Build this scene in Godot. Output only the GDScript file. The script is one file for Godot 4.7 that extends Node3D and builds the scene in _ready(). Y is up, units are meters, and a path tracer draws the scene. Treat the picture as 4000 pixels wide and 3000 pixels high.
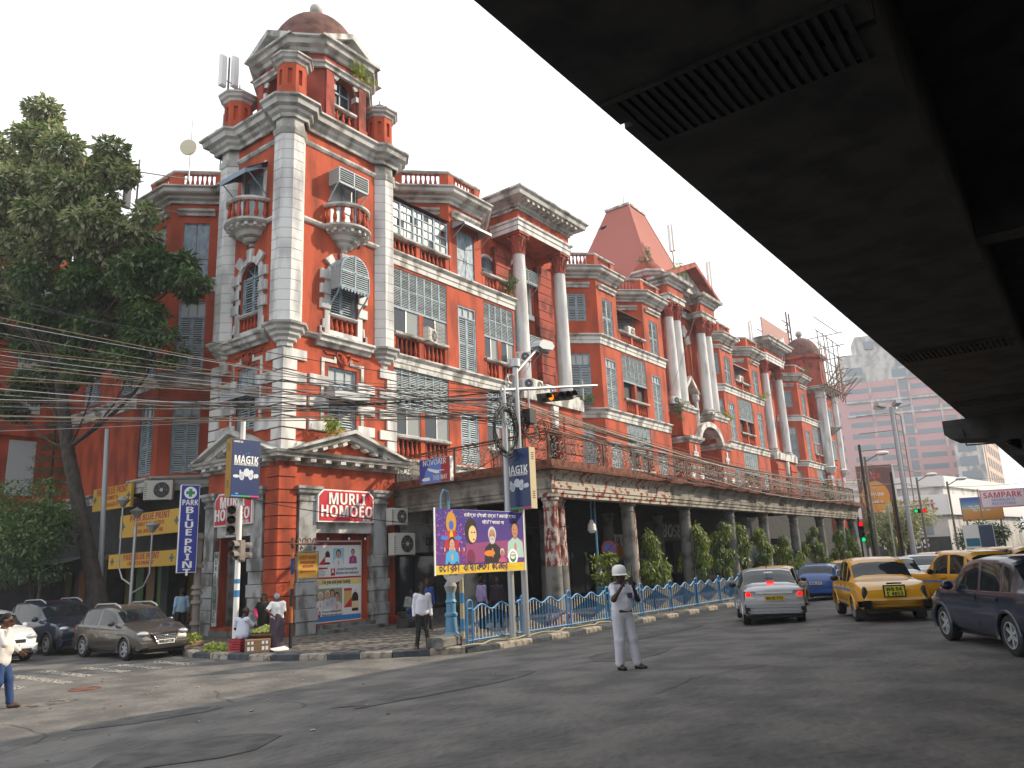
extends Node3D

# ---------------------------------------------------------------- mesh helper
class MB:
	var v := PackedVector3Array()
	var n := PackedVector3Array()
	var uv := PackedVector2Array()
	var col := PackedColorArray()
	var use_uv := false
	var c := Color.WHITE
	var use_col := false
	func _put(p: Vector3,q: Vector3,t := Vector2.ZERO) -> void:
		v.append(p); n.append(q); uv.append(t)
		if use_col: col.append(c)
	func tri(a: Vector3,b: Vector3,d: Vector3) -> void:
		var q := (b - a).cross(d - a).normalized()
		_put(a,q); _put(d,q); _put(b,q)
	func trin(a: Vector3,b: Vector3,d: Vector3,na: Vector3,nb: Vector3,nd: Vector3) -> void:
		_put(a,na); _put(d,nd); _put(b,nb)
	func quad(a: Vector3,b: Vector3,d: Vector3,e: Vector3) -> void:
		tri(a,b,d); tri(a,d,e)
	func quadn(a: Vector3,b: Vector3,d: Vector3,e: Vector3,na: Vector3,nb: Vector3,nd: Vector3,ne: Vector3) -> void:
		trin(a,b,d,na,nb,nd); trin(a,d,e,na,nd,ne)
	func quaduv(a: Vector3,b: Vector3,d: Vector3,e: Vector3) -> void:
		use_uv = true
		var q := (b - a).cross(d - a).normalized()
		_put(a,q,Vector2(0,1)); _put(d,q,Vector2(1,0)); _put(b,q,Vector2(1,1))
		_put(a,q,Vector2(0,1)); _put(e,q,Vector2(0,0)); _put(d,q,Vector2(1,0))
	func box(ce: Vector3,s: Vector3,b := Basis.IDENTITY) -> void:
		var x := b.x*s.x*0.5; var y := b.y*s.y*0.5; var z := b.z*s.z*0.5
		quad(ce - x - y + z,ce + x - y + z,ce + x + y + z,ce - x + y + z)
		quad(ce + x - y - z,ce - x - y - z,ce - x + y - z,ce + x + y - z)
		quad(ce + x - y + z,ce + x - y - z,ce + x + y - z,ce + x + y + z)
		quad(ce - x - y - z,ce - x - y + z,ce - x + y + z,ce - x + y - z)
		quad(ce - x + y + z,ce + x + y + z,ce + x + y - z,ce - x + y - z)
		quad(ce - x - y - z,ce + x - y - z,ce + x - y + z,ce - x - y + z)
	func bb(x0: float,x1: float,y0: float,y1: float,z0: float,z1: float) -> void:
		box(Vector3((x0 + x1)/2,(y0 + y1)/2,(z0 + z1)/2),Vector3(x1 - x0,y1 - y0,z1 - z0))
	# box whose front (+z) edges are chamfered
	func cbox(x0: float,x1: float,y0: float,y1: float,z0: float,z1: float,k := 0.02) -> void:
		var a := Vector3(x0,y0,z1 - k); var b := Vector3(x1,y0,z1 - k); var d := Vector3(x1,y1,z1 - k); var e := Vector3(x0,y1,z1 - k)
		var A := Vector3(x0 + k,y0 + k,z1); var B := Vector3(x1 - k,y0 + k,z1); var D := Vector3(x1 - k,y1 - k,z1); var E := Vector3(x0 + k,y1 - k,z1)
		quad(A,B,D,E); quad(a,b,B,A); quad(b,d,D,B); quad(d,e,E,D); quad(e,a,A,E)
		var w := Vector3(0,0,z0 - z1 + k)
		quad(a + w,b + w,b,a); quad(b + w,d + w,d,b); quad(d + w,e + w,e,d); quad(e + w,a + w,a,e)
	func poly(p: PackedVector2Array,z0: float,z1: float) -> void:
		var t := Geometry2D.triangulate_polygon(p)
		for i in range(0,t.size(),3):
			var a := p[t[i]]; var b := p[t[i + 1]]; var d := p[t[i + 2]]
			if (b - a).cross(d - a) < 0:
				var k := b; b = d; d = k
			tri(Vector3(a.x,a.y,z1),Vector3(b.x,b.y,z1),Vector3(d.x,d.y,z1))
			if z0 < z1: tri(Vector3(a.x,a.y,z0),Vector3(d.x,d.y,z0),Vector3(b.x,b.y,z0))
		if z0 < z1:
			var cw := Geometry2D.is_polygon_clockwise(p)
			for i in p.size():
				var a := p[i]; var b := p[(i + 1) % p.size()]
				if not cw: quad(Vector3(a.x,a.y,z0),Vector3(b.x,b.y,z0),Vector3(b.x,b.y,z1),Vector3(a.x,a.y,z1))
				else: quad(Vector3(b.x,b.y,z0),Vector3(a.x,a.y,z0),Vector3(a.x,a.y,z1),Vector3(b.x,b.y,z1))
	func lathe(ce: Vector3,prof: Array,seg := 12,sm := false,a0 := 0.0,a1 := TAU,b := Basis.IDENTITY) -> void:
		var k := prof.size()
		for i in k - 1:
			var p: Vector2 = prof[i]; var q: Vector2 = prof[i + 1]
			var t := (q - p).normalized()
			var np := Vector2(t.y,-t.x); var nq := np
			if sm:
				if i > 0:
					var t0: Vector2 = (p - prof[i - 1]).normalized()
					np = Vector2(t.y + t0.y,-t.x - t0.x).normalized()
				if i < k - 2:
					var t2: Vector2 = (prof[i + 2] - q).normalized()
					nq = Vector2(t.y + t2.y,-t.x - t2.x).normalized()
			for j in seg:
				var u := a0 + (a1 - a0)*j/seg; var w := a0 + (a1 - a0)*(j + 1)/seg
				var du := Vector3(sin(u),0,cos(u)); var dw := Vector3(sin(w),0,cos(w))
				quadn(ce + b*(du*p.x + Vector3(0,p.y,0)),ce + b*(dw*p.x + Vector3(0,p.y,0)),ce + b*(dw*q.x + Vector3(0,q.y,0)),ce + b*(du*q.x + Vector3(0,q.y,0)),
					b*(du*np.x + Vector3(0,np.y,0)),b*(dw*np.x + Vector3(0,np.y,0)),b*(dw*nq.x + Vector3(0,nq.y,0)),b*(du*nq.x + Vector3(0,nq.y,0)))
	# flat-sided lathe (octagons)
	func prismoid(ce: Vector3,prof: Array,seg := 8,turn := 0.3927) -> void:
		for i in prof.size() - 1:
			var p: Vector2 = prof[i]; var q: Vector2 = prof[i + 1]
			for j in seg:
				var u := turn + TAU*j/seg; var w := turn + TAU*(j + 1)/seg
				var du := Vector3(sin(u),0,cos(u)); var dw := Vector3(sin(w),0,cos(w))
				quad(ce + du*p.x + Vector3(0,p.y,0),ce + dw*p.x + Vector3(0,p.y,0),ce + dw*q.x + Vector3(0,q.y,0),ce + du*q.x + Vector3(0,q.y,0))
	func cyl(a: Vector3,b: Vector3,r0: float,r1: float,seg := 8,caps := true) -> void:
		var y := (b - a).normalized()
		var x := y.cross(Vector3(0,0,1) if absf(y.z) < 0.9 else Vector3(1,0,0)).normalized()
		var z := x.cross(y)
		var h := (b - a).length()
		var pr := [Vector2(r0,0),Vector2(r1,h)]
		if caps: pr = [Vector2(0,0),Vector2(r0,0),Vector2(r1,h),Vector2(0,h)]
		lathe(a,pr,seg,false,0,TAU,Basis(x,y,z))
	func ball(ce: Vector3,r: Vector3,seg := 10,rows := 6,b := Basis.IDENTITY) -> void:
		for i in rows:
			var t0 := -PI/2 + PI*i/rows; var t1 := -PI/2 + PI*(i + 1)/rows
			for j in seg:
				var u := TAU*j/seg; var w := TAU*(j + 1)/seg
				var q := [Vector3(sin(u)*cos(t0),sin(t0),cos(u)*cos(t0)),Vector3(sin(w)*cos(t0),sin(t0),cos(w)*cos(t0)),Vector3(sin(w)*cos(t1),sin(t1),cos(w)*cos(t1)),Vector3(sin(u)*cos(t1),sin(t1),cos(u)*cos(t1))]
				quadn(ce + b*(q[0]*r),ce + b*(q[1]*r),ce + b*(q[2]*r),ce + b*(q[3]*r),b*(q[0]/r).normalized(),b*(q[1]/r).normalized(),b*(q[2]/r).normalized(),b*(q[3]/r).normalized())
	func tube(p: PackedVector3Array,r: float,seg := 5,r1 := -1.0) -> void:
		var k := p.size()
		if r1 < 0: r1 = r
		var y := (p[1] - p[0]).normalized()
		var x := y.cross(Vector3(0,1,0) if absf(y.y) < 0.9 else Vector3(1,0,0)).normalized()
		var prev := PackedVector3Array(); var prn := PackedVector3Array()
		for i in k:
			var d := (p[mini(i + 1,k - 1)] - p[maxi(i - 1,0)]).normalized()
			x = (x - d*x.dot(d)).normalized()
			var z := x.cross(d)
			var rr := lerpf(r,r1,float(i)/(k - 1))
			var ring := PackedVector3Array(); var rn := PackedVector3Array()
			for j in seg:
				var q := x*cos(TAU*j/seg) + z*sin(TAU*j/seg)
				ring.append(p[i] + q*rr); rn.append(q)
			if i > 0:
				for j in seg:
					var l := (j + 1) % seg
					quadn(prev[j],ring[j],ring[l],prev[l],prn[j],rn[j],rn[l],prn[l])
			prev = ring; prn = rn
	# moulding: profile (out,up) swept along a level path; outside is to the right of the path
	func sweep(path: Array,prof: Array,closed := false) -> void:
		var k := path.size()
		var outs := []
		for i in k:
			var a: Vector3 = path[(i + k - 1) % k]; var b: Vector3 = path[i]; var d: Vector3 = path[(i + 1) % k]
			var n1 := (b - a).cross(Vector3.UP).normalized(); var n2 := (d - b).cross(Vector3.UP).normalized()
			if not closed and i == 0: n1 = n2
			if not closed and i == k - 1: n2 = n1
			outs.append((n1 + n2)/maxf(1.0 + n1.dot(n2),0.15))
		for i in (k if closed else k - 1):
			var b: Vector3 = path[i]; var d: Vector3 = path[(i + 1) % k]
			var ob: Vector3 = outs[i]; var od: Vector3 = outs[(i + 1) % k]
			for j in prof.size() - 1:
				var p: Vector2 = prof[j]; var q: Vector2 = prof[j + 1]
				quad(b + ob*p.x + Vector3(0,p.y,0),d + od*p.x + Vector3(0,p.y,0),d + od*q.x + Vector3(0,q.y,0),b + ob*q.x + Vector3(0,q.y,0))
		if not closed:
			for e in [0,k - 1]:
				var t := Geometry2D.triangulate_polygon(PackedVector2Array(prof))
				for i in range(0,t.size(),3):
					var w := []
					for s in 3:
						var p: Vector2 = prof[t[i + s]]
						w.append(path[e] + outs[e]*p.x + Vector3(0,p.y,0))
					tri(w[0],w[1],w[2])
	func add(m: MB,t: Transform3D) -> void:
		for i in m.v.size():
			_put(t*m.v[i],(t.basis*m.n[i]).normalized(),m.uv[i])
		use_uv = use_uv or m.use_uv
	func mesh() -> ArrayMesh:
		var a := []
		a.resize(Mesh.ARRAY_MAX)
		a[Mesh.ARRAY_VERTEX] = v; a[Mesh.ARRAY_NORMAL] = n
		if use_uv: a[Mesh.ARRAY_TEX_UV] = uv
		if use_col: a[Mesh.ARRAY_COLOR] = col
		var m := ArrayMesh.new()
		if v.size(): m.add_surface_from_arrays(Mesh.PRIMITIVE_TRIANGLES,a)
		return m

# ---------------------------------------------------------------- naming
var taken := {}
var rng := RandomNumberGenerator.new()
var M := {}
var tex := {}
var font: Font
var fontb: Font

func numbered(called: String) -> String:
	if not taken.has(called):
		taken[called] = 0
		return called
	taken[called] += 1
	return "%s_%03d" % [called,taken[called]]

func tag(o: Node,label: String,category: String,group := "") -> Node:
	o.set_meta("label",label); o.set_meta("category",category)
	if group: o.set_meta("group",group)
	return o

func thing(called: String,label: String,category: String,at := Vector3.ZERO,turn := 0.0,group := "") -> Node3D:
	var o := Node3D.new()
	o.name = numbered(called)
	add_child(o)
	o.position = at; o.rotation.y = turn
	tag(o,label,category,group)
	return o

func obj(called: String,m: Variant,mt: Material,parent: Node = null,t := Transform3D()) -> MeshInstance3D:
	var o := MeshInstance3D.new()
	o.mesh = m.mesh() if m is MB else m
	o.material_override = mt
	o.transform = t
	if parent == null:
		o.name = numbered(called)
		add_child(o)
	else:
		o.name = called
		parent.add_child(o,true)
	return o

func structure(called: String,m: Variant,mt: Material) -> MeshInstance3D:
	var o := obj(called,m,mt)
	o.set_meta("kind","structure")
	return o

func stuff(o: Node) -> Node:
	o.set_meta("kind","stuff")
	return o

func dup(o: Node3D,at: Vector3,turn: float,label := "") -> Node3D:
	var r: Node3D = o.duplicate()
	r.name = numbered(String(o.name).rstrip("0123456789").trim_suffix("_"))
	add_child(r)
	r.position = at; r.rotation.y = turn
	if label: r.set_meta("label",label)
	return r

func at(x: float,y: float,z: float,turn := 0.0) -> Transform3D:
	return Transform3D(Basis(Vector3.UP,turn),Vector3(x,y,z))

func lin(r: float,g: float,b: float) -> Color:
	return Color(r,g,b).linear_to_srgb()

func noise_tex(key: String,freq: float,lo: Color,hi: Color,seed_: int,size := 512,p0 := 0.3,p1 := 0.7,oct := 5) -> Texture2D:
	if tex.has(key): return tex[key]
	var f := FastNoiseLite.new()
	f.seed = seed_; f.frequency = freq; f.fractal_octaves = oct
	var t := NoiseTexture2D.new()
	t.width = size; t.height = size; t.seamless = true; t.noise = f
	var g := Gradient.new()
	g.set_color(0,lo); g.set_offset(0,p0); g.set_color(1,hi); g.set_offset(1,p1)
	t.color_ramp = g
	tex[key] = t
	return t

func bump_tex(key: String,freq: float,seed_: int,strength := 4.0) -> Texture2D:
	if tex.has(key): return tex[key]
	var f := FastNoiseLite.new()
	f.seed = seed_; f.frequency = freq; f.fractal_octaves = 4
	var t := NoiseTexture2D.new()
	t.width = 512; t.height = 512; t.seamless = true; t.noise = f; t.as_normal_map = true; t.bump_strength = strength
	tex[key] = t
	return t

func mat(c: Color,rough := 0.8,metal := 0.0) -> StandardMaterial3D:
	var m := StandardMaterial3D.new()
	m.albedo_color = c; m.roughness = rough; m.metallic = metal
	return m

# painted or mineral surface: a colour with mottling laid over it in world space
func worn(c: Color,rough: float,t: Texture2D,scale: Vector3,bump: Texture2D = null,depth := 0.5) -> StandardMaterial3D:
	var m := mat(c,rough)
	m.albedo_texture = t
	m.uv1_triplanar = true; m.uv1_world_triplanar = true; m.uv1_scale = scale
	if bump:
		m.normal_enabled = true; m.normal_texture = bump; m.normal_scale = depth
	return m

func glow(c: Color,e: float) -> StandardMaterial3D:
	var m := mat(c,0.4)
	m.emission_enabled = true; m.emission = c; m.emission_energy_multiplier = e
	return m

func glassy(c: Color,alpha: float) -> StandardMaterial3D:
	var m := mat(Color(c,alpha),0.05)
	m.transparency = BaseMaterial3D.TRANSPARENCY_ALPHA
	return m

# lettering standing d proud of the z = 0 plane,centred on (0,0),h tall and at most w wide
func letters(parent: Node,s: String,h: float,w: float,mt: Material,t: Transform3D,bold := true,d := 0.006,called := "lettering") -> MeshInstance3D:
	var m := TextMesh.new()
	m.text = s; m.font = fontb if bold else font
	m.font_size = 32; m.pixel_size = h/23.0; m.depth = d; m.curve_step = 4.0
	var o := MeshInstance3D.new()
	var a := m.get_aabb()
	var k := minf(1.0,w/maxf(a.size.x,0.001))
	o.mesh = m; o.material_override = mt
	o.transform = t*Transform3D(Basis.from_scale(Vector3(k,1,1)),Vector3(0,0,d*0.5 + 0.002))
	o.name = called
	parent.add_child(o,true)
	return o

# a flat wall with openings in the local frame; holes are Rect2,reveals are th deep
func wall(m: MB,x0: float,x1: float,y0: float,y1: float,z: float,th: float,holes: Array) -> void:
	var xs := [x0,x1]; var ys := [y0,y1]
	for h: Rect2 in holes:
		xs.append(clampf(h.position.x,x0,x1)); xs.append(clampf(h.end.x,x0,x1)); ys.append(clampf(h.position.y,y0,y1)); ys.append(clampf(h.end.y,y0,y1))
	xs.sort(); ys.sort()
	for i in xs.size() - 1:
		for j in ys.size() - 1:
			if xs[i + 1] - xs[i] < 0.001 or ys[j + 1] - ys[j] < 0.001: continue
			var ce := Vector2((xs[i] + xs[i + 1])/2,(ys[j] + ys[j + 1])/2)
			var open := false
			for h: Rect2 in holes:
				if h.has_point(ce): open = true
			if not open: m.quad(Vector3(xs[i],ys[j],z),Vector3(xs[i + 1],ys[j],z),Vector3(xs[i + 1],ys[j + 1],z),Vector3(xs[i],ys[j + 1],z))
	for h: Rect2 in holes:
		var a := h.position; var b := h.end
		m.quad(Vector3(a.x,a.y,z - th),Vector3(a.x,a.y,z),Vector3(a.x,b.y,z),Vector3(a.x,b.y,z - th))
		m.quad(Vector3(b.x,a.y,z),Vector3(b.x,a.y,z - th),Vector3(b.x,b.y,z - th),Vector3(b.x,b.y,z))
		m.quad(Vector3(a.x,a.y,z - th),Vector3(b.x,a.y,z - th),Vector3(b.x,a.y,z),Vector3(a.x,a.y,z))
		m.quad(Vector3(a.x,b.y,z),Vector3(b.x,b.y,z),Vector3(b.x,b.y,z - th),Vector3(a.x,b.y,z - th))

# fills the corners of a square-headed opening so that it reads as a round arch
func arch_fill(m: MB,x0: float,x1: float,top: float,z: float,th: float) -> void:
	var r := (x1 - x0)/2; var c := (x0 + x1)/2
	var k := 12
	for i in k:
		var a := PI*i/k; var b := PI*(i + 1)/k
		var p := Vector2(c - cos(a)*r,top - r + sin(a)*r); var q := Vector2(c - cos(b)*r,top - r + sin(b)*r)
		m.quad(Vector3(p.x,p.y,z),Vector3(q.x,q.y,z),Vector3(q.x,top,z),Vector3(p.x,top,z))
		m.quad(Vector3(q.x,q.y,z),Vector3(p.x,p.y,z),Vector3(p.x,p.y,z - th),Vector3(q.x,q.y,z - th))

func yroad(z: float) -> float:
	var k := [[9.0,0.0],[11.6,0.13],[15.0,0.33],[17.6,0.45],[20.0,0.52],[26.0,0.56],[32.0,0.4],[40.0,0.0]]
	if z <= 9.0 or z >= 40.0: return 0.0
	for i in k.size() - 1:
		if z <= k[i + 1][0]: return lerpf(k[i][1],k[i + 1][1],(z - k[i][0])/(k[i + 1][0] - k[i][0]))
	return 0.0

func environment() -> void:
	var cam := Camera3D.new()
	cam.name = "camera"
	cam.fov = 53.31
	cam.far = 4000.0
	cam.transform = Transform3D(Basis(Vector3.UP,-0.929432)*Basis(Vector3.RIGHT,0.230054)*Basis(Vector3.BACK,-0.042636),Vector3(-16.5,2.25,22.6))
	add_child(cam)
	cam.current = true
	var e := Environment.new()
	e.background_mode = Environment.BG_SKY
	var sm := ProceduralSkyMaterial.new()
	sm.sky_top_color = Color(0.965,0.98,1.0); sm.sky_horizon_color = Color(1,1,1); sm.sky_curve = 0.12
	sm.sky_energy_multiplier = 1.14
	sm.ground_bottom_color = Color(0.36,0.34,0.32); sm.ground_horizon_color = Color(0.9,0.9,0.9); sm.ground_curve = 0.02
	sm.sun_angle_max = 25.0
	var sk := Sky.new(); sk.sky_material = sm
	e.sky = sk
	e.tonemap_mode = Environment.TONE_MAPPER_LINEAR
	e.tonemap_exposure = 1.12
	e.sdfgi_enabled = true; e.ssao_enabled = true; e.ssil_enabled = true
	e.fog_enabled = true; e.fog_density = 0.0008; e.fog_light_color = Color(0.93,0.95,0.98)
	var we := WorldEnvironment.new()
	we.name = "environment"; we.environment = e
	add_child(we)
	var sun := DirectionalLight3D.new()
	sun.name = "sun"
	sun.light_energy = 1.6; sun.light_color = Color(1.0,0.93,0.82); sun.light_angular_distance = 0.6
	sun.shadow_enabled = true
	add_child(sun)
	sun.look_at_from_position(Vector3(1.2,1.0,1.06),Vector3.ZERO)

func materials() -> void:
	var sf := SystemFont.new(); sf.font_names = PackedStringArray(["Droid Sans"]); font = sf
	var sb := SystemFont.new(); sb.font_names = PackedStringArray(["Droid Sans"]); sb.font_weight = 700; fontb = sb
	var blot := noise_tex("blot",0.008,Color(0.76,0.76,0.77),Color(1,1,1),3,512,0.25,0.6)
	var stain := noise_tex("stain",0.01,Color(0.6,0.59,0.57),Color(1,1,1),8,512,0.2,0.55)
	var soot := noise_tex("soot",0.01,Color(0.58,0.57,0.55),Color(1,1,1),21,512,0.25,0.55)
	var peel := noise_tex("peel",0.02,Color(0.5,0.2,0.16),Color(0.72,0.7,0.67),5,512,0.36,0.44)
	var tar := noise_tex("tar",0.006,Color(0.78,0.78,0.79),Color(1,1,1),9,1024,0.25,0.7,7)
	var grain := bump_tex("grain",0.08,4,3.0)
	var lump := bump_tex("lump",0.02,6,5.0)
	M.red = worn(lin(0.42,0.066,0.022),0.85,blot,Vector3(0.2,0.07,0.2),lump,0.2)
	M.redd = worn(lin(0.34,0.062,0.038),0.85,stain,Vector3(0.2,0.1,0.2),lump,0.2)
	M.white = worn(lin(0.62,0.62,0.61),0.75,blot,Vector3(0.25,0.06,0.25),lump,0.15)
	M.trim = worn(lin(0.56,0.56,0.54),0.8,stain,Vector3(0.22,0.12,0.22),lump,0.2)
	M.sooty = worn(lin(0.5,0.5,0.48),0.85,soot,Vector3(0.16,0.1,0.16),lump,0.25)
	M.grey = worn(lin(0.33,0.335,0.34),0.8,stain,Vector3(0.25,0.12,0.25),lump,0.2)
	M.blue = worn(lin(0.27,0.36,0.43),0.6,blot,Vector3(0.9,0.4,0.9))
	M.blued = mat(lin(0.2,0.28,0.35),0.6)
	M.slat = mat(lin(0.42,0.48,0.5),0.65)
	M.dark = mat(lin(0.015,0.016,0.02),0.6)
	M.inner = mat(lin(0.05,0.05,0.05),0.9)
	M.glass = mat(lin(0.25,0.27,0.27),0.12)
	M.frost = mat(lin(0.36,0.39,0.4),0.25)
	M.pane = mat(lin(0.05,0.06,0.07),0.06)
	M.alu = mat(lin(0.6,0.6,0.58),0.4,0.3)
	M.dome = worn(lin(0.16,0.07,0.055),0.9,stain,Vector3(0.3,0.3,0.3),lump,0.4)
	M.tile = mat(lin(0.42,0.14,0.11),0.8)
	M.peel = worn(Color(0.92,0.92,0.92),0.85,noise_tex("peelcol",0.014,Color(0.48,0.2,0.16),Color(0.75,0.72,0.7),15,512,0.5,0.55),Vector3(0.7,0.3,0.7),lump,0.5)
	M.peelbeam = worn(Color(0.95,0.95,0.93),0.85,peel,Vector3(0.24,0.3,0.24),lump,0.4)
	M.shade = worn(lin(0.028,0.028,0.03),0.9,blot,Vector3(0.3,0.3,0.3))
	M.concrete = worn(lin(0.17,0.168,0.16),0.9,stain,Vector3(0.25,0.25,0.25),lump,0.4)
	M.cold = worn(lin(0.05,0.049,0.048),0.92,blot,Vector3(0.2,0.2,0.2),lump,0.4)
	M.tarmac = worn(lin(0.145,0.137,0.127),0.9,tar,Vector3(0.11,0.11,0.11),grain,0.6)
	M.paving = worn(lin(0.17,0.155,0.14),0.9,noise_tex("dirt",0.02,Color(0.55,0.53,0.5),Color(1,1,1),31,512,0.3,0.65),Vector3(0.3,0.3,0.3),grain,0.6)
	M.beam = worn(lin(0.3,0.28,0.245),0.85,stain,Vector3(0.2,0.16,0.2),lump,0.3)
	M.tarred = worn(lin(0.1,0.096,0.09),0.85,tar,Vector3(0.3,0.3,0.3),grain,0.5)
	M.rib = mat(lin(0.022,0.022,0.022),0.8)
	M.kerbw = worn(lin(0.36,0.32,0.27),0.9,stain,Vector3(0.8,0.8,0.8),lump,0.5)
	M.kerbb = worn(lin(0.07,0.08,0.09),0.9,blot,Vector3(0.8,0.8,0.8),lump,0.5)
	M.paint = worn(lin(0.42,0.4,0.36),0.85,noise_tex("wornpaint",0.03,Color(0.3,0.29,0.27),Color(1,1,1),12,512,0.35,0.6),Vector3(0.7,0.7,0.7))
	M.rust = worn(lin(0.17,0.06,0.035),0.9,stain,Vector3(0.6,0.6,0.6))
	M.iron = mat(lin(0.2,0.17,0.15),0.75)
	M.oldiron = mat(lin(0.3,0.26,0.23),0.8)
	M.black = mat(lin(0.012,0.012,0.013),0.5)
	M.rubber = mat(lin(0.02,0.02,0.02),0.85)
	M.steel = mat(lin(0.42,0.43,0.44),0.4,0.5)
	M.zinc = mat(lin(0.36,0.38,0.4),0.5,0.2)
	M.acwhite = mat(lin(0.55,0.54,0.5),0.5)
	M.rail_blue = mat(lin(0.045,0.2,0.43),0.45)
	M.rail_white = mat(lin(0.6,0.58,0.54),0.5)
	M.ylw = mat(lin(0.62,0.36,0.03),0.55)
	M.sign_red = mat(lin(0.5,0.02,0.035),0.4)
	M.sign_blue = mat(lin(0.02,0.035,0.28),0.4)
	M.navy = mat(lin(0.012,0.03,0.11),0.35)
	M.letter = mat(lin(0.78,0.78,0.76),0.5)
	M.letter_red = mat(lin(0.4,0.02,0.02),0.5)
	M.letter_navy = mat(lin(0.03,0.03,0.12),0.5)
	M.bark = worn(lin(0.06,0.05,0.042),0.95,stain,Vector3(0.8,0.3,0.8),lump,0.9)
	M.bamboo = mat(lin(0.2,0.13,0.08),0.8)
	M.chrome = mat(lin(0.7,0.7,0.7),0.12,1.0)
	for k in [["leaf",0.06,0.105,0.026],["leaf_grey",0.27,0.27,0.17],["leaf_bright",0.2,0.24,0.025],["leaf_deep",0.032,0.065,0.02]]:
		var m := mat(lin(k[1],k[2],k[3]),0.5)
		m.backlight_enabled = true; m.backlight = lin(k[1]*0.8,k[2]*0.9,k[3]*0.5)
		m.cull_mode = BaseMaterial3D.CULL_DISABLED
		M[k[0]] = m

# kerb line round the corner,from far down the side street to far along the main road
var kerb := [Vector3(-3.0,0,-90),Vector3(-3.0,0,-1.0),Vector3(-3.3,0,0.2),Vector3(-3.65,0,1.3),Vector3(-3.56,0,2.86),Vector3(-3.36,0,4.5),Vector3(-2.7,0,5.96),Vector3(-1.77,0,7.36),Vector3(-0.37,0,8.64),Vector3(0.6,0,8.95),Vector3(2.0,0,9.05),Vector3(60,0,9.05)]

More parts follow.
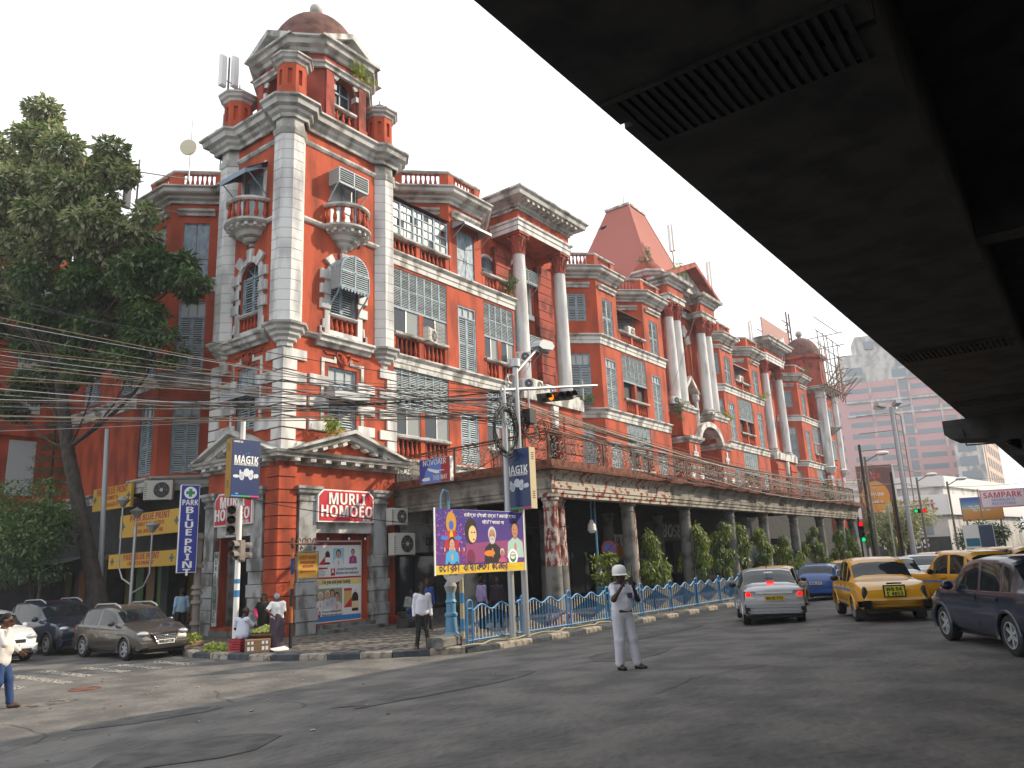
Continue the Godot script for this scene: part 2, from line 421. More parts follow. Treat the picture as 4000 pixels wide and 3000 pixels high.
func ground() -> void:
	var m := MB.new()
	var zs := [-380.0,-100.0,0.0,9.0,10.3,11.6,13.3,15.0,16.3,17.6,20.0,23.0,26.0,32.0,40.0,300.0]
	var xs := [-260.0,-60.0,-20.0,0.0,20.0,60.0,200.0,420.0]
	for i in xs.size() - 1:
		for j in zs.size() - 1:
			m.quad(Vector3(xs[i],yroad(zs[j + 1]),zs[j + 1]),Vector3(xs[i + 1],yroad(zs[j + 1]),zs[j + 1]),Vector3(xs[i + 1],yroad(zs[j]),zs[j]),Vector3(xs[i],yroad(zs[j]),zs[j]))
	structure("road",m,M.tarmac)
	# pavement
	var pm := MB.new()
	var p := PackedVector2Array()
	for k: Vector3 in kerb: p.append(Vector2(k.x + 0.08,-k.z + 0.06))
	p.append(Vector2(60,92));
	var t := Geometry2D.triangulate_polygon(p)
	for i in range(0,t.size(),3):
		var a := Vector3(p[t[i]].x,0.15,-p[t[i]].y); var b := Vector3(p[t[i + 1]].x,0.15,-p[t[i + 1]].y); var d := Vector3(p[t[i + 2]].x,0.15,-p[t[i + 2]].y)
		if (b - a).cross(d - a).y < 0: pm.tri(a,d,b)
		else: pm.tri(a,b,d)
	var pave := structure("pavement",pm,M.paving)
	# kerb stones,painted dark and pale in turn
	var len := 0.0
	var n := 0
	for i in range(1,kerb.size() - 1):
		var a: Vector3 = kerb[i]; var b: Vector3 = kerb[i + 1]
		var L := (b - a).length(); var d := (b - a)/L
		var cnt := maxi(1,roundi(L/0.95))
		for k in cnt:
			if a.x + d.x*L*k/cnt > 52.0: break
			var q := a + d*L*(k + 0.5)/cnt
			var km := MB.new()
			var w := L/cnt - 0.015
			km.cbox(-w/2,w/2,-0.1,0.2,-0.05,0.165 + rng.randf_range(-0.01,0.01),0.03)
			var bs := Basis(d,Vector3(d.z,0,-d.x).normalized(),Vector3.UP)
			obj("kerb_stone",km,M.kerbb if n % 2 == 0 else M.kerbw,pave,Transform3D(bs,q + Vector3(0,rng.randf_range(-0.008,0.008),0)))
			n += 1
	# worn zebra bars across the side street
	for z in [[-7.9,0.0,3.1],[-7.08,-0.15,2.3],[-6.25,0.3,2.5],[-5.5,0.6,2.7],[-4.7,0.9,3.0],[-8.8,-0.3,2.9]]:
		var zm := MB.new()
		zm.bb(z[0] - 0.16,z[0] + 0.16,-0.02,0.006,z[1],z[2])
		var o := structure("zebra_bar",zm,M.paint)
	# sandy gutter and a patched pothole
	var gm := MB.new()
	gm.bb(2.0,46.0,-0.02,0.004,9.06,9.5)
	structure("gutter",gm,worn(lin(0.2,0.17,0.13),0.95,tex.dirt,Vector3(0.4,0.4,0.4)))
	# tar patches,seams and polished wheel tracks
	for e in [[-6.0,13.2,2.6,0.7,0.1],[-1.5,14.2,1.6,0.9,-0.2],[-9.5,9.6,1.4,0.6,0.3],[4.0,12.2,3.2,0.5,0.0],[-11.0,13.5,1.2,1.0,0.5]]:
		var pm2 := MB.new(); var pts := PackedVector2Array()
		for k in 14: pts.append(Vector2(cos(TAU*k/14)*e[2]*rng.randf_range(0.75,1.0),sin(TAU*k/14)*e[3]*rng.randf_range(0.75,1.0)))
		for k in 14:
			var tri_ := [Vector2.ZERO,pts[k],pts[(k + 1) % 14]]
			var w := []
			for q: Vector2 in tri_:
				var r := q.rotated(e[4]); w.append(Vector3(e[0] + r.x,yroad(e[1] + r.y) + 0.008,e[1] + r.y))
			pm2.tri(w[0],w[2],w[1])
		structure("road_patch",pm2,M.tarred)
	for k in 7:
		var cm := MB.new(); var p0 := Vector3(rng.randf_range(-13,8),0,rng.randf_range(10.5,18)); var a := rng.randf_range(-0.5,0.5)
		for i in 14:
			var p1 := p0 + Vector3(cos(a),0,sin(a))*0.35; a += rng.randf_range(-0.5,0.5)
			var sd := Vector3(-sin(a),0,cos(a))*0.01
			cm.quad(Vector3(p0.x,yroad(p0.z) + 0.012,p0.z) + sd,Vector3(p1.x,yroad(p1.z) + 0.012,p1.z) + sd,Vector3(p1.x,yroad(p1.z) + 0.012,p1.z) - sd,Vector3(p0.x,yroad(p0.z) + 0.012,p0.z) - sd)
			p0 = p1
		structure("road_crack",cm,M.tarred)
	var mh := MB.new(); mh.cyl(Vector3(-8.2,0.0,4.6),Vector3(-8.2,0.012,4.6),0.32,0.32,18)
	tag(obj("manhole_cover",mh,M.rust),"round iron manhole cover in the side street asphalt","manhole cover")
	var lit := MB.new()
	for k in 60:
		var z := rng.randf_range(9.1,15.0) if k % 2 else rng.randf_range(3.0,9.0)
		var x := rng.randf_range(-12,12) if k % 2 else rng.randf_range(-12,-4.5)
		lit.box(Vector3(x,yroad(z) + 0.012,z),Vector3(rng.randf_range(0.02,0.07),0.01,rng.randf_range(0.02,0.06)),Basis(Vector3.UP,rng.randf()*3.0))
	tag(stuff(obj("litter",lit,M.paint)),"tiny pale scraps of litter and grit scattered on the road","litter")
	var hm := MB.new()
	for k in 9:
		var a := TAU*k/9
		var b := TAU*(k + 1)/9
		hm.tri(Vector3(0,0.02,0),Vector3(sin(a)*0.55*(1 + 0.2*sin(k*2.1)),0.0,cos(a)*0.32),Vector3(sin(b)*0.55*(1 + 0.2*sin((k + 1) % 9*2.1)),0.0,cos(b)*0.32))
	var o := obj("road_patch",hm,M.paving,null,at(-9.4,0.005,5.9,0.2))
	o.set_meta("kind","structure")

# ---------------------------------------------------------------- the red building
var B: Node3D
var mesh_baluster: ArrayMesh
var mesh_block: ArrayMesh

func frame(a: Vector3,b: Vector3) -> Transform3D:
	var x := (b - a).normalized()
	return Transform3D(Basis(x,Vector3.UP,x.cross(Vector3.UP)),a)

func baluster_mesh(h: float) -> MB:
	var m := MB.new()
	m.lathe(Vector3.ZERO,[Vector2(0.075,0),Vector2(0.075,h*0.08),Vector2(0.05,h*0.12),Vector2(0.085,h*0.3),Vector2(0.07,h*0.45),Vector2(0.04,h*0.7),Vector2(0.05,h*0.76),Vector2(0.045,h*0.9),Vector2(0.075,h*0.93),Vector2(0.075,h)],8,false)
	return m

# balusters between a and b (local x),standing on y0,h tall
func balusters(parent: Node,F: Transform3D,x0: float,x1: float,y0: float,h: float,z: float,step := 0.24,mt: Material = null) -> void:
	var n := maxi(1,roundi((x1 - x0)/step))
	for i in n:
		obj("baluster",mesh_baluster,mt if mt else M.red,parent,F*Transform3D(Basis.from_scale(Vector3(1,h/0.7,1)),Vector3(x0 + (x1 - x0)*(i + 0.5)/n,y0,z)))

func parapet(a: Vector3,b: Vector3,y0: float,y1: float,far := false) -> void:
	var F := frame(a,b); var L := (b - a).length()
	var m := MB.new()
	m.bb(0,L,y0,y0 + 0.18,-0.2,0.0)
	m.bb(0,0.42,y0 + 0.18,y1 - 0.16,-0.22,0.02); m.bb(L - 0.42,L,y0 + 0.18,y1 - 0.16,-0.22,0.02)
	var o := obj("balustrade",m,M.red,B,F)
	var c := MB.new()
	c.sweep([Vector3(-0.03,y1 - 0.16,0),Vector3(L + 0.03,y1 - 0.16,0)],[Vector2(-0.24,0),Vector2(0.03,0),Vector2(0.08,0.05),Vector2(0.08,0.13),Vector2(-0.28,0.16)])
	obj("coping",c,M.sooty,o)
	balusters(o,Transform3D(),0.5,L - 0.5,y0 + 0.18,y1 - y0 - 0.34,-0.1)

# louvred leaf: frame bars and slats in local x0..x1,y0..y1 at depth z. singles: each slat a piece of its own
func louvre(parent: Node,F: Transform3D,x0: float,x1: float,y0: float,y1: float,z: float,pitch := 0.09,bar := 0.06,singles := false,mids := 1) -> void:
	var m := MB.new()
	m.bb(x0,x0 + bar,y0,y1,z - 0.03,z + 0.03); m.bb(x1 - bar,x1,y0,y1,z - 0.03,z + 0.03)
	var rows := []
	for k in mids + 1: rows.append(lerpf(y0,y1,float(k)/mids))
	for y in rows: m.bb(x0 + bar,x1 - bar,maxf(y - bar/2,y0),minf(y + bar/2,y1),z - 0.028,z + 0.028)
	obj("stile_frame",m,M.blue,parent,F)
	var sm := MB.new()
	for k in mids:
		var n := maxi(2,int((rows[k + 1] - rows[k] - bar)/pitch))
		for i in n:
			var c := Vector3((x0 + x1)/2,rows[k] + bar/2 + (rows[k + 1] - rows[k] - bar)*(i + 0.5)/n,z)
			if singles:
				var q := MB.new()
				q.box(Vector3.ZERO,Vector3(x1 - x0 - 2*bar,pitch*1.05,0.012),Basis(Vector3.RIGHT,-0.8 + rng.randf_range(-0.12,0.12)))
				obj("slat",q,M.slat,parent,F*Transform3D(Basis.IDENTITY,c))
			else:
				sm.box(c,Vector3(x1 - x0 - 2*bar,pitch*1.05,0.012),Basis(Vector3.RIGHT,-0.8 + rng.randf_range(-0.1,0.1)))
	if not singles: stuff(obj("slats",sm,M.slat,parent,F))

# window with two louvred leaves inside an opening; z is the depth of the leaves
func shutters(F: Transform3D,x0: float,x1: float,y0: float,y1: float,z: float,transom := 0.0,singles := false,mids := 1,open := 0.0) -> Node3D:
	var m := MB.new()
	var b := 0.07
	m.bb(x0,x0 + b,y0,y1,z - 0.08,z + 0.06); m.bb(x1 - b,x1,y0,y1,z - 0.08,z + 0.06); m.bb(x0 + b,x1 - b,y1 - b,y1,z - 0.08,z + 0.06)
	var top := y1 - b
	if transom > 0.0:
		top = y1 - transom
		m.bb(x0 + b,x1 - b,top,top + 0.07,z - 0.08,z + 0.06)
		for k in 2: m.bb(lerpf(x0,x1,(k + 1)/3.0) - 0.02,lerpf(x0,x1,(k + 1)/3.0) + 0.02,top + 0.07,y1 - b,z - 0.05,z + 0.03)
	var o := obj("window",m,M.blue,B,F)
	var d := MB.new()
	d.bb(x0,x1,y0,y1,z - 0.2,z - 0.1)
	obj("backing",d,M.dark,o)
	if transom > 0.0:
		var g := MB.new(); g.bb(x0 + b,x1 - b,top + 0.07,y1 - b,z - 0.03,z - 0.015)
		obj("pane",g,M.frost,o)
	var cx := (x0 + x1)/2
	louvre(o,Transform3D(),x0 + b,cx - 0.005,y0 + 0.02,top,z,0.1,0.07,singles,mids)
	if open > 0.0:
		louvre(o,Transform3D(Basis(Vector3.UP,open),Vector3(x1 - b,0,z)) ,-(cx - x0 - b),0,y0 + 0.02,top,0.0,0.1,0.07,singles,mids)
	else:
		louvre(o,Transform3D(),cx + 0.005,x1 - b,y0 + 0.02,top,z,0.1,0.07,singles,mids)
	return o

func plain_door(F: Transform3D,x0: float,x1: float,y0: float,y1: float,z: float) -> void:
	var m := MB.new()
	var cx := (x0 + x1)/2
	for s in [[x0,cx - 0.012],[cx + 0.012,x1]]:
		m.cbox(s[0],s[1],y0 + (y1 - y0)*0.36,y1,z - 0.06,z,0.012)
		m.cbox(s[0],s[1],y0,y0 + (y1 - y0)*0.35,z - 0.06,z,0.012)
	m.bb(x0 - 0.07,x0 - 0.002,y0,y1 + 0.06,z - 0.1,z + 0.03); m.bb(x1 + 0.002,x1 + 0.07,y0,y1 + 0.06,z - 0.1,z + 0.03); m.bb(x0 - 0.002,x1 + 0.002,y1 + 0.002,y1 + 0.06,z - 0.1,z + 0.03)
	var o := obj("shutter_door",m,M.blue,B,F)
	for s in [cx - 0.1,cx + 0.1]:
		var h := MB.new(); h.bb(s - 0.015,s + 0.015,y0 + (y1 - y0)*0.3,y0 + (y1 - y0)*0.42,z + 0.002,z + 0.02)
		obj("bolt",h,M.iron,o)

# a storey of enclosed verandah: louvres above,glazing or a dark opening,a ledge and balusters below
func infill(F: Transform3D,x0: float,x1: float,yb: float,z: float,glazed := true,top := 4.0,dense := false) -> void:
	var mid := (x0 + x1)/2
	var m := MB.new()
	m.bb(x0,x1,yb + 2.15,yb + 2.22,z - 0.08,z - 0.02)
	var o := obj("louvred_screen",m,M.blue,B,F)
	var n := maxi(2,roundi((x1 - x0)/0.52))
	for i in n:
		louvre(o,Transform3D(),lerpf(x0,x1,float(i)/n) + 0.003,lerpf(x0,x1,(i + 1.0)/n) - 0.003,yb + 2.22,yb + top,z - 0.06,0.075,0.035,false,1 if dense else 2)
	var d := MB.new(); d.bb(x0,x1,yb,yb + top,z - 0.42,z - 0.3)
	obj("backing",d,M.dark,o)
	# red posts
	var pm := MB.new()
	pm.bb(mid - 0.14,mid + 0.14,yb + 0.02,yb + 2.15,z - 0.3,z - 0.01)
	pm.bb(x0,x0 + 0.16,yb + 0.02,yb + 0.92,z - 0.3,z - 0.015); pm.bb(x1 - 0.16,x1,yb + 0.02,yb + 0.92,z - 0.3,z - 0.015)
	pm.bb(x0 + 0.16,x1 - 0.16,yb + 0.02,yb + 0.1,z - 0.3,z - 0.02)
	var bal := obj("balustrade",pm,M.red,B,F)
	balusters(bal,Transform3D(),x0 + 0.2,mid - 0.16,yb + 0.1,0.78,z - 0.13,0.27)
	balusters(bal,Transform3D(),mid + 0.16,x1 - 0.2,yb + 0.1,0.78,z - 0.13,0.27)
	var lm := MB.new()
	lm.sweep([Vector3(x0,yb + 0.9,z),Vector3(x1,yb + 0.9,z)],[Vector2(-0.3,0),Vector2(0.04,0),Vector2(0.12,0.04),Vector2(0.14,0.14),Vector2(-0.3,0.16)])
	obj("ledge",lm,M.sooty,bal)
	for s in [[x0,mid - 0.145],[mid + 0.145,x1]]:
		if not glazed: continue
		var fm := MB.new(); var k := 2
		for i in k + 1:
			var x: float = lerpf(s[0],s[1],float(i)/k)
			fm.bb(maxf(x - 0.03,s[0]),minf(x + 0.03,s[1]),yb + 1.08,yb + 2.14,z - 0.11,z - 0.05)
		fm.bb(s[0] + 0.03,s[1] - 0.03,yb + 1.06,yb + 1.1,z - 0.11,z - 0.05)
		var w := obj("window",fm,M.alu,B,F)
		for i in k:
			var g := MB.new(); g.bb(lerpf(s[0],s[1],float(i)/k) + 0.032,lerpf(s[0],s[1],(i + 1.0)/k) - 0.032,yb + 1.1,yb + 2.14,z - 0.09,z - 0.075)
			obj("pane",g,M.glass if (i + int(x0)) % 3 else M.pane,w)

func label_mould(F: Transform3D,x0: float,x1: float,y: float) -> void:
	var m := MB.new()
	m.sweep([Vector3(x0,y,0),Vector3(x1,y,0)],[Vector2(0,0),Vector2(0.1,0),Vector2(0.13,0.12),Vector2(0.24,0.2),Vector2(0.26,0.3),Vector2(0,0.34)])
	obj("label_mould",m,M.trim,B,F)

const CORN := [Vector2(0,0),Vector2(0.1,0),Vector2(0.13,0.12),Vector2(0.28,0.2),Vector2(0.32,0.3),Vector2(0.52,0.36),Vector2(0.58,0.42),Vector2(0.6,0.58),Vector2(0.7,0.63),Vector2(0.7,0.7),Vector2(-0.1,0.74)]
const BAND := [Vector2(0,0),Vector2(0.06,0),Vector2(0.06,0.22),Vector2(0.1,0.24),Vector2(0.1,0.44),Vector2(0.16,0.47),Vector2(0.24,0.54),Vector2(0.24,0.61),Vector2(-0.05,0.66)]

func moulding(called: String,path: Array,prof: Array,mt: Material,closed := false) -> MeshInstance3D:
	var m := MB.new()
	m.sweep(path,prof,closed)
	return obj(called,m,mt,B)

func lift(path: Array,y: float) -> Array:
	var r := []
	for p: Vector3 in path: r.append(Vector3(p.x,y,p.z))
	return r

func redwall(F: Transform3D,x0: float,x1: float,y0: float,y1: float,holes: Array,th := 0.35,z := 0.0) -> void:
	var m := MB.new()
	wall(m,x0,x1,y0,y1,z,th,holes)
	obj("wall",m,M.red,B,F)

# one face of the corner tower; w wide,seen from outside,frame origin at its left foot
func tower_face(F: Transform3D,w: float,lit: bool) -> void:
	var cx := w/2
	var hw := 0.71 if lit else 0.64
	var wm := MB.new()
	wall(wm,0,w,6.2,20.1,0,0.3,[Rect2(cx - hw,7.49,2*hw,2.43),Rect2(cx - hw,12.05,2*hw,2.1),Rect2(cx - hw,11.36,2*hw,0.6),Rect2(cx - hw,15.68,2*hw,2.2)])
	arch_fill(wm,cx - hw,cx + hw,14.15,0,0.3)
	obj("wall",wm,M.red,B,F)
	# lower window
	shutters(F,cx - hw,cx + hw,7.49,9.92,-0.14,0.72,lit,1)
	var fm := MB.new()
	for s in [-1.0,1.0]:
		fm.bb(cx + s*(hw + 0.28) - 0.07,cx + s*(hw + 0.28) + 0.07,7.4,10.2,0,0.04)
		fm.bb(minf(cx + s*0.45,cx + s*(hw + 0.21)),maxf(cx + s*0.45,cx + s*(hw + 0.21)),10.07,10.2,0,0.038)
		fm.bb(cx + s*0.4 - 0.06,cx + s*0.4 + 0.06,10.07,10.33,0,0.045)
	obj("window_surround",fm,M.trim,B,F)
	var cm := MB.new()
	cm.ball(Vector3(cx,10.2,0.04),Vector3(0.17,0.26,0.1)); cm.ball(Vector3(cx,10.2,0.12),Vector3(0.1,0.17,0.06))
	for s in [-1.0,1.0]:
		cm.tube(PackedVector3Array([Vector3(cx + s*0.1,10.45,0.04),Vector3(cx + s*0.3,10.5,0.06),Vector3(cx + s*0.36,10.4,0.05),Vector3(cx + s*0.24,10.2,0.04),Vector3(cx,9.97,0.05)]),0.045,6)
		cm.tube(PackedVector3Array([Vector3(cx + s*0.35,10.42,0.02),Vector3(cx + s*0.8,10.38,0.02),Vector3(cx + s*0.95,10.5,0.02)]),0.03,5)
	obj("cartouche",cm,M.red,B,F)
	for k in 3:
		for s in [-1.0,1.0]:
			var q := MB.new()
			var xa: float = cx + s*hw; var xb: float = cx + s*(hw + 0.92)
			q.cbox(minf(xa,xb),maxf(xa,xb),9.07 - k*0.865,9.47 - k*0.865,0,0.085,0.02)
			obj("quoin_block",q,M.white,B,F)
	# tin canopy over the lower window
	var tm := MB.new()
	tm.quad(Vector3(cx - hw - 0.1,8.95,0.02),Vector3(cx - hw - 0.1,8.62,0.55),Vector3(cx - hw - 0.1,8.78,0.55),Vector3(cx - hw - 0.1,9.1,0.02))
	tm.box(Vector3(cx,8.98,0.3),Vector3(2*hw + 0.3,0.02,0.62),Basis(Vector3.RIGHT,0.28))
	tm.bb(cx - hw - 0.15,cx + hw + 0.15,8.6,8.88,0.57,0.6)
	tm.bb(cx - hw - 0.15,cx - hw - 0.12,8.62,8.95,0,0.57); tm.bb(cx + hw + 0.12,cx + hw + 0.15,8.62,8.95,0,0.57)
	obj("tin_canopy",tm,M.zinc,B,F)
	# moulding under the arched window
	var sm := MB.new()
	sm.sweep([Vector3(cx - 1.35,10.62,0),Vector3(cx + 1.35,10.62,0)],[Vector2(0,0),Vector2(0.12,0),Vector2(0.16,0.1),Vector2(0.3,0.16),Vector2(0.32,0.3),Vector2(0.42,0.35),Vector2(0.42,0.43),Vector2(0,0.47)])
	obj("sill_cornice",sm,M.trim,B,F)
	for s in [[0.6,cx - 1.35],[cx + 1.35,w - 0.6]]:
		var s2 := MB.new()
		s2.sweep([Vector3(s[0],10.86,0),Vector3(s[1],10.86,0)],[Vector2(0,0),Vector2(0.1,0.02),Vector2(0.2,0.12),Vector2(0.2,0.19),Vector2(0,0.22)])
		obj("string_course",s2,M.trim,B,F)
	# arched window: surround,blocks,voussoirs,leaves
	var am := MB.new()
	var r0 := hw; var r1 := hw + 0.24; var ys := 14.15 - hw
	var ring := PackedVector2Array()
	for i in 17: ring.append(Vector2(cx - cos(PI*i/16)*r1,ys + sin(PI*i/16)*r1))
	ring.append(Vector2(cx + r1,11.2))
	ring.append(Vector2(cx + r0,11.2))
	for i in 17: ring.append(Vector2(cx + cos(PI*i/16)*r0,ys + sin(PI*i/16)*r0))
	ring.append(Vector2(cx - r0,11.2)); ring.append(Vector2(cx - r1,11.2))
	am.poly(ring,0,0.07)
	am.bb(cx - r0,cx + r0,11.05,11.36,0,0.065)
	am.sweep([Vector3(cx - r0,11.95,-0.05),Vector3(cx + r0,11.95,-0.05)],[Vector2(-0.2,0),Vector2(0.1,0),Vector2(0.16,0.06),Vector2(0.16,0.1),Vector2(-0.2,0.12)])
	var arch := obj("arch_surround",am,M.white,B,F)
	for k in 3:
		for s in [-1.0,1.0]:
			var q := MB.new()
			var xa: float = cx + s*(r0 + 0.0); var xb: float = cx + s*(r1 + 0.24)
			q.cbox(minf(xa,xb),maxf(xa,xb),12.16 + k*0.61,12.55 + k*0.61,0,0.13,0.02)
			obj("surround_block",q,M.white,arch)
	for a in [-0.75,0.0,0.75]:
		var q := MB.new()
		q.poly(PackedVector2Array([Vector2(-0.13,r0 - 0.02),Vector2(0.13,r0 - 0.02),Vector2(0.2,r1 + 0.3),Vector2(-0.2,r1 + 0.3)]),0,0.13)
		obj("voussoir",q,M.white,arch,Transform3D(Basis(Vector3(0,0,1),a),Vector3(cx,ys,0)))
	for s in [-1.0,1.0]:
		var q := MB.new()
		q.tube(PackedVector3Array([Vector3(cx + s*(r1 + 0.05),11.15,0.05),Vector3(cx + s*(r1 + 0.22),11.22,0.06),Vector3(cx + s*(r1 + 0.2),11.42,0.06),Vector3(cx + s*(r1 + 0.08),11.4,0.06),Vector3(cx + s*(r1 + 0.06),11.75,0.04)]),0.05,6)
		obj("scroll",q,M.white,arch)
	var bm := MB.new(); bm.bb(cx - hw,cx + hw,11.36,11.96,-0.32,-0.26)
	var bo := obj("balustrade",bm,M.red,B,F)
	balusters(bo,Transform3D(),cx - hw + 0.06,cx + hw - 0.06,11.38,0.58,-0.1,0.25)
	var wo := shutters(F,cx - hw,cx + hw,12.07,ys + 0.1,-0.16,0.0,true,1)
	var gm := MB.new()
	for i in 12:
		gm.tri(Vector3(cx,ys + 0.1,-0.2),Vector3(cx + cos(PI*i/12)*hw,ys + 0.1 + sin(PI*i/12)*hw,-0.2),Vector3(cx + cos(PI*(i + 1)/12)*hw,ys + 0.1 + sin(PI*(i + 1)/12)*hw,-0.2))
	obj("fanlight",gm,M.pane,wo)
	var rm := MB.new()
	for i in 5: rm.cyl(Vector3(cx,ys + 0.1,-0.17),Vector3(cx + cos(PI*i/4)*hw,ys + 0.1 + sin(PI*i/4)*hw,-0.17),0.02,0.02,5)
	obj("glazing_bar",rm,M.blue,wo)
	if lit:   # projecting louvred hood with an arched front
		var hm := MB.new()
		var x0 := cx - hw - 0.02; var x1 := cx + hw + 0.02; var hy := 12.98; var hr := hw + 0.02
		for i in 10:
			var a := PI*i/10; var b := PI*(i + 1)/10
			hm.quad(Vector3(cx + cos(a)*hr,13.72 + sin(a)*hr,0),Vector3(cx + cos(a)*hr,13.72 + sin(a)*hr,0.7),Vector3(cx + cos(b)*hr,13.72 + sin(b)*hr,0.7),Vector3(cx + cos(b)*hr,13.72 + sin(b)*hr,0))
			hm.quad(Vector3(cx + cos(a)*hr,13.72 + sin(a)*hr,0.7),Vector3(cx + cos(a)*(hr - 0.07),13.72 + sin(a)*(hr - 0.07),0.71),Vector3(cx + cos(b)*(hr - 0.07),13.72 + sin(b)*(hr - 0.07),0.71),Vector3(cx + cos(b)*hr,13.72 + sin(b)*hr,0.7))
		for s in [x0,x1]:
			hm.bb(s - 0.015,s + 0.015,hy,13.72,0.62,0.72); hm.bb(s - 0.012,s + 0.012,hy,13.72,0.0,0.08); hm.bb(s - 0.012,s + 0.012,hy,hy + 0.06,0.08,0.62)
			hm.tube(PackedVector3Array([Vector3(s,12.2,0.05),Vector3(s,12.45,0.15),Vector3(s,12.75,0.5),Vector3(s,hy,0.66)]),0.035,6)
		hm.bb(cx - 0.04,cx + 0.04,hy,14.44,0.68,0.72); hm.bb(x0,x1,hy,hy + 0.07,0.68,0.72); hm.bb(x0,x1,13.66,13.74,0.68,0.72)
		for i in 9:
			var xx := lerpf(x0,x1,(i + 0.5)/9)
			hm.poly(PackedVector2Array([Vector2(xx - 0.08,hy),Vector2(xx,hy - 0.12),Vector2(xx + 0.08,hy)]),0.69,0.705)
		var ho := obj("louvred_hood",hm,M.blue,B,F)
		for k in 16:
			var y := hy + 0.12 + k*0.088
			var half := hw - 0.02
			if y > 13.72: half = sqrt(maxf(0.0,hw*hw - (y - 13.72)*(y - 13.72)))
			if half < 0.12 or absf(y - 13.7) < 0.06: continue
			for s in [-1.0,1.0]:
				var q := MB.new(); q.box(Vector3(s*(half/2 + 0.02),0,0),Vector3(half - 0.06,0.09,0.012),Basis(Vector3.RIGHT,-0.75))
				obj("slat",q,M.slat,ho,Transform3D(Basis.IDENTITY,Vector3(cx,y,0.69)))
		for s in [x0,x1]:
			var q := MB.new()
			for k in 9: q.box(Vector3(s,hy + 0.1 + k*0.085,0.35),Vector3(0.012,0.08,0.55),Basis(Vector3(0,0,1),0.6))
			obj("side_slats",q,M.slat,ho)
	# half-round balcony
	var R := 1.05
	var ko := MB.new()
	ko.lathe(Vector3(cx,0,-0.05),[Vector2(0.05,14.78),Vector2(0.16,14.8),Vector2(0.18,14.9),Vector2(0.34,14.95),Vector2(0.4,15.02),Vector2(0.42,15.08),Vector2(0.6,15.14),Vector2(0.66,15.24),Vector2(0.7,15.3),Vector2(0.88,15.36),Vector2(0.9,15.46),Vector2(R,15.5),Vector2(R + 0.08,15.56),Vector2(R + 0.08,15.64),Vector2(0.0,15.68)],20,false,-PI/2,PI/2)
	var bal := obj("balcony",ko,M.sooty,B,F)
	for i in 9:
		var a := lerpf(-1.35,1.35,i/8.0)
		var q := MB.new(); q.bb(-0.06,0.06,15.36,15.48,0.86,1.02)
		obj("modillion",q,M.trim,bal,Transform3D(Basis(Vector3.UP,a),Vector3(cx,0,-0.05)))
	for i in 9:
		var a := lerpf(-1.4,1.4,i/8.0)
		obj("baluster",mesh_baluster,M.red,bal,Transform3D(Basis.from_scale(Vector3(1.1,1.05,1.1)),Vector3(cx + sin(a)*(R - 0.1),15.68,-0.05 + cos(a)*(R - 0.1))))
	var km := MB.new()
	for i in 18:
		var pr := [Vector2(R - 0.2,16.4),Vector2(R - 0.02,16.4),Vector2(R + 0.04,16.46),Vector2(R + 0.04,16.54),Vector2(R - 0.2,16.57),Vector2(R - 0.2,16.4)]
		km.lathe(Vector3(cx,0,-0.05),pr,1,false,lerpf(-PI/2,PI/2,i/18.0),lerpf(-PI/2,PI/2,(i + 1)/18.0))
	obj("handrail",km,M.trim,bal)
	for s in [[0.6,cx - 1.0],[cx + 1.0,w - 0.6]]:
		var s4 := MB.new()
		s4.sweep([Vector3(s[0],15.47,0),Vector3(s[1],15.47,0)],[Vector2(0,0),Vector2(0.1,0.02),Vector2(0.16,0.1),Vector2(0.16,0.17),Vector2(0,0.2)])
		obj("string_course",s4,M.trim,B,F)
	var s3 := MB.new()
	s3.sweep([Vector3(0.6,18.78,0),Vector3(w - 0.6,18.78,0)],[Vector2(0,0),Vector2(0.06,0.02),Vector2(0.12,0.1),Vector2(0.12,0.17),Vector2(0,0.2)])
	obj("string_course",s3,M.trim,B,F)
	# balcony door and its awning
	var dm := MB.new()
	dm.bb(cx - hw,cx - hw + 0.07,15.68,17.88,-0.2,-0.05); dm.bb(cx + hw - 0.07,cx + hw,15.68,17.88,-0.2,-0.05); dm.bb(cx - 0.04,cx + 0.04,15.68,17.88,-0.2,-0.06); dm.bb(cx - hw,cx + hw,17.8,17.88,-0.2,-0.04)
	var door := obj("balcony_door",dm,M.blue,B,F)
	for s in [-1.0,1.0]:
		var q := MB.new(); q.bb(minf(cx + s*0.04,cx + s*(hw - 0.07)),maxf(cx + s*0.04,cx + s*(hw - 0.07)),15.7,17.8,-0.18,-0.14)
		obj("door_leaf",q,M.zinc,door)
	var aw := MB.new()
	if lit:
		aw.bb(cx - 0.85,cx + 0.7,18.02,18.06,0,0.7)
		for s in [cx - 0.84,cx + 0.68]:
			aw.bb(s - 0.02,s + 0.02,17.36,18.02,0.64,0.7)
			aw.cyl(Vector3(s,16.75,0.03),Vector3(s,17.4,0.64),0.03,0.03,6)
		aw.bb(cx - 0.1,cx - 0.05,17.36,18.02,0.65,0.7); aw.bb(cx - 0.84,cx + 0.7,17.36,17.42,0.65,0.7)
		var ao := obj("louvred_awning",aw,M.slat,B,F)
		for k in 6:
			for s in [[cx - 0.82,cx - 0.1],[cx - 0.05,cx + 0.66]]:
				var q := MB.new(); q.box(Vector3.ZERO,Vector3(s[1] - s[0],0.1,0.012),Basis(Vector3.RIGHT,-0.75))
				obj("slat",q,M.slat,ao,Transform3D(Basis.IDENTITY,Vector3((s[0] + s[1])/2,17.46 + k*0.095,0.67)))
		for s in [cx - 0.84,cx + 0.68]:
			var q := MB.new()
			for k in 6: q.box(Vector3(s,17.46 + k*0.095,0.34),Vector3(0.012,0.1,0.6),Basis(Vector3(0,0,1),0.6))
			obj("side_slats",q,M.slat,ao)
	else:
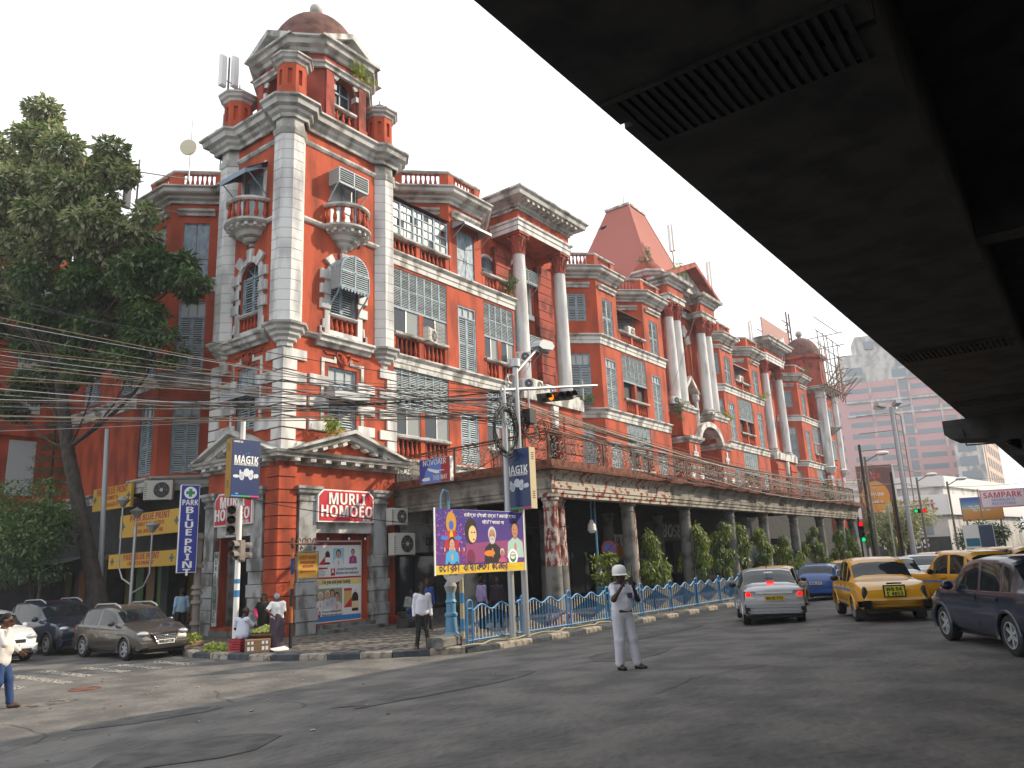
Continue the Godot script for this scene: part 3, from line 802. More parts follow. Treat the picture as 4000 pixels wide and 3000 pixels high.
		aw.quad(Vector3(cx - 0.85,17.55,1.0),Vector3(cx + 0.85,17.55,1.0),Vector3(cx + 0.85,18.25,0),Vector3(cx - 0.85,18.25,0))
		aw.bb(cx - 0.85,cx + 0.85,17.35,17.56,0.98,1.01)
		for s in [-0.85,0.85]:
			aw.tri(Vector3(cx + s,17.55,1.0),Vector3(cx + s,18.25,0),Vector3(cx + s,17.9,0))
			aw.quad(Vector3(cx + s,17.35,1.0),Vector3(cx + s,17.55,1.0),Vector3(cx + s,18.25,0),Vector3(cx + s,18.0,0))
			aw.cyl(Vector3(cx + s,16.8,0.03),Vector3(cx + s,17.5,0.9),0.025,0.025,6)
		obj("tin_awning",aw,M.blued,B,F)
		var wm2 := MB.new()
		for s in [-1.0,1.0]: wm2.bb(cx + s*(hw + 0.1) - 0.09,cx + s*(hw + 0.1) + 0.09,15.7,18.3,0,0.05)
		obj("window_surround",wm2,M.white,B,F)

func tower() -> void:
	var FR := Transform3D()
	var FL := frame(Vector3(0,0,-4.45),Vector3(0,0,0))
	tower_face(FR,5.5,true)
	tower_face(FL,4.45,false)
	# sides that look away,and the roof slab
	var bm := MB.new()
	bm.quad(Vector3(5.5,6.2,0),Vector3(5.5,6.2,-4.45),Vector3(5.5,20.1,-4.45),Vector3(5.5,20.1,0))
	bm.quad(Vector3(5.5,6.2,-4.45),Vector3(0,6.2,-4.45),Vector3(0,20.1,-4.45),Vector3(5.5,20.1,-4.45))
	bm.bb(-0.3,5.7,20.1,20.2,-4.7,0.25)
	bm.bb(-0.25,5.6,0.1,0.45,-4.6,0.1)
	obj("wall",bm,M.red,B)
	# corner pilasters,octagonal,built of courses
	for c in [Vector3(0.12,0,-0.12),Vector3(4.97,0,-0.22),Vector3(0.22,0,-3.92)]:
		var core := MB.new()
		core.prismoid(Vector3.ZERO,[Vector2(0.57,11.1),Vector2(0.57,19.5)])
		var r := 0.6
		core.prismoid(Vector3.ZERO,[Vector2(0.62,18.72),Vector2(0.64,18.75),Vector2(0.68,18.9),Vector2(0.68,18.97),Vector2(0.6,19.0)])
		core.prismoid(Vector3.ZERO,[Vector2(0.1,10.25),Vector2(0.3,10.3),Vector2(0.3,10.45),Vector2(0.42,10.5),Vector2(0.44,10.6),Vector2(0.56,10.68),Vector2(0.58,10.78),Vector2(0.7,10.86),Vector2(0.74,10.98),Vector2(0.84,11.04),Vector2(0.86,11.12),Vector2(0.6,11.18)])
		var o := obj("corner_pilaster",core,M.sooty,B,at(c.x,c.y,c.z))
		for k in 19:
			var q := MB.new()
			q.prismoid(Vector3.ZERO,[Vector2(r - 0.012,0),Vector2(r,0.014),Vector2(r,0.386),Vector2(r - 0.012,0.4)])
			obj("pilaster_block",q,M.white,o,at(0,11.14 + k*0.406,0))
	# quoins of the lower storey
	for k in 9:
		var y := 9.98 - k*0.427
		var long := k % 2 == 0
		for c in [[0.0,0.0,1.0,-1.0],[5.5,0.0,-1.0,-1.0],[0.0,-4.45,1.0,1.0]]:
			var ax: float = 0.97 if long else 0.53
			if c[1] == 0.0 and c[0] == 5.5: ax = 0.84 if long else 0.45
			var q := MB.new()
			var x0: float = c[0] - c[2]*0.085; var x1: float = c[0] + c[2]*ax
			var z0: float = c[1] - c[3]*0.085; var z1: float = c[1] + c[3]*ax
			q.bb(minf(x0,x1),maxf(x0,x1),y - 0.085,y + 0.29,minf(z0,z1),maxf(z0,z1))
			obj("quoin_block",q,M.white,B)
	# main cornice with breaks at the pilasters
	var path := [Vector3(0.9,19.4,-4.45),Vector3(-0.35,19.4,-4.45),Vector3(-0.35,19.4,-3.45),Vector3(-0.05,19.4,-3.2),Vector3(-0.05,19.4,-0.75),Vector3(-0.42,19.4,-0.4),Vector3(-0.42,19.4,0.12),Vector3(-0.12,19.4,0.42),Vector3(0.45,19.4,0.42),Vector3(0.8,19.4,0.05),Vector3(4.3,19.4,0.05),Vector3(4.6,19.4,0.33),Vector3(5.4,19.4,0.33),Vector3(5.6,19.4,0.1),Vector3(5.6,19.4,-1.5)]
	moulding("main_cornice",path,[Vector2(0,0),Vector2(0.08,0),Vector2(0.1,0.14),Vector2(0.22,0.22),Vector2(0.26,0.34),Vector2(0.42,0.4),Vector2(0.46,0.6),Vector2(0.56,0.66),Vector2(0.56,0.74),Vector2(-0.2,0.8)],M.sooty)
	# octagonal corner turrets with slots and small domes
	for c in [Vector3(0.12,20.2,-0.12),Vector3(4.97,20.2,-0.25),Vector3(0.22,20.2,-3.92)]:
		var q := MB.new()
		q.prismoid(Vector3.ZERO,[Vector2(0.64,0),Vector2(0.64,0.42),Vector2(0.58,0.46)])
		for j in 8:
			var F2 := Transform3D(Basis(Vector3.UP,TAU*j/8),Vector3.ZERO)
			var qq := MB.new()
			wall(qq,-0.2235,0.2235,0.46,1.62,0.54,0.1,[Rect2(-0.085,0.72,0.17,0.66)])
			qq.quad(Vector3(-0.085,0.72,0.44),Vector3(0.085,0.72,0.44),Vector3(0.085,1.38,0.44),Vector3(-0.085,1.38,0.44))
			q.add(qq,F2)
		var o := obj("turret",q,M.red,B,at(c.x,c.y,c.z))
		var cap := MB.new()
		cap.prismoid(Vector3.ZERO,[Vector2(0.58,1.6),Vector2(0.62,1.62),Vector2(0.66,1.72),Vector2(0.76,1.78),Vector2(0.8,1.88),Vector2(0.86,1.92),Vector2(0.86,1.99),Vector2(0.4,2.06)])
		obj("turret_cap",cap,M.sooty,o)
		var d := MB.new()
		d.lathe(Vector3.ZERO,[Vector2(0.5,2.02),Vector2(0.48,2.15),Vector2(0.4,2.3),Vector2(0.24,2.42),Vector2(0.0,2.47)],12,true)
		d.cyl(Vector3(0,2.45,0),Vector3(0,2.75,0),0.03,0.02,5)
		obj("turret_dome",d,M.dome,o)
	lantern()

func lantern() -> void:
	var c := Vector3(2.82,0,-2.15)
	var h := 2.05; var f := 1.12    # half depth,half face width
	# wall: square with cut corners
	for j in 4:
		var F := Transform3D(Basis(Vector3.UP,PI/2*j),c)
		var m := MB.new()
		wall(m,-f,f,20.2,23.7,h,0.35,[Rect2(-0.55,20.75,1.1,2.05)])
		arch_fill(m,-0.55,0.55,22.8,h,0.35)
		m.quad(Vector3(f,20.2,h),Vector3(h,20.2,f),Vector3(h,23.7,f),Vector3(f,23.7,h))
		# pilasters
		for s in [-1.0,1.0]:
			m.bb(s*0.89 - 0.2,s*0.89 + 0.2,20.2,22.78,h,h + 0.12); m.bb(s*0.89 - 0.24,s*0.89 + 0.24,20.2,20.75,h + 0.01,h + 0.17)
		m.bb(-0.68,0.68,20.5,20.7,h - 0.3,h - 0.05)
		obj("lantern_wall",m,M.redd,B,F)
		var bk := MB.new(); bk.bb(-0.58,0.58,20.7,22.8,h - 0.5,h - 0.42)
		var wo := obj("window",bk,M.dark,B,F)
		var fr := MB.new()
		for x in [-0.5,0.0,0.5]: fr.bb(x - 0.035,x + 0.035,21.3,22.75,h - 0.4,h - 0.35)
		fr.bb(-0.5,0.5,22.2,22.28,h - 0.4,h - 0.34)
		obj("glazing_bar",fr,M.blue,wo)
		var bo := MB.new()
		bo.sweep([Vector3(-0.66,21.25,h - 0.06),Vector3(0.66,21.25,h - 0.06)],[Vector2(-0.2,0),Vector2(0.06,0),Vector2(0.12,0.05),Vector2(0.12,0.13),Vector2(-0.2,0.15)])
		var b2 := obj("balustrade",bo,M.trim,B,F)
		balusters(b2,Transform3D(),-0.5,0.5,20.7,0.55,h - 0.12,0.3)
		for a in [-0.95,0.0,0.95]:
			var bs := Basis(Vector3(0,0,1),a)
			var q := MB.new()
			q.poly(PackedVector2Array([Vector2(-0.1,0.54),Vector2(0.1,0.54),Vector2(0.17,0.9),Vector2(-0.17,0.9)]),h,h + 0.07)
			obj("voussoir",q,M.white,B,F*Transform3D(bs,Vector3(0,22.25,0)))
		for s in [-1.0,1.0]:
			var vi := MB.new(); vi.bb(s*0.62 - 0.09,s*0.62 + 0.09,22.0,22.24,h - 0.2,h + 0.1); obj("impost",vi,M.white,B,F)
	var oct := []
	for j in 4:
		var b := Basis(Vector3.UP,PI/2*j)
		for p in [Vector3(-f - 0.05,0,h + 0.02),Vector3(f + 0.05,0,h + 0.02)]: oct.append(c + b*p)
	moulding("lantern_band",lift(oct,22.75),[Vector2(0,0),Vector2(0.14,0),Vector2(0.16,0.12),Vector2(0.24,0.18),Vector2(0.24,0.26),Vector2(-0.1,0.3)],M.sooty,true)
	moulding("lantern_cornice",lift(oct,23.45),[Vector2(0,0),Vector2(0.1,0.02),Vector2(0.16,0.16),Vector2(0.34,0.24),Vector2(0.38,0.44),Vector2(0.5,0.5),Vector2(0.5,0.58),Vector2(-0.3,0.62)],M.sooty,true)
	for j in 4:
		var F := Transform3D(Basis(Vector3.UP,PI/2*j),c)
		var m := MB.new()
		# raking cornices of the pediment over each face
		var y0 := 23.95; var ap := 24.85; var hwp := 1.62
		for s in [-1.0,1.0]:
			m.poly(PackedVector2Array([Vector2(s*hwp,y0),Vector2(0,ap),Vector2(0,ap - 0.26),Vector2(s*(hwp - 0.5),y0)]),h - 0.6,h + 0.5)
		m.poly(PackedVector2Array([Vector2(-hwp,y0 - 0.02),Vector2(hwp,y0 - 0.02),Vector2(hwp - 0.1,y0 + 0.1),Vector2(-hwp + 0.1,y0 + 0.1)]),h - 0.6,h + 0.51)
		m.poly(PackedVector2Array([Vector2(-hwp + 0.3,y0),Vector2(hwp - 0.3,y0),Vector2(0,ap - 0.15)]),h - 0.6,h + 0.15)
		obj("pediment",m,M.trim,B,F)
	var d := MB.new()
	var prof := [Vector2(2.1,23.95),Vector2(2.1,24.2)]
	for i in 11: prof.append(Vector2(cos(PI/2*i/10)*2.05,24.25 + sin(PI/2*i/10)*2.6))
	d.lathe(c,prof,28,true)
	obj("dome",d,M.dome,B)
	var fin := MB.new()
	fin.lathe(c,[Vector2(0.25,26.75),Vector2(0.2,26.85),Vector2(0.15,27.0),Vector2(0.22,27.06),Vector2(0.22,27.12),Vector2(0.14,27.16)],12)
	fin.ball(c + Vector3(0,27.38,0),Vector3(0.3,0.3,0.3),14,9)
	obj("ball_finial",fin,M.sooty,B)

func shop_story() -> void:
	# corner pier of red rusticated courses
	for k in 13:
		var y := 0.15 + k*0.45
		var q := MB.new()
		var h := 0.41 if k < 12 else 0.35
		q.bb(-0.2,0.55,y,y + h,-0.55,0.2)
		obj("pier_course",q,M.red,B)
	var core := MB.new()
	core.bb(-0.14,0.5,0.15,6.1,-0.5,0.14)
	obj("pier_core",core,M.redd,B)
	var FR := Transform3D()
	var FL := frame(Vector3(0,0,-4.45),Vector3(0,0,0))
	for e in [[FR,5.5,0.66,1.4,4.16,4.84,true],[FL,4.45,0.25,0.85,3.15,3.8,false]]:
		var F: Transform3D = e[0]; var w: float = e[1]
		var m := MB.new()
		wall(m,0,w,0.15,6.25,0,0.4,[Rect2(e[3] + 0.12,0.15,e[4] - e[3] - 0.24,3.45)])
		obj("wall",m,M.red,B,F)
		for s in [[e[2],e[3]],[e[4],e[5]]]:
			for k in 6:
				var q := MB.new()
				var g := 0.06 if k % 2 == 1 else 0.0
				q.cbox(s[0] - 0.05 - g,s[1] + 0.05 + g,0.15 + k*0.44,0.15 + k*0.44 + 0.425,-0.1,0.26 + g*0.6,0.015)
				obj("pilaster_block",q,M.grey,B,F)
			var p := MB.new()
			p.bb(s[0],s[1],2.79,4.72,-0.1,0.24)
			p.sweep([Vector3(s[0],4.72,-0.05),Vector3(s[0],4.72,0.24),Vector3(s[1],4.72,0.24),Vector3(s[1],4.72,-0.05)],[Vector2(0,0),Vector2(0.04,0),Vector2(0.04,0.08),Vector2(0.0,0.1),Vector2(0.0,0.2),Vector2(0.1,0.28),Vector2(0.12,0.38),Vector2(0.17,0.42),Vector2(0.17,0.52),Vector2(-0.4,0.53)])
			obj("pilaster",p,M.grey,B,F)
		var l := MB.new()
		l.bb(e[3] + 0.01,e[4] - 0.01,3.6,4.05,-0.1,0.1)
		l.bb(e[3] + 0.01,e[4] - 0.01,4.06,5.1,-0.1,0.06)
		obj("lintel",l,M.trim,B,F)
		# entablature brackets and pediment
		var x0 := 0.15; var x1 := w - 0.1; var cx := w/2 + 0.05; var hw := (x1 - x0)/2
		for i in 8:
			var q := MB.new()
			var x := lerpf(x0 + 0.2,x1 - 0.2,i/7.0)
			q.bb(x - 0.12,x + 0.12,6.08,6.2,0.1,0.48)
			obj("modillion",q,M.trim,B,F)
		var pm := MB.new()
		for s in [-1.0,1.0]:
			pm.poly(PackedVector2Array([Vector2(cx + s*(hw + 0.35),6.44),Vector2(cx,7.42),Vector2(cx,7.28),Vector2(cx + s*(hw + 0.1),6.44)]),0.0,0.74)
			pm.poly(PackedVector2Array([Vector2(cx + s*(hw + 0.08),6.44),Vector2(cx,7.275),Vector2(cx,7.04),Vector2(cx + s*(hw - 0.55),6.44)]),0.0,0.52)
			for i in 4:
				var q := MB.new()
				q.bb(-0.11,0.11,-0.1,0.02,0.2,0.5)
				obj("modillion",q,M.trim,B,F*Transform3D(Basis(Vector3(0,0,1),-s*0.4),Vector3(cx + s*(hw - 0.62)*(i + 0.7)/4.3,7.0 - 0.5*(i + 0.7)/4.3 - 0.02,0)))
		obj("pediment",pm,M.sooty,B,F)
		var tm := MB.new()
		tm.poly(PackedVector2Array([Vector2(cx - hw + 0.5,6.44),Vector2(cx + hw - 0.5,6.44),Vector2(cx,7.1)]),0.0,0.14)
		obj("tympanum",tm,M.red,B,F)
	moulding("shop_cornice",[Vector3(0,6.0,-4.9),Vector3(0,6.0,0),Vector3(5.45,6.0,0),Vector3(5.45,6.0,-0.5)],[Vector2(0,0),Vector2(0.1,0),Vector2(0.12,0.08),Vector2(0.12,0.2),Vector2(0.5,0.21),Vector2(0.52,0.3),Vector2(0.6,0.33),Vector2(0.66,0.42),Vector2(0,0.46)],M.sooty)
	# poster shutter: printed door panel,in the right-hand opening
	var dm := MB.new(); dm.bb(1.52,4.04,0.3,3.6,-0.36,-0.3)
	obj("shop_door",dm,M.redd,B)
	var st := MB.new(); st.bb(1.5,4.1,0.15,0.42,-0.35,0.42); st.bb(1.4,4.2,0.15,0.28,0.421,0.8)
	obj("doorstep",st,M.concrete,B)
	var im := MB.new(); im.bb(0.99,3.0,0.15,3.55,-0.9,-0.8)
	obj("shop_interior",im,M.inner,B,FL)
	var fl := MB.new(); fl.bb(1.05,1.75,0.2,3.0,-0.32,-0.26)
	var leaf := obj("door_leaf",fl,M.concrete,B,FL)
	for i in 2: pass
	var s2 := MB.new(); s2.bb(0.9,3.1,0.15,0.35,-0.3,0.3)
	obj("doorstep",s2,M.concrete,B,FL)
	# dark goods glimpsed inside the open door
	for k in 7:
		var q := MB.new(); q.bb(1.8 + (k % 3)*0.4,2.15 + (k % 3)*0.4,0.5 + (k/3)*0.5,0.9 + (k/3)*0.5,-0.78,-0.6)
		obj("goods_box",q,mat(lin(rng.randf_range(0.1,0.35),rng.randf_range(0.08,0.25),rng.randf_range(0.06,0.2)),0.8),B,FL)

func bay_face(a: Vector3,b: Vector3,holes3: Array,holes2: Array,holes1: Array) -> Transform3D:
	var F := frame(a,b)
	redwall(F,0,(b - a).length(),6.0,20.2,holes3 + holes2 + holes1)
	return F

func wing() -> void:
	var zb := -0.5; var zr := -2.4
	# outline of the upper storey,west to east: bays with splayed sides,recesses between
	var V := [Vector3(5.5,0,zr),Vector3(7.9,0,zr),Vector3(9.8,0,zb),Vector3(12.25,0,zb),Vector3(14.15,0,zr),Vector3(21.9,0,zr),Vector3(23.8,0,zb),Vector3(26.3,0,zb),Vector3(28.15,0,zr),Vector3(30.05,0,zb),Vector3(32.9,0,zb),Vector3(34.0,0,-1.6),
		Vector3(42.6,0,-1.6),Vector3(43.7,0,zb),Vector3(46.5,0,zb),Vector3(48.4,0,zr),Vector3(50.3,0,zb),Vector3(53.2,0,zb),Vector3(55.1,0,zr),Vector3(62.6,0,zr),Vector3(64.5,0,zb),Vector3(67.7,0,zb),Vector3(69.6,0,zr),Vector3(71,0,zr)]
	# solid behind everything,so that no light passes
	var mass := MB.new()
	mass.bb(5.5,71,0.1,20.15,-16,-3.2); mass.bb(5.5,71,20.15,20.25,-16,-2.6)
	obj("rear_block",mass,M.red,B)
	# upper storey walls with their windows
	for i in V.size() - 1:
		var a: Vector3 = V[i]; var b: Vector3 = V[i + 1]; var L := (b - a).length(); var F := frame(a,b)
		var c := L/2
		if i in [2,6,9,13,16,20]:       # bay fronts
			redwall(F,0,L,16.0,20.2,[Rect2(c - 0.66,16.15,1.32,2.45)])
			label_mould(F,c - 1.0,c + 1.0,19.1)
			if i == 2: plain_door(F,c - 0.64,c + 0.64,16.17,18.56,-0.06)
			elif i == 6: shutters(F,c - 0.66,c + 0.66,16.15,18.6,-0.1,0.0,false,2,-1.2)
			else: shutters(F,c - 0.66,c + 0.66,16.15,18.6,-0.1,0.0,false,2)
		elif i in [1,3,5,7,8,12,14,15,17,19,21]:
			var left := i in [5,12,19,1,8,15]
			if left:
				redwall(F,0,L,16.0,20.2,[Rect2(c - 0.6,16.9,1.2,1.8)])
				shutters(F,c - 0.6,c + 0.6,16.9,18.7,-0.1,0.0,false,2)
				label_mould(F,c - 0.9,c + 0.9,19.1)
			else: redwall(F,0,L,16.0,20.2,[])
		elif i == 4 or i == 18:
			redwall(F,0,L,6.0,22.0,[Rect2(c - 0.85,16.6,1.7,3.0),Rect2(c - 0.8,12.2,1.6,2.6)],0.4)
			portico(F,L,i == 4)
		elif i == 11:
			central(F,L)
		else: redwall(F,0,L,16.0,20.2,[])
	# arched loggia window beside the first portico
	var aw := MB.new()
	for k in 12:
		aw.tri(Vector3(15.0,18.2,zr + 0.05),Vector3(15.0 + cos(PI*k/12)*0.75,18.2 + sin(PI*k/12)*0.75,zr + 0.05),Vector3(15.0 + cos(PI*(k + 1)/12)*0.75,18.2 + sin(PI*(k + 1)/12)*0.75,zr + 0.05))
	aw.bb(14.25,15.75,16.2,18.2,zr,zr + 0.05)
	var ao := obj("window",aw,M.pane,B)
	var ab := MB.new()
	for k in 13: ab.cyl(Vector3(15,18.2,zr + 0.08),Vector3(15.0 + cos(PI*k/12)*0.75,18.2 + sin(PI*k/12)*0.75,zr + 0.08),0.02,0.02,4)
	ab.bb(14.25,15.75,18.14,18.26,zr + 0.05,zr + 0.13); ab.bb(14.95,15.05,16.2,18.2,zr + 0.05,zr + 0.12)
	obj("glazing_bar",ab,M.blue,ao)
	var at_ := MB.new(); var pts := PackedVector3Array([Vector3(14.15,16.2,zr + 0.05)])
	for k in 17: pts.append(Vector3(15.0 - cos(PI*k/16)*0.88,18.2 + sin(PI*k/16)*0.88,zr + 0.05))
	pts.append(Vector3(15.88,16.2,zr + 0.05)); at_.tube(pts,0.11,6)
	obj("arch_surround",at_,M.white,ao)
	# cornice and parapets over the bays
	for r in [[0,4],[5,11],[12,18],[19,23]]:
		moulding("bay_cornice",lift(V.slice(r[0],r[1] + 1),19.72),CORN,M.sooty)
	for i in [1,2,3,5,6,7,8,9,12,13,14,15,16,19,20]:
		var a: Vector3 = V[i]; var b: Vector3 = V[i + 1]
		parapet(a,b,20.45,21.5)
	# lower storeys: flush screens between the bays
	var bands := [[Vector3(5.5,0,zb),Vector3(14.9,0,zb),Vector3(16.8,0,zr)],[Vector3(21.9,0,zr),Vector3(23.8,0,zb),Vector3(32.9,0,zb),Vector3(34.0,0,-1.6)],[Vector3(42.6,0,-1.6),Vector3(43.7,0,zb),Vector3(53.2,0,zb),Vector3(55.1,0,zr)],[Vector3(62.6,0,zr),Vector3(64.5,0,zb),Vector3(71.0,0,zb)]]
	for p: Array in bands:
		moulding("floor_band",lift(p,15.42),BAND,M.trim); moulding("floor_band",lift(p,10.68),BAND,M.trim)
		moulding("floor_band",lift(p,6.1),BAND,M.sooty)
		for k in p.size() - 1:
			var a: Vector3 = p[k]; var b: Vector3 = p[k + 1]; var F := frame(a,b); var L := (b - a).length()
			var splay := absf(b.z - a.z) > 0.3
			for yb: float in [11.28,6.72]:
				if splay:
					var c := L/2
					if b.z > a.z:   # side that is seen
						redwall(F,0,L,yb - 0.1,yb + 4.2,[Rect2(c - 0.65,yb + 0.1,1.3,3.4)])
						shutters(F,c - 0.65,c + 0.65,yb + 0.1,yb + 3.5,-0.1,0.75,false,2)
					else:
						redwall(F,0,L,yb - 0.1,yb + 4.2,[])
						if L > 2.0:
							var sd := MB.new(); sd.bb(0.1,L - 0.3,yb + 2.2,yb + 4.0,0,0.04); obj("side_screen",sd,M.blue,B,F)
	# doors and screens of the flush fronts
	for yb: float in [11.28,6.72]:
		for s in [[5.5,14.9,[[6.0,9.5,0],[12.3,14.75,0]],[10.97]],[23.8,32.9,[[26.5,29.8,1]],[25.0,31.3]],[43.7,53.2,[[46.7,50.1,1]],[45.1,51.8]],[64.5,71.0,[[67.9,70.8,0]],[66.1]]]:
			var holes := []
			for q in s[2]: holes.append(Rect2(q[0] - s[0],yb,q[1] - q[0],4.02))
			for d in s[3]: holes.append(Rect2(d - 0.66 - s[0],yb + 0.08,1.32,3.25 if yb > 8 else 2.5))
			var F := frame(Vector3(s[0],0,zb),Vector3(s[1],0,zb))
			redwall(F,0,s[1] - s[0],yb - 0.1,yb + 4.2,holes)
			for q in s[2]: infill(F,q[0] - s[0],q[1] - s[0],yb,0.0,q[2] == 0,4.0,s[0] > 20)
			for d in s[3]: shutters(F,d - 0.66 - s[0],d + 0.66 - s[0],yb + 0.08,yb + (3.33 if yb > 8 else 2.58),-0.08,0.6 if yb > 8 else 0.0,false,2)
	# top storey: balustraded loggias between the bays; the first one is glazed in
	for s in [[5.5,9.75],[12.3,14.9],[26.35,30.0],[46.55,50.25]]:
		var x0: float = s[0]; var x1: float = s[1]; var mid := (x0 + x1)/2
		var pm := MB.new()
		pm.bb(x0,x1,16.02,16.12,zb - 0.3,zb)
		for x in [x0 + 0.12,mid,x1 - 0.12]: pm.bb(x - 0.12,x + 0.12,16.12,16.76,zb - 0.26,zb - 0.02)
		var o := obj("balustrade",pm,M.red,B)
		balusters(o,Transform3D(),x0 + 0.3,mid - 0.15,16.12,0.64,zb - 0.14,0.27); balusters(o,Transform3D(),mid + 0.15,x1 - 0.3,16.12,0.64,zb - 0.14,0.27)
		var lm := MB.new(); lm.sweep([Vector3(x0,16.76,zb),Vector3(x1,16.76,zb)],[Vector2(-0.3,0),Vector2(0.04,0),Vector2(0.12,0.05),Vector2(0.13,0.14),Vector2(-0.3,0.17)])
		obj("coping",lm,M.sooty,o)
		var fm := MB.new(); fm.bb(x0,x1,15.9,16.0,zr,zb - 0.05)
		obj("loggia_floor",fm,M.concrete,B)
	# glazing of the first loggia,under a lean-to of corrugated sheet
	var gm := MB.new(); var gx0 := 5.5; var gx1 := 9.7
	for x in [5.55,6.5,7.35,8.0,8.75,9.66]: gm.bb(x - 0.05,x + 0.05,16.93,18.6,zb - 0.14,zb - 0.04)
	for y in [16.97,17.38,17.79,18.2,18.56]: gm.bb(gx0,gx1,y - 0.03,y + 0.03,zb - 0.13,zb - 0.05)
	for x in [6.05,6.95,7.68,8.4,9.2]: gm.bb(x - 0.02,x + 0.02,16.95,18.58,zb - 0.12,zb - 0.06)
	var go := obj("glazed_screen",gm,M.blue,B)
	for i in 10:
		for j in 4:
			var q := MB.new(); q.bb(gx0 + 0.42*i + 0.02,gx0 + 0.42*i + 0.4,17.0 + j*0.41,17.36 + j*0.41,zb - 0.1,zb - 0.09)
			if not (i == 9 and j == 2): obj("pane",q,M.frost if (i*3 + j) % 7 else M.pane,go)
	var rm := MB.new()
	for i in 42:
		var x := gx0 + i*0.1
		rm.quad(Vector3(x,18.66,zb + 0.14),Vector3(x + 0.05,18.7,zb + 0.14),Vector3(x + 0.05,19.35,zr),Vector3(x,19.31,zr))
		rm.quad(Vector3(x + 0.05,18.7,zb + 0.14),Vector3(x + 0.1,18.66,zb + 0.14),Vector3(x + 0.1,19.31,zr),Vector3(x + 0.05,19.35,zr))
	obj("lean_to_roof",rm,M.rust,B)
	for s in [[26.4,29.9],[46.6,50.2]]:
		var qm := MB.new(); qm.quad(Vector3(s[0],18.35,zb - 0.05),Vector3(s[1],18.35,zb - 0.05),Vector3(s[1],19.1,zr + 0.1),Vector3(s[0],19.1,zr + 0.1))
		qm.bb(s[0],s[1],18.29,18.34,zb - 0.06,zb - 0.02)
		obj("lean_to_roof",qm,M.rust if s[0] < 30 else M.zinc,B)
		var bk := MB.new(); bk.bb(s[0] - 0.4,s[1] + 0.4,16.0,18.6,zr + 0.15,zr + 0.2)
		obj("backing",bk,M.inner,B)
	# sheet canopy over the first bay's door
	var cm := MB.new()
	cm.quad(Vector3(10.0,18.6,0.35),Vector3(12.1,18.6,0.35),Vector3(12.1,18.95,zb),Vector3(10.0,18.95,zb))
	cm.bb(10.0,12.1,18.5,18.62,0.33,0.36)
	for x in [10.05,12.05]: cm.tri(Vector3(x,18.6,0.34),Vector3(x,18.95,zb),Vector3(x,18.5,zb)); cm.cyl(Vector3(x,18.0,zb),Vector3(x,18.5,0.3),0.02,0.02,5)
	obj("tin_canopy",cm,M.zinc,B)
	# street-level wall in the arcade shade
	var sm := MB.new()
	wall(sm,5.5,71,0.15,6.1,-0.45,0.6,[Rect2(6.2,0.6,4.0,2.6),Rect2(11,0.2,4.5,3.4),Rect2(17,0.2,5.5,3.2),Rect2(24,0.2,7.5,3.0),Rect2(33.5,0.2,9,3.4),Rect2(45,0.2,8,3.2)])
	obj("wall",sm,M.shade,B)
	for s in [[6.2,10.2],[11,15.5],[17,22.5],[24,31.5],[33.5,42.5],[45,53]]:
		var q := MB.new(); q.bb(s[0] - 0.05,s[1] + 0.05,0.15,3.7,-1.1,-1.02)
		var o := obj("shop_front",q,M.dark,B)
		var n := int((s[1] - s[0])/1.3)
		for i in n:
			var pp := MB.new(); pp.bb(lerpf(s[0],s[1],i/float(n)) + 0.06,lerpf(s[0],s[1],(i + 1)/float(n)) - 0.06,0.5,2.7,-1.0,-0.98)
			obj("pane",pp,M.pane,o)
	var st := MB.new(); st.bb(6.0,10.4,0.15,0.55,-0.44,0.35); st.bb(6.0,10.4,0.15,0.33,0.351,0.65)
	obj("shop_step",st,M.concrete,B)

func capital(parent: Node,p: Vector3,r: float,h: float) -> void:
	var m := MB.new()
	m.lathe(p,[Vector2(r*1.12,0),Vector2(r*1.15,h*0.06),Vector2(r*0.95,h*0.1),Vector2(r*0.95,h*0.5),Vector2(r*1.35,h*0.85)],12)
	m.bb(p.x - r*1.4,p.x + r*1.4,p.y + h*0.88,p.y + h,p.z - r*1.4,p.z + r*1.4)
	for row in 2:
		for k in 8:
			var b := Basis(Vector3.UP,TAU*(k + 0.5*row)/8)
			var y := p.y + h*(0.1 + 0.28*row)
			m.tube(PackedVector3Array([p*Vector3(1,0,1) + Vector3(0,y,0) + b*Vector3(0,0,r*0.95),p*Vector3(1,0,1) + Vector3(0,y + h*0.25,0) + b*Vector3(0,0,r*1.08),p*Vector3(1,0,1) + Vector3(0,y + h*0.36,0) + b*Vector3(0,0,r*1.38),p*Vector3(1,0,1) + Vector3(0,y + h*0.28,0) + b*Vector3(0,0,r*1.5)]),r*0.16,5,r*0.08)
	for k in 4:
		var b := Basis(Vector3.UP,PI/4 + PI/2*k)
		m.ball(p + Vector3(0,h*0.78,0) + b*Vector3(0,0,r*1.62),Vector3(r*0.28,r*0.3,r*0.28),8,5)
	obj("capital",m,M.redd,parent)

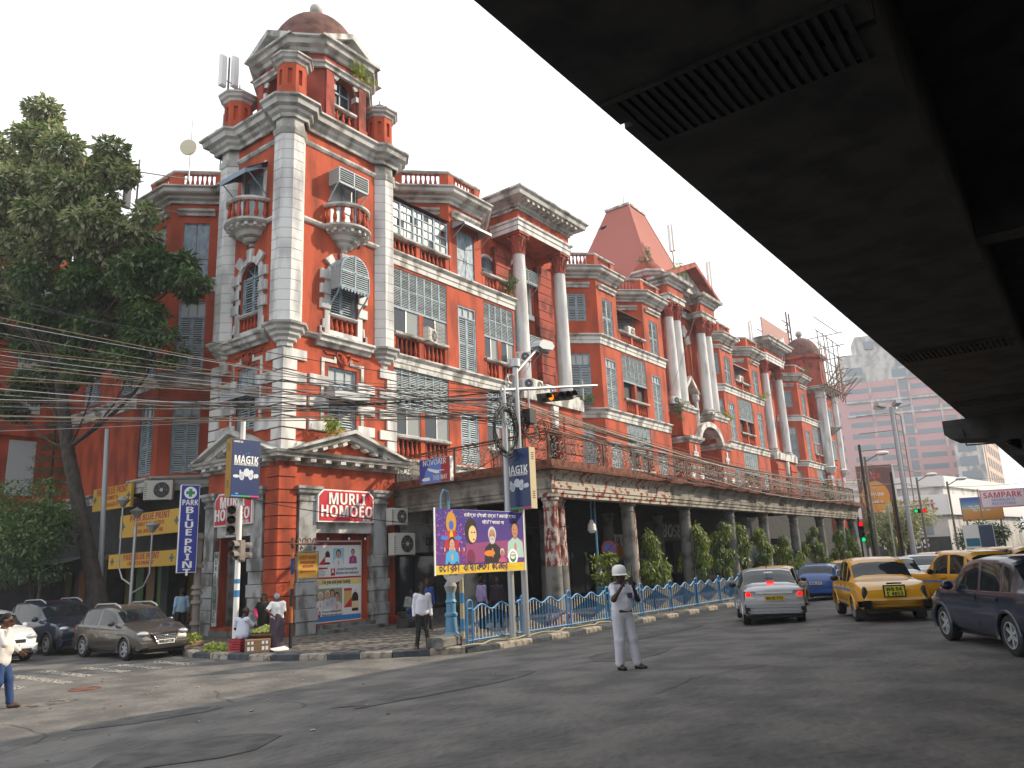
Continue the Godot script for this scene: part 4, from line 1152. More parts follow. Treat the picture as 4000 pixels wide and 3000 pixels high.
func column(p: Vector3,r: float,y0: float,y1: float,cap_h: float) -> void:
	var m := MB.new()
	var prof := []
	for i in 9:
		var t := i/8.0
		prof.append(Vector2(r*(1.0 - 0.14*t*t),y0 + 0.45 + (y1 - y0 - 0.45)*t))
	m.lathe(Vector3(p.x,0,p.z),prof,20,true)
	var o := obj("column",m,M.white,B)
	var bm := MB.new()
	bm.lathe(Vector3(p.x,0,p.z),[Vector2(r*1.35,y0 + 0.12),Vector2(r*1.38,y0 + 0.2),Vector2(r*1.12,y0 + 0.26),Vector2(r*1.12,y0 + 0.32),Vector2(r*1.22,y0 + 0.38),Vector2(r*1.05,y0 + 0.46)],18)
	bm.bb(p.x - r*1.4,p.x + r*1.4,y0,y0 + 0.12,p.z - r*1.4,p.z + r*1.4)
	obj("column_base",bm,M.sooty,o)
	capital(o,Vector3(p.x,y1,p.z),r*0.86,cap_h)

# two-column temple front; F is the recess wall,L its length
func portico(F: Transform3D,L: float,near: bool) -> void:
	var o := F.origin
	var c := o.x + L/2 + (0.2 if near else -0.9)
	var x0 := c - 2.05; var x1 := c + 2.05
	var zc := -0.95
	for x in [x0,x1]: column(Vector3(x,0,zc),0.4,11.35,19.1,1.25)
	# rusticated strips behind the columns
	for x in [x0,x1]:
		for k in 15:
			var q := MB.new(); q.bb(x - 0.75,x + 0.75,11.4 + k*0.56,11.4 + k*0.56 + 0.52,-2.4,-2.05)
			obj("rusticated_course",q,M.redd,B)
	# floor block,pedestal storey with an arch
	var pm := MB.new()
	pm.bb(x0 - 0.9,x1 + 0.9,10.68,11.35,-2.4,-0.35)
	obj("portico_floor",pm,M.trim,B)
	var lm := MB.new()
	wall(lm,x0 - 0.9,x1 + 0.9,6.2,10.68,-0.55,0.5,[Rect2(c - 0.8,6.3,1.6,3.2)])
	arch_fill(lm,c - 0.8,c + 0.8,9.5,-0.55,0.5)
	lm.bb(x0 - 0.9,x0 - 0.88,6.2,10.68,-2.4,-0.56); lm.bb(x1 + 0.88,x1 + 0.9,6.2,10.68,-2.4,-0.56)
	obj("wall",lm,M.red,B)
	for k in 7:
		for s in [-1.0,1.0]:
			var q := MB.new()
			var xa: float = c + s*0.95; var xb: float = c + s*2.9
			q.cbox(minf(xa,xb),maxf(xa,xb),6.4 + k*0.56,6.4 + k*0.56 + 0.5,-0.6,-0.45,0.03)
			obj("rusticated_course",q,M.red,B)
	var ky := MB.new(); ky.poly(PackedVector2Array([Vector2(c - 0.16,9.4),Vector2(c + 0.16,9.4),Vector2(c + 0.26,10.6),Vector2(c - 0.26,10.6)]),-0.6,-0.35)
	obj("keystone",ky,M.white,B)
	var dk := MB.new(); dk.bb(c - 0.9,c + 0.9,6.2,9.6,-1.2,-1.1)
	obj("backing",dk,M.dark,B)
	# entablature
	var E := [Vector3(x0 - 0.55,0,-2.4),Vector3(x0 - 0.55,0,zc + 0.45),Vector3(x1 + 0.55,0,zc + 0.45),Vector3(x1 + 0.55,0,-2.4)]
	var em := MB.new()
	em.bb(x0 - 0.55,x1 + 0.55,20.35,22.1,-2.4,zc + 0.45)
	obj("entablature",em,M.red,B)
	moulding("architrave",lift(E,20.35),[Vector2(0,0),Vector2(0.05,0),Vector2(0.05,0.25),Vector2(0.1,0.27),Vector2(0.1,0.5),Vector2(0.18,0.55),Vector2(0.2,0.66),Vector2(0,0.68)],M.white)
	moulding("portico_cornice",lift(E,21.55),[Vector2(0,0),Vector2(0.1,0),Vector2(0.1,0.14),Vector2(0.22,0.16),Vector2(0.22,0.34),Vector2(0.3,0.38),Vector2(0.8,0.5),Vector2(0.85,0.72),Vector2(0.98,0.82),Vector2(0.98,0.92),Vector2(-0.3,0.98)],M.sooty)
	for i in 11:
		var q := MB.new(); var x := lerpf(x0 - 0.4,x1 + 0.4,i/10.0)
		q.bb(x - 0.1,x + 0.1,21.84,22.04,zc + 0.6,zc + 1.15)
		obj("modillion",q,M.sooty,B)
	for i in 40:
		var q := MB.new(); var x := lerpf(x0 - 0.5,x1 + 0.5,i/39.0)
		q.bb(x - 0.035,x + 0.035,21.6,21.7,zc + 0.54,zc + 0.62)
		obj("dentil",q,M.sooty,B)
	var rm := MB.new(); rm.bb(x0 - 1.0,x1 + 1.0,22.3,22.5,-6,-1.0); rm.bb(x0 - 0.9,x1 + 0.9,20.2,22.3,-6,-2.41)
	obj("wall",rm,M.redd,B)
	# windows between the columns
	var W := Transform3D(Basis.IDENTITY,Vector3(F.origin.x,0,-2.4))
	var m := L/2
	shutters(W,m - 0.85,m + 0.85,16.6,19.0,-0.12,0.0,false,2)
	var fm := MB.new()
	arch_fill(fm,m - 0.85,m + 0.85,19.6,0,0.1)
	obj("wall",fm,M.red,B,W)
	var sm := MB.new(); var pts := PackedVector3Array([Vector3(m - 0.95,16.5,0.05)])
	for k in 17: pts.append(Vector3(m - cos(PI*k/16)*0.98,18.75 + sin(PI*k/16)*0.98,0.05))
	pts.append(Vector3(m + 0.95,16.5,0.05)); sm.tube(pts,0.13,6)
	sm.bb(m - 1.2,m + 1.2,16.2,16.5,0,0.2); sm.poly(PackedVector2Array([Vector2(m - 0.13,19.6),Vector2(m + 0.13,19.6),Vector2(m + 0.2,20.3),Vector2(m - 0.2,20.3)]),0,0.2)
	obj("arch_surround",sm,M.white,B,W)
	shutters(W,m - 0.8,m + 0.8,12.2,14.8,-0.12,0.0,false,2)
	for y: float in [18.2,14.2]:
		var hm := MB.new()
		for s in [m - 0.95,m + 0.95]:
			hm.bb(s - 0.02,s + 0.02,y,y + 0.75,0,0.75)
			hm.tube(PackedVector3Array([Vector3(s,y - 0.9,0.05),Vector3(s,y - 0.5,0.2),Vector3(s,y - 0.2,0.6),Vector3(s,y,0.7)]),0.03,5)
		hm.bb(m - 0.95,m + 0.95,y,y + 0.05,0.7,0.75); hm.bb(m - 0.95,m + 0.95,y + 0.72,y + 0.76,0,0.76); hm.bb(m - 0.02,m + 0.02,y,y + 0.75,0.7,0.75)
		for i in 10: hm.poly(PackedVector2Array([Vector2(m - 0.95 + i*0.19,y),Vector2(m - 0.855 + i*0.19,y - 0.12),Vector2(m - 0.76 + i*0.19,y)]),0.71,0.73)
		var ho := obj("louvred_hood",hm,M.blue,B,W)
		var qm := MB.new()
		for i in 7: qm.box(Vector3(m,y + 0.08 + i*0.095,0.72),Vector3(1.84,0.09,0.012),Basis(Vector3.RIGHT,-0.75))
		stuff(obj("slats",qm,M.slat,ho))

# paired columns,pediment and slated roof in the middle of the front
func central(F: Transform3D,L: float) -> void:
	var zc := -0.75; var zw := -1.6
	var c := 38.35
	redwall(F,0,L,6.0,22.6,[Rect2(L/2 - 1.1,15.0,2.2,4.6)],0.6)
	var dk := MB.new(); dk.bb(c - 1.2,c + 1.2,14.9,19.7,zw - 0.7,zw - 0.6)
	obj("backing",dk,M.dark,B)
	for x in [34.75,36.05,40.65,41.95]: column(Vector3(x,0,zc),0.42,13.0,19.75,1.2)
	for x in [35.4,41.3]:
		var pm := MB.new(); pm.bb(x - 1.3,x + 1.3,10.7,12.6,zw,zc + 0.65)
		obj("pedestal",pm,M.red,B)
		var t := MB.new(); t.sweep([Vector3(x - 1.3,12.5,zw),Vector3(x - 1.3,12.5,zc + 0.65),Vector3(x + 1.3,12.5,zc + 0.65),Vector3(x + 1.3,12.5,zw)],[Vector2(0,0),Vector2(0.06,0),Vector2(0.1,0.16),Vector2(0.2,0.24),Vector2(0.2,0.4),Vector2(-1.2,0.5)])
		obj("pedestal_cap",t,M.sooty,B)
		# porch piers below,with crosses of white blocks
		var qm := MB.new(); qm.bb(x - 0.95,x + 0.95,5.7,10.3,zw,zc + 0.85)
		obj("porch_pier",qm,M.red,B)
		for k in 3:
			for s in [-1.0,1.0]:
				var q := MB.new(); q.cbox(x + s*0.72 - 0.3,x + s*0.72 + 0.3,6.0 + k*0.8,6.42 + k*0.8,zc + 0.8,zc + 0.93,0.02)
				obj("quoin_block",q,M.white,B)
		for b in [[-0.13,0.13,8.7,10.0],[-0.38,0.38,9.2,9.55]]:
			var q := MB.new(); q.cbox(x + b[0],x + b[1],b[2],b[3],zc + 0.82,zc + 0.92 + b[1]*0.05,0.02)
			obj("cross_block",q,M.white,B)
		var cm := MB.new(); cm.sweep([Vector3(x - 0.95,10.2,zw),Vector3(x - 0.95,10.2,zc + 0.85),Vector3(x + 0.95,10.2,zc + 0.85),Vector3(x + 0.95,10.2,zw)],[Vector2(0,0),Vector2(0.08,0),Vector2(0.12,0.14),Vector2(0.28,0.22),Vector2(0.3,0.42),Vector2(-0.9,0.5)])
		cm.sweep([Vector3(x - 0.95,8.25,zw),Vector3(x - 0.95,8.25,zc + 0.85),Vector3(x + 0.95,8.25,zc + 0.85),Vector3(x + 0.95,8.25,zw)],[Vector2(0,0),Vector2(0.1,0.02),Vector2(0.14,0.2),Vector2(-0.5,0.24)])
		obj("porch_cornice",cm,M.trim,B)
	# swept arch hood over the porch
	var am := MB.new()
	var ring := PackedVector2Array(); var inner := PackedVector2Array()
	for i in 21:
		var a := PI*i/20
		ring.append(Vector2(c - cos(a)*2.35,10.3 + sin(a)*1.75)); inner.append(Vector2(c + cos(a)*1.95,10.3 + sin(a)*1.35))
	ring.append_array(inner)
	am.poly(ring,zw,zc + 1.05)
	obj("porch_arch",am,M.trim,B)
	# aedicule between the columns
	var ed := MB.new()
	for s in [-1.0,1.0]:
		ed.poly(PackedVector2Array([Vector2(c + s*1.5,14.6),Vector2(c,15.9),Vector2(c,15.6),Vector2(c + s*1.1,14.6)]),zw,zw + 0.7)
		ed.lathe(Vector3(c + s*1.15,0,zw + 0.35),[Vector2(0.22,11.9),Vector2(0.2,14.0),Vector2(0.32,14.15),Vector2(0.32,14.6)],10)
	obj("aedicule",ed,M.trim,B)
	for a in [-1.15,-0.6,0.0,0.6,1.15]:
		var q := MB.new(); q.poly(PackedVector2Array([Vector2(-0.22,1.1),Vector2(0.22,1.1),Vector2(0.36,2.0),Vector2(-0.36,2.0)]),0,0.12)
		obj("voussoir",q,M.white,B,Transform3D(Basis(Vector3(0,0,1),a),Vector3(c,18.5,zw)))
	# entablature breaking forward over each pair,and the pediment
	var E := [Vector3(34.0,0,zw),Vector3(34.0,0,zc + 0.5),Vector3(36.75,0,zc + 0.5),Vector3(36.75,0,zw + 0.15),Vector3(39.95,0,zw + 0.15),Vector3(39.95,0,zc + 0.5),Vector3(42.7,0,zc + 0.5),Vector3(42.7,0,zw)]
	var em := MB.new()
	em.bb(34.0,36.75,20.95,22.7,zw - 0.5,zc + 0.5); em.bb(39.95,42.7,20.95,22.7,zw - 0.5,zc + 0.5); em.bb(36.75,39.95,20.95,22.7,zw - 0.5,zw + 0.15)
	obj("entablature",em,M.red,B)
	moulding("architrave",lift(E,20.95),[Vector2(0,0),Vector2(0.06,0),Vector2(0.06,0.3),Vector2(0.16,0.36),Vector2(0.16,0.46),Vector2(0,0.48)],M.sooty)
	moulding("portico_cornice",lift(E,22.1),[Vector2(0,0),Vector2(0.1,0),Vector2(0.14,0.16),Vector2(0.3,0.24),Vector2(0.32,0.4),Vector2(0.6,0.46),Vector2(0.66,0.66),Vector2(-0.3,0.72)],M.sooty)
	var pm2 := MB.new()
	for s in [-1.0,1.0]:
		pm2.poly(PackedVector2Array([Vector2(c + s*4.9,22.75),Vector2(c,25.0),Vector2(c,24.6),Vector2(c + s*4.2,22.75)]),zw - 1.0,zc + 1.1)
	obj("pediment",pm2,M.redd,B)
	var tp := MB.new(); tp.poly(PackedVector2Array([Vector2(c - 4.2,22.75),Vector2(c + 4.2,22.75),Vector2(c,24.6)]),zw - 1.0,zc + 0.2)
	obj("tympanum",tp,M.trim,B)
	# domed turrets either side
	for x in [34.9,41.8]:
		var q := MB.new(); q.prismoid(Vector3(x,0,-2.2),[Vector2(1.25,20.2),Vector2(1.25,23.2)])
		for j in 8:
			var qq := MB.new(); qq.bb(-0.1,0.1,21.4,22.9,1.13,1.17)
			q.add(qq,Transform3D(Basis(Vector3.UP,TAU*j/8),Vector3(x,0,-2.2)))
		var o := obj("turret",q,M.redd,B)
		var cp := MB.new(); cp.prismoid(Vector3(x,0,-2.2),[Vector2(1.25,23.1),Vector2(1.35,23.15),Vector2(1.45,23.3),Vector2(1.62,23.4),Vector2(1.62,23.55),Vector2(0.9,23.62)])
		obj("turret_cap",cp,M.trim,o)
		var d := MB.new(); var pr := []
		for i in 9: pr.append(Vector2(cos(PI/2*i/8)*1.15,23.55 + sin(PI/2*i/8)*1.1))
		d.lathe(Vector3(x,0,-2.2),pr,18,true)
		obj("turret_dome",d,M.redd,o)
	# steep slated roof,slate by slate on the two sides in view
	var T0 := Vector3(36.85,31.0,-4.35); var T1 := Vector3(39.55,31.0,-4.35); var T2 := Vector3(39.55,31.0,-6.4); var T3 := Vector3(36.85,31.0,-6.4)
	var B0 := Vector3(33.7,21.5,-1.0); var B1 := Vector3(42.7,21.5,-1.0); var B2 := Vector3(42.7,21.5,-10.0); var B3 := Vector3(33.7,21.5,-10.0)
	var rm := MB.new()
	rm.quad(B0,B1,T1,T0); rm.quad(B1,B2,T2,T1); rm.quad(B2,B3,T3,T2); rm.quad(B3,B0,T0,T3); rm.quad(T0,T1,T2,T3)
	var roof := obj("roof",rm,M.tile,B)
	var tl := MB.new()
	for side in [[B0,B1,T0,T1],[B3,B0,T3,T0]]:
		var nrm: Vector3 = (side[1] - side[0]).cross(side[2] - side[0]).normalized()
		for r in 26:
			for k in 24:
				var u := (k + (0.5 if r % 2 else 0.0))/24.0; var v := r/26.0
				var p := []
				for q in [[0.0,0.0],[0.5,1.0],[0.0,2.0],[-0.5,1.0]]:
					var uu: float = clampf(u + q[0]/24.0,0,1); var vv: float = minf(v + q[1]/26.0,1.0)
					p.append(side[0].lerp(side[1],uu).lerp(side[2].lerp(side[3],uu),vv) + nrm*(0.05 if q[1] < 0.5 else 0.02 if q[1] > 1.5 else 0.035))
				tl.quad(p[0],p[1],p[2],p[3])
	stuff(obj("slates",tl,M.tile,roof))
	var rd := MB.new()
	for e in [[B0,T0],[B1,T1]]: rd.cyl(e[0],e[1],0.1,0.1,6)
	obj("hip_roll",rd,M.tile,roof)
	var ck := MB.new(); ck.bb(36.7,39.7,30.95,31.15,-6.55,-4.2)
	obj("roof_curb",ck,M.trim,roof)
	var cr := MB.new()
	for e in [[Vector3(36.8,31.15,-4.25),Vector3(39.6,31.15,-4.25)],[Vector3(36.8,31.15,-6.5),Vector3(36.8,31.15,-4.25)]]:
		for i in 9:
			var q: Vector3 = e[0].lerp(e[1],i/8.0)
			cr.cyl(q,q + Vector3(0,0.9 if i % 8 else 1.6,0),0.025,0.012,4)
			if i < 8:
				var w: Vector3 = e[0].lerp(e[1],(i + 0.5)/8.0)
				cr.tube(PackedVector3Array([q + Vector3(0,0.1,0),w + Vector3(0,0.6,0),e[0].lerp(e[1],(i + 1)/8.0) + Vector3(0,0.1,0)]),0.015,4)
		cr.cyl(e[0] + Vector3(0,0.7,0),e[1] + Vector3(0,0.7,0),0.018,0.018,4)
	obj("iron_cresting",cr,M.letter,roof)
	var fp := MB.new(); fp.cyl(Vector3(38.2,31,-5.4),Vector3(38.2,37.0,-5.4),0.06,0.03,6)
	obj("flagpole",fp,M.steel,roof)
	# dormer
	var dm := MB.new()
	dm.bb(33.0,36.5,21.5,24.6,-7.6,-6.2)
	obj("dormer",dm,M.redd,roof)
	var dp := MB.new()
	var DF := Transform3D(Basis(Vector3(0,0,1),Vector3.UP,Vector3(-1,0,0)),Vector3(33.0,0,-6.9))
	for s in [-1.0,1.0]: dp.poly(PackedVector2Array([Vector2(s*1.15,24.6),Vector2(0,25.5),Vector2(0,25.2),Vector2(s*0.75,24.6)]),-3.0,0.25)
	dp.bb(-1.1,1.1,24.55,24.68,-3.0,0.2); dp.bb(-0.1,0.1,23.9,24.5,0,0.12)
	obj("dormer_pediment",dp,M.white,roof,DF)
	var dw := MB.new(); dw.bb(-0.4,0.4,22.3,23.8,0.01,0.06)
	obj("window",dw,M.blue,roof,DF)

# far corner tower,plainer,wrapped in bamboo staging
func far_tower() -> void:
	var m := MB.new(); m.bb(71,76.5,0.1,20.1,-4.5,0.0)
	obj("wall",m,M.red,B)
	for c in [Vector3(71.4,0,-0.15),Vector3(76.1,0,-0.15)]:
		var q := MB.new(); q.prismoid(c,[Vector2(0.62,11.0),Vector2(0.62,18.7),Vector2(0.7,18.8),Vector2(0.7,19.0),Vector2(0.62,19.02),Vector2(0.62,19.6)])
		q.prismoid(c,[Vector2(0.2,10.2),Vector2(0.5,10.5),Vector2(0.85,11.0),Vector2(0.6,11.15)])
		obj("corner_pilaster",q,M.white,B)
		for k in 9:
			var qq := MB.new(); var w := 0.5 if k % 2 else 0.9
			qq.bb(c.x - w*0.6,c.x + w*0.6,6.3 + k*0.43,6.68 + k*0.43,-0.3,0.09); obj("quoin_block",qq,M.white,B)
	moulding("main_cornice",[Vector3(71,19.4,-4.5),Vector3(71,19.4,0.2),Vector3(76.5,19.4,0.2),Vector3(76.5,19.4,-4)],CORN,M.sooty)
	var F := at(71,0,0)
	for y in [[7.4,9.9],[12.0,14.2],[15.7,17.8]]: shutters(F,2.05,3.45,y[0],y[1],0.08,0.0,false,1)
	var bm := MB.new(); bm.lathe(Vector3(73.75,0,0),[Vector2(0.1,14.8),Vector2(0.5,15.1),Vector2(0.9,15.4),Vector2(1.1,15.6),Vector2(1.1,15.7),Vector2(0,15.7)],14,false,-PI/2,PI/2)
	obj("balcony",bm,M.sooty,B)
	var lm := MB.new(); lm.prismoid(Vector3(73.8,0,-2.2),[Vector2(2.3,20.1),Vector2(2.3,23.6),Vector2(2.7,23.8),Vector2(2.7,24.1),Vector2(2.1,24.2)])
	obj("lantern_wall",lm,M.redd,B)
	var d := MB.new(); var pr := []
	for i in 9: pr.append(Vector2(cos(PI/2*i/8)*2.1,24.2 + sin(PI/2*i/8)*2.5))
	d.lathe(Vector3(73.8,0,-2.2),pr,20,true)
	obj("dome",d,M.dome,B)
	var fb := MB.new(); fb.ball(Vector3(73.8,27.2,-2.2),Vector3(0.4,0.4,0.4)); fb.cyl(Vector3(73.8,26.5,-2.2),Vector3(73.8,27.0,-2.2),0.3,0.2,8)
	obj("ball_finial",fb,M.sooty,B)
	var sc := thing("scaffold","bamboo scaffolding of poles and planks wrapped round the dome at the far end","scaffold",Vector3(73.8,20.0,-2.2))
	for i in 9:
		var x := lerpf(-4.2,4.2,i/8.0)
		for z in [-3.2,3.2]:
			var q := MB.new(); q.cyl(Vector3(x,-1.0,z),Vector3(x + rng.randf_range(-0.3,0.3),rng.randf_range(4.5,7.0),z + rng.randf_range(-0.2,0.2)),0.06,0.05,5)
			obj("pole",q,M.bamboo,sc)
	for k in 6:
		for z in [-3.2,3.2]:
			var q := MB.new(); q.cyl(Vector3(-5.0,k*1.5,z),Vector3(5.2,k*1.5 + rng.randf_range(-0.4,0.4),z),0.05,0.05,5)
			obj("rail",q,M.bamboo,sc)
		var q2 := MB.new(); q2.cyl(Vector3(4.3,k*1.5,-3.8),Vector3(4.3,k*1.5 + 0.1,4.0),0.05,0.05,5); obj("rail",q2,M.bamboo,sc)
	for k in 16:
		var q := MB.new(); var a := Vector3(rng.randf_range(-4,4),rng.randf_range(-1.5,0.5),3.2)
		q.cyl(a,a + Vector3(rng.randf_range(-1.0,1.0),rng.randf_range(0.5,2.2),rng.randf_range(1.0,2.4)),0.045,0.04,5); obj("brace",q,M.bamboo,sc)
	var hb := thing("hoarding_frame","tall rusty hoarding panel with lattice frame rising behind the far dome","billboard",Vector3(75.0,20.0,-4.5))
	var pn := MB.new(); pn.bb(-7.0,2.6,2.0,8.6,-0.1,0.0)
	obj("panel",pn,mat(lin(0.36,0.2,0.18),0.8),hb)
	for k in 11:
		var q := MB.new(); q.cyl(Vector3(2.8,0.2 + k*0.95,0.2),Vector3(2.8 + 0.9*(k % 2),1.1 + k*0.95,-0.6),0.06,0.06,5); q.cyl(Vector3(2.7,k*1.0,0.15),Vector3(3.8,k*1.0,-0.6),0.06,0.06,5); obj("lattice_bar",q,M.rust,hb)
	for x in [2.7,3.8]:
		var q := MB.new(); q.cyl(Vector3(x,0,0),Vector3(x,11.5,0),0.09,0.09,6); obj("mast",q,M.rust,hb)

func left_flank() -> void:
	# side-street front: polygonal bay beyond the tower,then more of the same
	var V := [Vector3(2.4,0,-40.0),Vector3(2.4,0,-14.1),Vector3(0.95,0,-12.4),Vector3(0.95,0,-10.3),Vector3(2.6,0,-8.65),Vector3(2.6,0,-4.45)]
	for i in V.size() - 1:
		var a: Vector3 = V[i]; var b: Vector3 = V[i + 1]; var F := frame(a,b); var L := (b - a).length(); var c := L/2
		var holes := []
		if i == 2 or i == 3:
			holes = [Rect2(c - 0.6,6.75,1.2,3.3),Rect2(c - 0.6,11.3,1.2,3.5),Rect2(c - 0.6,15.9,1.2,2.85)]
		redwall(F,0,L,6.0,20.2,holes)
		if holes.size():
			plain_door(F,c - 0.58,c + 0.58,15.95,18.7,-0.08)
			label_mould(F,c - 0.85,c + 0.85,19.1)
			shutters(F,c - 0.6,c + 0.6,11.3,14.8,-0.12,0.8,false,2)
			shutters(F,c - 0.6,c + 0.6,6.75,10.05,-0.12,0.7,true,2)
		if i == 0:
			for k in 5: shutters(F,L - 2.6 - k*4,L - 1.3 - k*4,11.5,14.5,0.08,0.0,false,2);
		if i >= 1 and i <= 3: parapet(a,b,20.45,21.5)
	moulding("bay_cornice",lift(V,19.72),CORN,M.sooty)
	moulding("floor_band",lift(V,15.3),BAND,M.trim); moulding("floor_band",lift(V,10.68),BAND,M.trim); moulding("floor_band",lift(V,6.0),BAND,M.sooty)
	var m := MB.new()
	m.bb(3.2,8,0.1,20.2,-40,-4.6)
	obj("rear_block",m,M.red,B)
	# dark shopfronts below
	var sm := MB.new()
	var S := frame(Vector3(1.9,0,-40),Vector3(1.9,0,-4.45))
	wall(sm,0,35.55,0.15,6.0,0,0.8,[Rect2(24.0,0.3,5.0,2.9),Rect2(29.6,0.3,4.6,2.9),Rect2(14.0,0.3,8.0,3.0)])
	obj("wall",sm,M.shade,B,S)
	for s in [[24.0,29.0],[29.6,34.2],[14.0,22.0]]:
		var q := MB.new(); q.bb(s[0],s[1],0.2,3.3,-1.2,-1.1)
		var o := obj("shop_front",q,M.inner,B,S)
		for i in 5:
			var pq := MB.new(); var x := lerpf(s[0],s[1],(i + 0.5)/5.0)
			pq.bb(x - 0.35,x + 0.35,0.5,2.8,-0.9,-0.86)
			obj("display_panel",pq,mat(lin(rng.randf_range(0.03,0.2),rng.randf_range(0.02,0.14),0.02),0.6),o)
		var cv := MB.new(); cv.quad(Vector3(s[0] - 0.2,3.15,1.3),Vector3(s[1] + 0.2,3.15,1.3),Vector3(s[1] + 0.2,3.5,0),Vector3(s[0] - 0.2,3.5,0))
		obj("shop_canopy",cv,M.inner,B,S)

func roof_plants_of_building() -> void: pass

func building() -> void:
	B = thing("colonial_building","red and white colonial corner building with domed tower and long balustraded front","building")
	mesh_baluster = baluster_mesh(0.7).mesh()
	tower()
	shop_story()
	wing()
	far_tower()
	left_flank()

# ---------------------------------------------------------------- arcade in front of the ground floor
func scroll(m: MB,c: Vector3,r: float,turn: float,dirn: float) -> void:
	var p := PackedVector3Array()
	for i in 15:
		var t := i/14.0
		var a := turn + dirn*t*4.6
		var q := r*(1.0 - 0.75*t)
		p.append(c + Vector3(cos(a)*q,sin(a)*q,0))
	m.tube(p,0.02,4)

